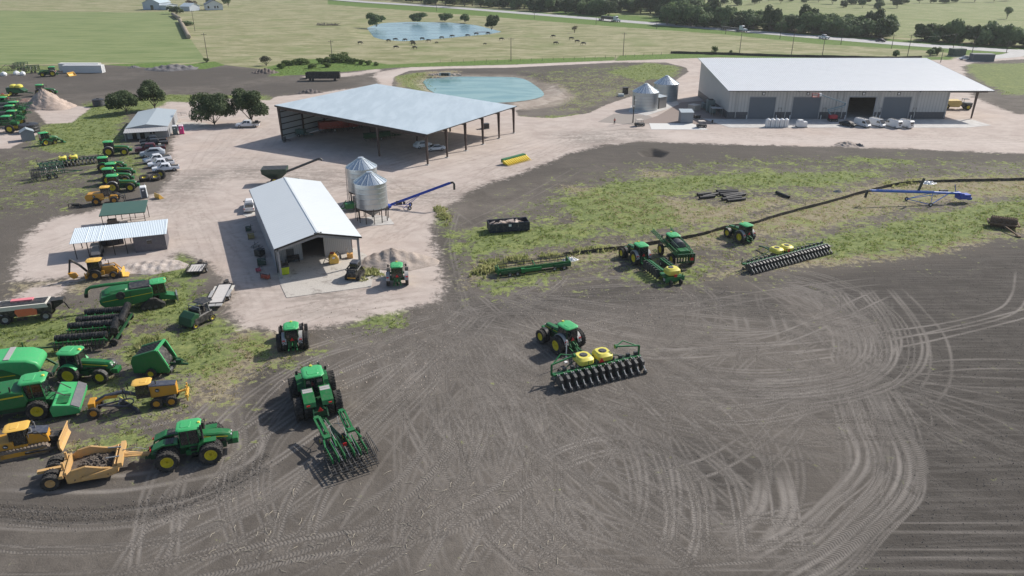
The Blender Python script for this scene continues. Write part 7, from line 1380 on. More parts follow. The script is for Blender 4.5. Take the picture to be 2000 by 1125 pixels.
# inside the barn
br=mat('implement_red',(.34,.05,.03),.55,0,.3); bt=mat('implement_teal',(.05,.12,.11),.6,0,.3)
def implement(label,x,y,rz,m,L=5,sc=1,nm='implement'):
    t=thing(nm,label,'farm implement'); mb=MB(); mb.slab(-L/2,L/2,-1.1,-.95,.8,1.0).slab(-L/2,L/2,.95,1.1,.8,1.0)
    for k in range(6): xx=-L/2+k*L/5; mb.slab(xx-.06,xx+.06,-1.1,1.1,.8,1.0)
    mb.bar((L/2,-1,.9),(L/2+2,0,.6),.14).bar((L/2,1,.9),(L/2+2,0,.6),.14).slab(-L/2,L/3,-.8,.8,1.0,2.1); part('frame',mb,m,t); mb=MB()
    for k in range(8):
        for s in (-1,0,1): xx=-L/2+.3+k*(L-.6)/7; mb.tube([(xx,s*.9,.8),(xx-.2,s*.9,.4),(xx,s*.9,.05)],.05,5)
    part('tines',mb,GMET,t)
    for s in (-1,1): wheel(t,0,s*1.3,.42,.25,GREYF,rr=.22)
    put(t,x,y,rz=rz); t.scale=(sc,)*3; return t
implement('large red farm machine standing deep inside the open barn',652,256,.4,br,6,1.3); implement('second red implement behind in the barn shade',690,250,.3,br,5,1.1); implement('teal and grey machinery along the barn left wall',588,266,-.2,bt,4,.9); implement('small dark machine by the left barn column',556,277,0.1,GMET,1.4,.6)
implement('long dark boom implement parked in the middle of the barn',742,272,.5,G_DK,9,.9); implement('low orange implement at the barn back wall',725,247,.3,br,4,1)
t=thing('farm_machine','green tractor-drawn machine beside the hopper bin ladder','farm machine'); part('body',MB().slab(-1.5,1.5,-.8,.8,.6,1.6),G_UP,t,bev=.1); part('engine',MB().slab(.2,1.6,-.6,.6,1.6,2.6),GMET,t); part('drawbar',MB().bar((-1.5,0,.7),(-3.6,0,.6),.2).bar((-2.5,.5,.4),(-1,.5,2.0),.1),G_UP,t)
for s in (-1,1): wheel(t,.6,s*1.0,.55,.35,GMET,lugs=14)
put(t,690,411,rz=R(25))
# tyres pile
for i,(lab,x,y,tilt) in enumerate((('large tractor tyre with yellow rim leaning left of the pair',283,353,.25),('large tractor tyre with yellow rim leaning right of the pair',305,352,.35),('large spare tractor tyre propped at the right of the tyre group',315,349,1.15))):
    t=thing('loose_tyre',lab,'tyre','loose tractor tyres behind the pickups'); o=lk('tyre',tyre_mesh(1.0,.75,.46,22),t); o.rotation_euler=(PI/2+tilt,0,.2); o.location=(0,0,.45+.5*math.sin(tilt)); q=lk('rim',rim_mesh(1.0,.45,.46,YEL,.2),o); put(t,x,y)
t=thing('frame_tool','small black open frame attachment lying left of the wheel loader','attachment'); part('frame',MB().bar((-1,0,.1),(1,0,.1),.1).bar((-1,0,.9),(1,0,.9),.1).bar((-1,0,.1),(-1,0,.9),.1).bar((1,0,.1),(1,0,.9),.1).bar((0,0,.1),(0,0,.9),.08).bar((-1,0,.1),(-1,1.0,.1),.1).bar((1,0,.1),(1,1.0,.1),.1),m_black,t); part('plate',MB().slab(-.9,.9,.9,1.0,.1,.5),m_black,t); put(t,146,407,rz=.1)
# black pipes
PG='black drainage pipes stacked in the weeds'
pm=mat('pipe_black',(.022,.022,.026),.6,0,.4,(.12,.11,.1)); rr=random.Random(9)
pp=[(1366,389,1396,386),(1372,387,1402,381),(1362,383,1388,380),(1399,376,1440,375),(1402,379,1441,377),(1406,383,1445,380),(1412,386,1452,380),(1417,389,1455,382),(1410,392,1448,388),(1420,395,1455,391),(1516,378,1541,388)]
nm_=['lowest left black pipe','second left black pipe','upper left black pipe','topmost black pipe of the right stack','black pipe just under the topmost one','black pipe in the middle of the right stack','black pipe crossing the right stack','long black pipe at right edge of stack','black pipe near the bottom of the stack','front black pipe lying closest to camera','lone black pipe lying apart at the right']
for (x0,y0,x1,y1),l in zip(pp,nm_):
    a=G(x0,y0);b=G(x1,y1); t=thing('drain_pipe',l+', in the weeds','pipe',PG,(a.x,a.y,0)); d=b-a; part('pipe',MB().tube([(0,0,.3),(d.x,d.y,.3)],.28,12,False),pm,t,True); part('end_collar',MB().lathe([(.33,0),(.33,.25),(.22,.25),(.22,0),(.33,0)],(0,0,0),'x',12).xf(Matrix.Translation((0,0,.3))@Matrix.Rotation(math.atan2(d.y,d.x),4,'Z')),pm,t)
# round bales
BG='round hay bales in two long rows'
bm_=mat('hay_bale',(.30,.255,.20),.95,0,.6,(.42,.37,.30),5); be=mat('hay_end',(.24,.19,.13),.95)
t=thing('hay_bale','round hay bale in the long grey row at the crop field edge','hay bale',BG); part('bale',MB().lathe([(0,-.8),(.75,-.8),(.85,-.7),(.85,.7),(.75,.8),(0,.8)],ax='x',n=18),bm_,t,True); part('twine_wrap',MB().lathe([(.86,-.3),(.87,-.3),(.87,.3),(.86,.3)],ax='x',n=18),be,t)
def bales(pa,pb,n,lab,first):
    A=G(*pa);B=G(*pb); rz=math.atan2((B-A).y,(B-A).x)
    for k in range(n):
        p=A.lerp(B,(k+.5)/n); L=(B-A).length/n/1.6*1.0
        q=first if (k==0 and lab==0) else dup(first); q['label']=('round hay bale in the shorter far row by the bush' if lab else 'round hay bale in the long row at the crop field edge'); q.location=(p.x,p.y,1.25); q.rotation_euler=(0,0,rz); q.scale=(L,1.5,1.5)
bales((352,43),(369,76),20,0,t); bales((338,31),(350,39),9,1,t)
# ================= vegetation, heaps, poles, cattle
def leaf_mat(name,a,b,c):
    t=NT(name); g=t.geo(); n=t.nz(g,.9,4,.7); n2=t.nz(g,6,3,.7); r=t.new('ObjectInfo').outputs['Random']
    col=t.mix(t.mr(n,.36,.64),a,b); col=t.mix(t.ma('MULTIPLY',t.mr(n2,.5,.7),.7),col,c); col=t.mix(t.ma('MULTIPLY',r,.35),col,b)
    return t.leafy(col,.7,.25,.3)
LF=leaf_mat('leaf_dark',(.05,.08,.032),(.10,.135,.06),(.17,.205,.105)); LG=leaf_mat('leaf_mid',(.09,.14,.055),(.17,.23,.10),(.24,.30,.16)); LS=leaf_mat('leaf_shrub',(.08,.12,.035),(.14,.19,.06),(.20,.25,.10))
bark=mat('bark',(.13,.105,.085),.9,0,.5,(.25,.22,.19),6)
def crown_mesh(name,rx,ry,rz,z0,n,ls,seed,lumps=9,m=None,flat=.35):
    g=np.random.default_rng(seed); C0=[];
    for k in range(lumps):
        a=g.uniform(0,2*PI); rr=g.uniform(.25,.68); zz=g.uniform(-.6,.5); C0.append((rr*math.cos(a),rr*math.sin(a),zz,g.uniform(.32,.55)))
    C0.append((0,0,.1,.6)); C0=np.array(C0); w=C0[:,3]**2; idx=g.choice(len(C0),n,p=w/w.sum())
    d=g.normal(size=(n,3)); d/=np.linalg.norm(d,axis=1)[:,None]; d[:,2]=np.where(d[:,2]<-.7,-d[:,2]*.6,d[:,2])
    r=C0[idx,3]*(g.uniform(.55,1.0,n)**.5)*g.uniform(.85,1.12,n)
    P=(C0[idx,:3]+d*r[:,None])*np.array([rx,ry,rz])+np.array([0,0,z0+rz])
    P[:,2]=np.maximum(P[:,2],z0*.6+.1)
    nn=d+g.normal(size=(n,3))*.55+np.array([0,0,flat]); nn/=np.linalg.norm(nn,axis=1)[:,None]
    t=np.cross(nn,g.normal(size=(n,3))); t/=np.linalg.norm(t,axis=1)[:,None]; b=np.cross(nn,t); s=(ls*g.uniform(.6,1.4,n))[:,None]
    V=np.stack([P-t*s-b*s*.5,P+t*s*.2-b*s*.8,P+t*s+b*s*.4,P-t*s*.3+b*s*.8],1).reshape(-1,3)
    me=bpy.data.meshes.new(name); me.from_pydata(V.tolist(),[],np.arange(n*4).reshape(-1,4).tolist()); me.materials.append(m or LF); return me
def tree_proto(label,grp,rx,ry,rz,z0,n,ls,seed,m=None,nm='tree',limbs=5,cat='tree',tr=.22):
    t=thing(nm,label,cat,grp); lk('crown',crown_mesh('crown',rx,ry,rz,z0,n,ls,seed,m=m),t); g=random.Random(seed); mb=MB()
    if tr:
        mb.tube([(0,0,-.1),(.05,.03,z0*.6),(0,.1,z0+rz*.5),(.1,0,z0+rz*1.1)],tr,8,True,tr*.35)
        for k in range(limbs): a=k*2*PI/limbs+g.uniform(-.3,.3); l=g.uniform(.45,.75); mb.tube([(0,0,z0*.7),(rx*l*.5*math.cos(a),ry*l*.5*math.sin(a),z0+rz*.4),(rx*l*math.cos(a),ry*l*math.sin(a),z0+rz*.95)],tr*.5,6,True,tr*.12)
        part('trunk',mb,bark,t,True)
    return t
def near(label,x,y,*a,**k): t=tree_proto(label,k.pop('grp',None),*a,**k); put(t,x,y); return t
near('dark bushy oak left of the office, behind its roof',248,222,4.8,4.2,3.5,.7,8000,.2,1)
near('taller ragged oak behind the office with bare top twigs',303,215,4.7,4.0,3.9,1.5,7000,.2,2); t=bpy.context.scene.objects
o=near('wide round dark oak by the bare ground right of the office',419,243,6.5,5.4,4.7,.3,12000,.2,3)
near('tall dark oak above the white flatbed truck',491,240,5.1,4.6,4.5,1.0,9500,.2,4,tr=.28)
GPD='round trees around the far pond'
near('large round tree at the left end of the far pond',735,52,5.8,5.2,4.4,.1,3200,.42,5,m=LG,grp=GPD); near('wide low tree behind the far pond, left of centre',815,42,6,4.8,3.2,.1,2400,.42,6,m=LG,grp=GPD); near('small round tree behind the far pond, centre',869,41,5.2,4.4,3.0,.1,2000,.42,7,m=LG,grp=GPD); near('smallest round tree behind the far pond, right of centre',908,43,4.4,4,3,.1,1700,.42,8,m=LG,grp=GPD); near('dark tree at the right tip of the far pond',960,58,4.6,4.2,4.2,.1,2400,.42,9,m=LF,grp=GPD)
near('dark spreading bush at the crop field corner',344,27,6,5,3.0,.3,1800,.5,10); near('low bush beside the long bale row',366,50,4.5,4,1.6,.1,900,.4,11,m=LG); near('reddish sparse tree beside the small blue shed',375,19,4.2,4,3.4,1.4,700,.4,12,m=leaf_mat('leaf_red',(.07,.05,.035),(.10,.07,.05),(.13,.1,.07)))
near('tall tree behind the white farmhouse left side',412,9,5,5,4.5,1.5,1600,.55,13,m=LG); near('tall tree behind the white farmhouse right side',446,13,6,5,5,1.5,1800,.55,14,m=LG)
near('small tree standing on the far fence line near warehouse',1397,106,1.8,1.7,1.6,.9,700,.2,15,m=LS); near('low shrub on the far fence line left of the small tree',1361,105,1.2,1,.5,.1,200,.2,16,m=LS); near('thin shrub beside fence post near warehouse roof',1427,106,.8,.7,1.0,.3,160,.2,17,m=LS)
near('small leafless-looking tree alone in the pasture',1122,64,2.0,1.8,1.8,1.0,240,.22,18,m=leaf_mat('leaf_bare',(.10,.09,.06),(.14,.12,.08),(.17,.15,.1)))
near('sparse grey shrub at the bank above the dirt lane',520,128,2.9,2.4,2.0,.3,700,.2,19,m=leaf_mat('leaf_grey',(.06,.065,.04),(.10,.10,.07),(.14,.13,.09)))
near('small round bush by the road near warehouse right end',1750,111,2.0,2,1.6,.2,600,.3,20,m=LG); near('round bush left of the roadside green pile',1816,109,2.2,2,1.5,.2,600,.3,21,m=LG); near('round bush right beside the roadside green pile',1830,108,2.4,2,1.9,.2,700,.3,22,m=LG)
near('lone slim tree in the pasture at the far right',1966,37,3.4,3,3.5,2.0,600,.4,23,m=LG); near('shrub in front of the pasture utility pole',404,122,1.6,1.4,1.0,.1,420,.2,24,m=LS)
# shrubs on the lane bank
sb=[tree_proto('leafy green shrub on the bank above the dirt lane','bank shrubs',2.6,2.2,1.25,.05,900,.2,s,m=LS,nm='shrub',cat='shrub',tr=.05) for s in (31,32)]
sp=[(560,128,1),(572,127,.9),(585,126,1.1),(598,126,.9),(628,124,1),(642,123,1.1),(655,122,1.2),(664,120,1.5),(678,122,1.1),(692,124,1),(706,126,.9),(548,134,.9),(720,127,.8),(736,128,.6),(640,131,.8),(610,133,.8)]
for k,(x,y,s_) in enumerate(sp):
    o=sb[k] if k<2 else dup(sb[k%2]); put(o,x,y,rz=k*1.3); o.scale=(s_*(1+.2*math.sin(k)),s_,s_*1.05)
# far woods
FG='trees of the wood beyond the highway'
FP=[tree_proto('dense green tree of the wood beyond the highway',FG,*a,nm='tree',m=m) for a,m in (((7,6.2,5.6,.1,2400,.6,41),LG),((6,5.6,6.2,.2,2200,.6,42),LF),((7.6,6.2,5.0,.1,2400,.65,43),LG),((6.2,6,4.2,.1,1800,.6,44),LF),((5.4,5,5.4,.2,1800,.6,45),LG))]
g=random.Random(12); cnt=0
def wood(P0,n,rows,dy,smin,smax,jx=9,lab=None):
    global cnt
    for r_ in range(rows):
        for k in range(n):
            f=(k+.5)/n; seg=f*(len(P0)-1); i=min(int(seg),len(P0)-2); u_=seg-i
            x=P0[i][0]*(1-u_)+P0[i+1][0]*u_+g.uniform(-jx,jx); y=P0[i][1]*(1-u_)+P0[i+1][1]*u_-r_*dy+g.uniform(-.4,.4)*dy
            s_=g.uniform(smin,smax); p=G(x,y); j=g.randrange(5)
            o=FP[cnt] if cnt<5 else dup(FP[j]); cnt+=1
            if lab: o['label']=lab[0]; o['group']=lab[1]
            else: o['label']='dense green tree of the wood beyond the highway'; o['group']=FG
            o.location=(p.x,p.y,-.2); o.rotation_euler=(0,0,g.uniform(0,6)); s_*=1.12; o.scale=(s_*g.uniform(.85,1.3),s_,s_*g.uniform(.85,1.25))
wood([(745,-4),(850,8),(1000,17.5),(1100,24),(1190,32)],36,4,4.0,.75,1.1)
wood([(1190,22),(1290,28),(1355,40)],12,3,4.5,.85,1.3); wood([(1290,46),(1340,50),(1358,52)],5,2,4,.9,1.3)
L2=('dense green tree in the hedge row right of the highway gap','trees of the hedge row above the highway'); wood([(1368,52),(1450,57),(1540,63),(1640,70),(1732,75)],20,3,3.2,.65,1.0,8,L2); 
L3=('dark green tree in the right-hand clump above the highway','trees of the right-hand clump'); wood([(1795,80),(1860,84),(1930,89),(2010,94)],11,2,3.2,.6,.9,8,L3)
L4=('scattered round bush on the far upper pasture','bushes scattered on the far pasture'); wood([(1380,12),(1450,9),(1530,4),(1620,3)],9,2,5,.5,.8,14,L4); wood([(1620,7),(1700,8),(1800,6),(1900,3),(1990,0)],15,1,3,.55,.9,14,L4); wood([(1640,14),(1760,17)],4,1,3,.5,.8,10,L4); wood([(1050,2),(1200,6),(1370,14)],14,2,5,.6,1.0,12,L4)
# weeds and dry grass as real blades
def blades(name,label,mask,n,hmin,hmax,m,seed,kb=5,clump=.7,thr=.5):
    g=np.random.default_rng(seed); k=np.nonzero((mask>.35)&(Y>45)&(Y<330)&(np.abs(X)<170))[0]
    dens=np.ones(len(k))*np.maximum(Y[k],60)**1.6; c=.5+.25*(np.sin(X[k]*1.1+2*np.sin(Y[k]*.7))+np.sin(Y[k]*1.3+2*np.sin(X[k]*.6))); dens*=np.clip((c-thr+.35)*2,0.02,1)*mask[k]
    pk=g.choice(k,n,p=dens/dens.sum()); x=X[pk]+g.normal(size=n)*.25; y=Y[pk]+g.normal(size=n)*.25
    h=g.uniform(hmin,hmax,n)*(.6+.8*np.clip(mask[pk],0,1)); nb=n*kb; x=np.repeat(x,kb)+g.normal(size=nb)*.14; y=np.repeat(y,kb)+g.normal(size=nb)*.14; h=np.repeat(h,kb)*g.uniform(.6,1.2,nb)
    a=g.uniform(0,2*PI,nb); w=h*.22+.04; l=h*g.uniform(.2,.8,nb); b=g.uniform(0,2*PI,nb)
    V=np.stack([np.stack([x-np.cos(a)*w,y-np.sin(a)*w,np.full(nb,-.02)],1),np.stack([x+np.cos(a)*w,y+np.sin(a)*w,np.full(nb,-.02)],1),np.stack([x+np.cos(b)*l,y+np.sin(b)*l,h],1)],1).reshape(-1,3).astype(np.float32)
    me=bpy.data.meshes.new(name); me.vertices.add(nb*3); me.vertices.foreach_set('co',V.ravel()); me.loops.add(nb*3); me.loops.foreach_set('vertex_index',np.arange(nb*3,dtype=np.int32)); me.polygons.add(nb); me.polygons.foreach_set('loop_start',np.arange(nb,dtype=np.int32)*3); me.polygons.foreach_set('loop_total',np.full(nb,3,np.int32)); me.update(calc_edges=True); me.materials.append(m)
    return tag(lk(name,me),label,name.replace('_',' '),kind='stuff')
def grass_mat(name,a,b,c):
    t=NT(name); g_=t.geo(); n=t.nz(g_,.5,4,.7); n2=t.nz(g_,4,3,.7); return t.leafy(t.mix(t.ma('MULTIPLY',t.mr(n2,.45,.65),.6),t.mix(t.mr(n,.36,.62),a,b),c),.75,.2,.5)
wmask=weed*(1-np.clip(gravel*1.3,0,1)); smask=straw*(1-np.clip(gravel*1.3,0,1))
blades('weeds','green weeds growing in patches over the yard edges and slopes',wmask,15000,.06,.24,grass_mat('weed_blades',(.15,.21,.055),(.26,.31,.095),(.36,.36,.16)),3)
blades('dry_grass','dry straw-coloured grass along the fence and field margins',smask,9000,.05,.2,grass_mat('straw_blades',(.42,.35,.21),(.55,.48,.31),(.32,.34,.15)),4)
tall=cv([[(922,538),(935,512),(1050,500),(1190,482),(1200,490),(1060,505),(985,520),(970,545)],[(700,530),(735,528),(745,540),(710,548)],[(250,690),(300,655),(330,660),(260,700)],[(1730,357),(1790,350),(1790,358),(1735,368)],[(860,400),(880,430),(870,440),(850,410)]],1.)
blades('tall_grass','tall yellowing grass clumps along the low end of the fence',tall,700,.25,.65,grass_mat('tall_blades',(.27,.31,.11),(.42,.42,.19),(.50,.46,.27)),5,7)
# clods and crop debris
def scatter(name,label,x,y,s,m,seed,z=0.0,stick=False):
    g=np.random.default_rng(seed); n=len(x); V=[];F=[]
    if stick:
        a=g.uniform(0,PI,n); mb=MB()
        for i in range(n):
            c_,s_=math.cos(a[i]),math.sin(a[i]); l=s[i]; j=g.uniform(-.35,.35); mb.tube([(x[i],y[i],.03),(x[i]+c_*l*.5,y[i]+s_*l*.5,.06+l*.05),(x[i]+c_*l*.9-s_*j*l,y[i]+s_*l*.9+c_*j*l,.03)],.018,4)
        return tag(part(name,mb,m,None),label,name.replace('_',' '),kind='stuff')
    base=np.array([(1,0,0),(0,1,0),(-1,0,0),(0,-1,0),(0,0,.8),(0,0,-.4)]); Vs=base[None]*(s[:,None,None]*g.uniform(.5,1.4,(n,6,1))); th=g.uniform(0,PI,n); c_,s_=np.cos(th)[:,None],np.sin(th)[:,None]
    vx=Vs[...,0]*c_-Vs[...,1]*s_+x[:,None]; vy=Vs[...,0]*s_+Vs[...,1]*c_+y[:,None]; V=np.stack([vx,vy,Vs[...,2]+z],-1).reshape(-1,3)
    f=np.array([(0,1,4),(1,2,4),(2,3,4),(3,0,4)]); F=(np.arange(n)[:,None,None]*6+f[None]).reshape(-1,3)
    me=bpy.data.meshes.new(name); me.from_pydata(V.tolist(),[],F.tolist()); me.materials.append(m); return tag(lk(name,me),label,name.replace('_',' '),kind='stuff')
g2=np.random.default_rng(21); k=np.nonzero((FUR>.5))[0]; k=g2.choice(k,900); x=X[k]+g2.normal(size=900)*.8; y=Y[k]+g2.normal(size=900)*.6
k2=np.nonzero((dark>.6)&(gravel<.2)&(Y<110)&(TR<.3)&(weed<.3))[0]; k2=g2.choice(k2,6000); x=np.r_[x,X[k2]+g2.normal(size=6000)*.1]; y=np.r_[y,Y[k2]+g2.normal(size=6000)*.1]; s=np.r_[g2.uniform(.02,.11,900),g2.uniform(.025,.075,6000)]
scatter('soil_clods','dark soil clods strewn over the tilled field and furrow',x,y,s,mat('clod_soil',(.10,.09,.08),.95,0,.6,(.17,.155,.14),3),5)
n=110; P=GA(np.stack([g2.uniform(380,1100,n),g2.uniform(925,1123,n)**1.0],1)); scatter('crop_debris','pale broken crop stalks lying on the worked soil near camera',P[:,0],P[:,1],g2.uniform(.25,1.1,n),mat('stalk',(.50,.44,.34),.8),6,stick=True)
n=420; P=GA(np.stack([g2.uniform(1000,1420,n),g2.uniform(545,640,n)],1)); Q=GA(np.stack([g2.uniform(540,900,n),g2.uniform(600,760,n)],1)); P=np.vstack([P,Q]); scatter('stones','small pale stones and lumps scattered over the worked soil',P[:,0],P[:,1],g2.uniform(.04,.13,2*n),mat('pale_stone',(.42,.35,.29),.9),8)
# heaps
def heap(label,x,y,rx,ry,h,m,seed,peak=(0,0),rz=0,p_=1.1,nm='gravel_heap',cat='heap',amp=.12):
    g=np.random.default_rng(seed); t=None; N=56;Mr=26; V=[];F=[]; ph=g.uniform(0,6,8)
    for i in range(Mr+1):
        r=i/Mr
        for j in range(N):
            a=2*PI*j/N; e=1+.12*math.sin(2*a+ph[0])+.07*math.sin(5*a+ph[1]); px=(1-r)*peak[0]; py=(1-r)*peak[1]
            X_=rx*(r*math.cos(a)*e+px); Y_=ry*(r*math.sin(a)*e+py); z=h*(1-r)**p_+ amp*h*(math.sin(9*X_/rx+ph[2])*math.sin(8*Y_/ry+ph[3])+.6*math.sin(23*X_/rx+ph[4]+Y_))*(r*(1-r)*2.4)+g.normal()*.02*h*(r<.98)
            V.append((X_,Y_,max(z,0)-.12*(i==Mr)))
    for i in range(Mr):
        for j in range(N): a=i*N+j;b=i*N+(j+1)%N; F.append((a,b,b+N,a+N))
    me=bpy.data.meshes.new('heap'); me.from_pydata(V,[],F); me.materials.append(m); me.polygons.foreach_set('use_smooth',[True]*len(F)); me.validate()
    o=lk(nm,me); p=G(x,y); o.location=p; o.rotation_euler=(0,0,rz); return tag(o,label,cat)
def heap_mat(name,a,b,sc=2.5,bs=.5):
    t=NT(name); g_=t.geo(); n=t.nz(g_,sc*.3,5,.7); n2=t.nz(g_,sc*3,4,.7); return t.out(t.mix(t.ma('MULTIPLY',t.mr(n2,.5,.7),.55),t.mix(t.mr(n,.35,.65),a,b),tuple(q*.55 for q in a)),.95,t.bump(n2,bs,.15),0,.1)
HS=heap_mat('sand_heap_mat',(.42,.33,.275),(.52,.42,.355)); HG=heap_mat('yard_heap_mat',(.36,.30,.255),(.46,.39,.34)); HB=heap_mat('grey_heap_mat',(.13,.125,.13),(.22,.21,.21)); HR=heap_mat('rubble_mat',(.40,.34,.30),(.60,.53,.48),3,1.)
heap('tall pointed pinkish sand heap beside the sprayers',97,209,8.2,6.0,5.6,HS,1,(-.25,.25),p_=1.15,amp=.05); heap('rumpled gravel heap right of the workshop porch',778,512,5.6,4.2,2.0,HG,2,(-.2,.2),p_=1.0,amp=.13)
heap('low spread of rocky gravel beside the green combine',297,522,5.0,3.2,.55,HR,3,p_=.7,amp=.5); heap('dark grey gravel heap at the crop field edge',337,135,11,6,1.9,HB,4,p_=.8,amp=.3); heap('small pale gravel heap on the roadside below the vans',1655,283,3.6,2.4,.9,HG,5,amp=.3); heap('tiny dark gravel heap beside the small pale one',1678,285,1.2,1.0,.7,HB,6,amp=.3)
heap('brown dirt mound beside the crop field edge lane',262,132,3,2,.9,HB,7,amp=.3); heap('brown earth mound on the lane bank left of the shrubs',518,142,5,4,1.8,heap_mat('earth_mat',(.13,.105,.095),(.2,.17,.15)),8,amp=.3); heap('grey brush heap in front of the black trailer box',605,181,5,2.5,1.2,heap_mat('brush_mat',(.12,.10,.095),(.2,.18,.17)),9,amp=.4)
heap('flat reddish dirt spread behind the sand heap',48,196,7,3,.5,heap_mat('reddish_mat',(.20,.13,.11),(.26,.2,.17)),10,amp=.5)
t=thing('rock_outfall','pale rock outfall with dark culvert mouth at the pond edge','culvert'); mb=MB(); g=random.Random(3)
for k in range(90): a=g.uniform(0,PI); r_=g.uniform(2.2,4.6); s_=g.uniform(.25,.6); mb.box(r_*1.5*math.cos(a),r_*.8*math.sin(a)-1,.2,s_,s_,s_*.8,g.uniform(0,3),g.uniform(0,3),g.uniform(0,3))
part('rocks',mb,HR,t); part('headwall',MB().slab(-2.2,2.2,-.2,.2,-.3,1.0),m_conc,t); part('culvert_mouth',MB().slab(-1.5,1.5,-.26,-.2,-.2,.8),m_black,t); put(t,869,147)
t=thing('brush_pile','pile of dark dead branches lying in the pasture','brush'); mb=MB(); 
for k in range(130): x=g.uniform(-7,7); l=g.uniform(1,3); a=g.uniform(0,6); mb.tube([(x,g.uniform(-2,2),g.uniform(0,.8)),(x+l*math.cos(a),l*math.sin(a),g.uniform(.3,2.0))],.07,4)
part('branches',mb,mat('dead_wood',(.09,.08,.075),.9),t); put(t,640,50)
# utility poles
pw=mat('pole_wood',(.115,.095,.08),.9,0,.4,(.22,.2,.18)); PG='wooden utility poles along the roads'
PL=[(381,61,376,21,'behind the bale rows'),(406,117,399,65,'at the crop field corner shrub'),(649,115,647,79,'above the lane bank shrubs'),(998,120,997,74,'beside the gravel road under the cattle'),(1217,109,1219,64,'at the gravel road bend near the cattle'),(1444,106,1447,59,'behind the warehouse roof left end'),(1545,111,1552,57,'behind the warehouse roof, tallest of three'),(1605,114,1612,75,'behind the warehouse roof centre'),(1772,111,1777,67,'behind the warehouse roof right part'),(1859,105,1867,66,'by the green pile at the road'),(1837,122,1841,97,'at the rear right roof corner'),(1897,109,1904,71,'by the parked white car on the side road'),(1965,104,1967,80,'at the side road junction')]
HP=[(853,22,2),(1043.5,37,24),(1164,48,31),(1282,56,42),(1417,67,54),(1523,76,43),(1642,87,56),(1741,95,67)]
def pole(label,x,y,ytop,grp,arm=True):
    p=G(x,y); h=8.
    for _ in range(30):
        dep=p.y*math.cos(CP)+(CH-h)*math.sin(CP); up=p.y*math.sin(CP)-(CH-h)*math.cos(CP); yy=562.5-CF*up/dep; h+=(yy-ytop)*dep/CF*.9
    t=thing('utility_pole',label,'utility pole',grp,p,0); part('post',MB().tube([(0,0,-.2),(0,0,h)],.17,8,True,.11),pw,t)
    if arm: part('crossarm',MB().box(0,0,h-.5,2.4,.12,.14).box(0,0,h-.05,.12,.12,.3),pw,t); part('insulators',MB().cyl((-1.1,0,h-.43),(-1.1,0,h-.2),.06).cyl((1.1,0,h-.43),(1.1,0,h-.2),.06).cyl((0,0,h),(0,0,h+.25),.06),m_steel,t)
    return t,h
tops=[]
for x,y,xt,yt,l in PL: t,h=pole('wooden utility pole '+l,x,y,yt,PG); tops.append(t.location+Vector((0,0,h)))
ht=[]
for k,(x,y,yt) in enumerate(HP): t,h=pole('slim roadside pole %s along the far highway'%('farthest left','second from left','third from left','fourth from left','fifth from left','third from right','second from right','farthest right')[k],x,y,yt,'slim poles along the highway'); ht.append(t.location+Vector((0,0,h)))
def wire(P,lab):
    t=thing('power_line',lab,'power line'); mb=MB()
    for a,b in zip(P[:-1],P[1:]): mb.tube([a.lerp(b,i/8)-Vector((0,0,1.1*4*(i/8)*(1-i/8))) for i in range(9)],.012,4,False)
    part('cable',mb,m_dark,t)
wire([tops[2],tops[3],tops[4],tops[5],tops[6],tops[8],tops[9]],'thin cable strung between the wooden poles above the pasture'); wire(ht,'thin cable strung along the slim highway poles'); wire([tops[0],tops[1]],'thin cable between the two poles by the crop field')
t,h=pole('slim black light pole on the apron left of the squat bins',1236,240,187,None,False); t.name='light_pole'; t['category']='light pole'; part('lamp_head',MB().box(.3,0,h-1.2,.6,.25,.12).box(0,0,h-2.8,.3,.3,.3),m_white,t)
for s in t.children: 
    if s.name.startswith('post'): s.data.materials[0]=m_black
# cattle and a person grown from a skinned skeleton
def skin(name,verts,edges,radii,root,m,parent=None,sub=1):
    me=bpy.data.meshes.new(name); me.from_pydata([tuple(v) for v in verts],edges,[]); me.materials.append(m)
    o=lk(name,me,parent); md=o.modifiers.new('skin','SKIN'); sv=me.skin_vertices[0].data
    for i,r in enumerate(radii): sv[i].radius=(r,r) if not isinstance(r,tuple) else r; sv[i].use_root=(i==root)
    md.use_smooth_shade=True; s=o.modifiers.new('sub','SUBSURF'); s.levels=sub; s.render_levels=sub; return o
CGp='black cattle grazing around the far pond'
cow_m=mat('black_hide',(.012,.011,.011),.6,0,.1)
cv_=[(-.75,0,1.05),(-.3,0,1.02),(.25,0,1.0),(.65,0,1.08),(.95,0,1.1),(1.2,0,.75),(1.35,0,.35),(1.42,0,.18)]; ce=[(i,i+1) for i in range(7)]; cr_=[.30,.36,.38,.33,.2,.15,.13,.08]
def leg_(b,pts): 
    i=b
    for p,r in pts: cv_.append(p); cr_.append(r); ce.append((i,len(cv_)-1)); i=len(cv_)-1
for s in (-1,1): leg_(0,[((-.72,s*.24,.78),.17),((-.66,s*.24,.62),.10),((-.82,s*.24,.4),.065),((-.76,s*.24,.03),.06)]); leg_(3,[((.62,s*.22,.72),.13),((.6,s*.22,.42),.075),((.6,s*.22,.03),.06)]); leg_(5,[((1.1,s*.22,.72),.04)])
leg_(0,[((-1.05,0,1.05),.05),((-1.12,0,.5),.03)])
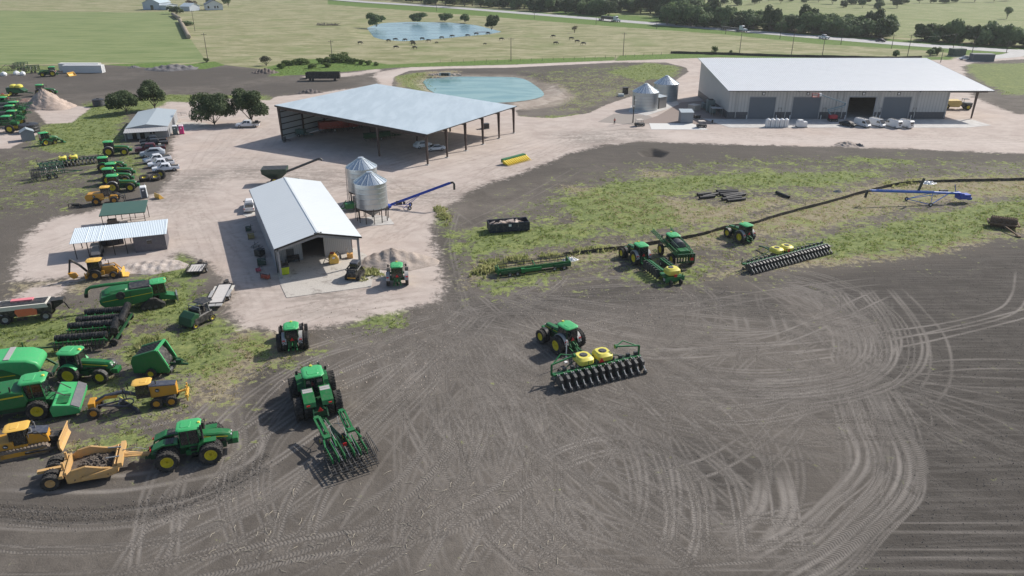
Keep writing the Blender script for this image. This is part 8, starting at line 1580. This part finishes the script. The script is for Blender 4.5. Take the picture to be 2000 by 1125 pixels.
CW=[(703.2,86.5,'farthest left, apart from the herd'),(759.5,82,'second from left'),(772,80,'grazing at the lower pond edge'),(791.7,80.7,'right below the middle of the pond'),(806.2,84.5,'behind another in the herd centre'),(807,88.3,'in front of another in the herd centre'),(773,95.2,'lower left of the herd'),(810.5,96,'lower centre of the herd'),(824.5,78.5,'lying at the pond shore'),(837.5,82.2,'largest in the herd right half'),(852.5,85.2,'small one right of centre'),(863.2,76.3,'at the shore, right of centre'),(883.7,73.3,'at the shore, farther right'),(913.7,72.2,'broadside near the right shore'),(930,68.8,'near the right pond tip'),(953.7,67.8,'at the right pond tip'),(979.2,79,'alone right of the pond'),(947,87.5,'tiny one below the right tip'),(1081,73.5,'leftmost of the far right five'),(1115.5,77.8,'centre of the far right five'),(1085,86.8,'lowest left of the far right five'),(1126.7,83.5,'right of the centre of the far five'),(1140,88,'rightmost of the far right five')]
c0=None; g=random.Random(6)
for k,(x,y,l) in enumerate(CW):
    if c0 is None: c0=skin('cow',cv_,ce,cr_,0,cow_m); o=c0
    else: o=c0.copy(); C.objects.link(o)
    tag(o,'black cow '+l,'cow',CGp); p=G(x,y); o.location=(p.x,p.y,0); o.rotation_euler=(0,0,g.choice([0,PI])+g.uniform(-.5,.5)); s_=(.75 if 'small' in l or 'tiny' in l else 1.15); o.scale=(s_,)*3
pt=thing('person','person in red shirt and dark trousers walking on the gravel by the light pole','person'); put(pt,1200,243,rz=-1.2)
skn=mat('skin',(.45,.28,.2),.5,0,0)
V=[(0,0,.95),(0,0,1.2),(0,0,1.42),(0,0,1.55),(.02,0,1.68),(0,.2,1.42),(.02,.27,1.15),(.12,.25,.92),(0,-.2,1.42),(-.02,-.27,1.15),(.05,-.28,.9),(0,.1,.88),(.08,.11,.48),(.02,.11,.06),(.14,.11,.03),(0,-.1,.88),(-.06,-.11,.48),(-.18,-.11,.08),(-.06,-.11,.03)]
E_=[(0,1),(1,2),(2,3),(3,4),(2,5),(5,6),(6,7),(2,8),(8,9),(9,10),(0,11),(11,12),(12,13),(13,14),(0,15),(15,16),(16,17),(17,18)]
Rd=[.13,.13,.12,.06,.11,.07,.05,.04,.07,.05,.04,.1,.07,.05,.04,.1,.07,.05,.04]
skin('body',V,E_,Rd,0,skn,pt,2)
skin('shirt',V[:3]+[V[5],V[6],V[8],V[9]],[(0,1),(1,2),(2,3),(3,4),(2,5),(5,6)],[.155,.155,.14,.09,.07,.09,.07],0,mat('shirt_red',(.45,.03,.03),.8,0,0),pt,1); skin('trousers',[V[0],V[11],V[12],(.03,.11,.12),V[15],V[16],(-.16,-.11,.12)],[(0,1),(1,2),(2,3),(0,4),(4,5),(5,6)],[.15,.125,.09,.075,.125,.09,.075],0,mat('trousers_dark',(.03,.03,.04),.8,0,0),pt,1); part('hair',MB().lathe([(.0,.13),(.09,.1),(.12,.02),(.11,-.05)],(.0,0,1.72),'z',12),m_black,pt,True)
# odds and ends
def boxthing(nm,label,cat,x,y,sx,sy,sz,m,rz=0,extra=None,x0=0):
    t=thing(nm,label,cat); part('body',MB().slab(-sx/2,sx/2,-sy/2,sy/2,.12,sz),m,t,bev=.03); part('base',MB().slab(-sx/2-.15,sx/2+.15,-sy/2-.15,sy/2+.15,0,.12),m_conc,t)
    part('lid',MB().slab(-sx/2-.04,sx/2+.04,-sy/2-.04,sy/2+.04,sz,sz+.08),m,t); put(t,x,y,rz=rz); return t
boxthing('generator_box','black generator cabinet on a pale base left of the squat bins','cabinet',1221,184,1.6,1.3,2.2,m_black,.2); boxthing('fuel_box','low pale equipment box beside the black generator cabinet','box',1213,188,1.8,1.2,.7,mat('pale_box',(.5,.55,.56),.5)); boxthing('waste_bin','dark box bin beyond the right side of the open barn','bin',948,251,1.9,1.4,1.3,m_black,.3); boxthing('valve_box','small dark post box in front of the warehouse grey pad','box',1391,241,.4,.4,.9,m_black)
boxthing('site_cabin','dark grey roadside cabin next to the white parked car','cabin',1916,119,9,4,3.0,mat('cabin_grey',(.11,.12,.14),.6),-.1); boxthing('tarped_stack','green tarped stack beside the far roadside pole','stack',1868,109,6,4,3.2,mat('tarp_green',(.05,.08,.06),.7),.1); boxthing('black_pipe_stand','two dark steel pipes on a stand beside the grey pump hut','rack',1361,232,1.6,1.2,1.0,m_black,.3)
for nm_,lab,x,y,r_,h in (('water_tank','squat black water tank in the grass left of the oak',194,207,1.75,2.1),('water_tank','black water tank behind the small gabled shed',59,258,2.4,2.2)):
    t=thing(nm_,lab,'tank'); part('vessel',MB().lathe([(r_,0),(r_*1.02,h*.3),(r_,h*.33),(r_*1.02,h*.63),(r_,h*.66),(r_,h*.95),(r_*.8,h*1.03),(.4,h*1.08),(0,h*1.08)],n=28),mat('tank_black',(.02,.022,.03),.45,0,.2),t,True); part('hatch',MB().cyl((0,0,h*1.07),(0,0,h*1.15),.4),m_black,t); put(t,x,y)
t=thing('earthmover','yellow articulated earthmover parked behind the warehouse corner','earthmover'); part('bowl',MB().prism([(-4.5,.8),(.5,.8),(1,2.0),(.5,2.8),(-4.5,2.6)],-1.4,1.4),mat('pale_yellow',(.60,.45,.14),.5,0,.3),t,bev=.08); part('tractor_unit',MB().slab(1.4,4.2,-1.0,1.0,.9,2.1),GMET,t,bev=.08); part('cab_frame',MB().bar((1.6,-.8,2.1),(1.6,-.8,3.1),.1).bar((1.6,.8,2.1),(1.6,.8,3.1),.1).slab(1.4,3.0,-.9,.9,3.1,3.2),m_black,t)
for s in (-1,1): wheel(t,-3.2,s*1.2,.85,.6,YEL,lugs=16); wheel(t,3.0,s*1.2,.85,.6,YEL,lugs=16)
put(t,1866,213,rz=-.15)
t=thing('pipe_fence','low grey steel pipe rails around the pad by the toilets','fence'); part('rails',MB().tube([(0,0,.9),(6,0,.9),(6,0,.1)],.06,6).tube([(0,0,.1),(0,0,.9)],.06,6).tube([(0,0,.5),(6,0,.5)],.05,6),m_steel,t); part('posts',MB().cyl((3,0,0),(3,0,.9),.06).cyl((1.5,0,0),(1.5,0,.9),.06).cyl((4.5,0,0),(4.5,0,.9),.06),m_steel,t); put(t,322,229,352,226)
t=thing('pipe_fence','angled grey pipe rail beside the wide round oak','fence'); part('rails',MB().tube([(0,0,.1),(0,0,.8),(4,0,.8),(7,-2,.8),(7,-2,.1)],.06,6),m_steel,t); part('posts',MB().cyl((4,0,0),(4,0,.8),.06),m_steel,t); put(t,350,236,372,232)
for lab,x,y,s_ in (('white plastic sheet caught on the silt fence',1812,358,1.6),('white plastic bag lying at the silt fence start',1113,508,1.1),('grey boulder lying alone on the weedy slope',1636,375,.7)):
    bo='boulder' in lab; o=heap(lab,x,y,s_*1.3,s_*.6,.5,mat('boulder_grey',(.35,.34,.33),.9) if bo else m_white,int(x),nm='boulder' if bo else 'plastic_sheet',cat='boulder' if bo else 'plastic',amp=.6)
for k,(x,y,l) in enumerate(((8,148,'leftmost'),(33,146,'middle'),(45,147,'rightmost'))):
    t=thing('bulk_bag','white bulk bag, %s of three by the far field edge tools'%l,'bag','white bulk bags'); part('sack',MB().vloft([(0,-.9,.9,.8,.3),(.6,-1.1,1.1,.95,.4),(1.2,-.8,.8,.7,.35),(1.45,-.3,.3,.3,.15)]),MATS['tote_white'],t,True); part('strap',MB().tube([(-.4,0,1.2),(-.3,0,1.7),(.3,0,1.7),(.4,0,1.2)],.05,6),m_white,t); put(t,x,y,rz=k)
t=thing('fuel_cube','white and blue fuel cube behind the row of sprayers','tank'); part('cube',MB().slab(-.9,.9,-.7,.7,.2,1.6),MATS['tote_white'],t,bev=.05); part('cage',MB().slab(-1,1,-.8,.8,0,.2).bar((-1,-.8,0),(-1,-.8,1.7),.07).bar((1,-.8,0),(1,-.8,1.7),.07),BLUE,t); put(t,18,209)
t=thing('yellow_implement','bright yellow and red implement frame at the left edge','farm implement'); part('frame',MB().bar((-2,-1,.8),(2,1,1.6),.25).bar((-2,1,.8),(2,-1,1.6),.25).slab(-1.8,1.8,-.2,.2,1.5,1.8),YT,t); part('arms',MB().bar((-1.5,0,.4),(0,0,2.2),.2).bar((1.5,0,.4),(0,0,2.2),.2),REDP,t); put(t,8,196,rz=.3)
t=thing('nurse_trailer','dark green trailer machine with two yellow tanks behind the sand heap','farm machine'); part('body',MB().prism([(-3,.9),(2.6,.9),(3,1.6),(1.5,2.5),(-3,2.6)],-1.2,1.2),G_DK,t,bev=.1); part('side_shell',MB().prism([(-2.6,1.0),(1.8,1.0),(1.2,2.0),(-2.6,2.1)],-1.32,-1.2),G_UP,t)
for x in (-.9,1.0): o=part('seed_tank',MB().vloft([(2.4,-.7,.7,.8,.2),(2.7,-.95,.95,1.05,.3),(3.3,-.9,.9,1.0,.35),(3.6,-.5,.5,.6,.3)]),YT,t,True); o.location=(x,0,0)
for s in (-1,1): wheel(t,-1.5,s*1.3,.8,.5,YEL,lugs=18)
part('drawbar',MB().bar((2.6,0,1),(5.2,0,.7),.25),G_DK,t); put(t,36,186,rz=0)
t=thing('road_sign','small green road sign on a post beside the highway','sign'); part('post',MB().cyl((0,0,0),(0,0,3),.05),m_steel,t); part('panel',MB().slab(-.6,.6,-.03,.03,2.5,3.1),G_UP,t); put(t,1877,98)
t=thing('fence_post_row','line of short wooden posts along the far pasture wire','fence'); mb=MB()
P=GA(spline([(860,122),(1000,120.5),(1200,113),(1310,106)],8)); L=np.concatenate([[0],np.cumsum(np.linalg.norm(np.diff(P,axis=0),axis=1))])
for s_ in np.arange(0,L[-1],5.): mb.box(np.interp(s_,L,P[:,0]),np.interp(s_,L,P[:,1]),.6,.12,.12,1.3)
part('posts',mb,pw,t)
# ---- thin summer haze over the whole place
hz=MB().slab(-2600,2600,-60,2600,-9.5,60); ho=lk('haze',hz.mesh('haze',bpy.data.materials.new('haze'))); tag(ho,kind='stuff'); ho['label']='thin pale summer haze over the farm and pasture'
hm_=ho.data.materials[0]; hm_.use_nodes=True; n_=hm_.node_tree.nodes; n_.remove(n_['Principled BSDF']); pv=n_.new('ShaderNodeVolumePrincipled'); pv.inputs['Color'].default_value=(.86,.90,.93,1); pv.inputs['Density'].default_value=.0001; pv.inputs['Anisotropy'].default_value=.3
hm_.node_tree.links.new(pv.outputs[0],n_['Material Output'].inputs['Volume'])
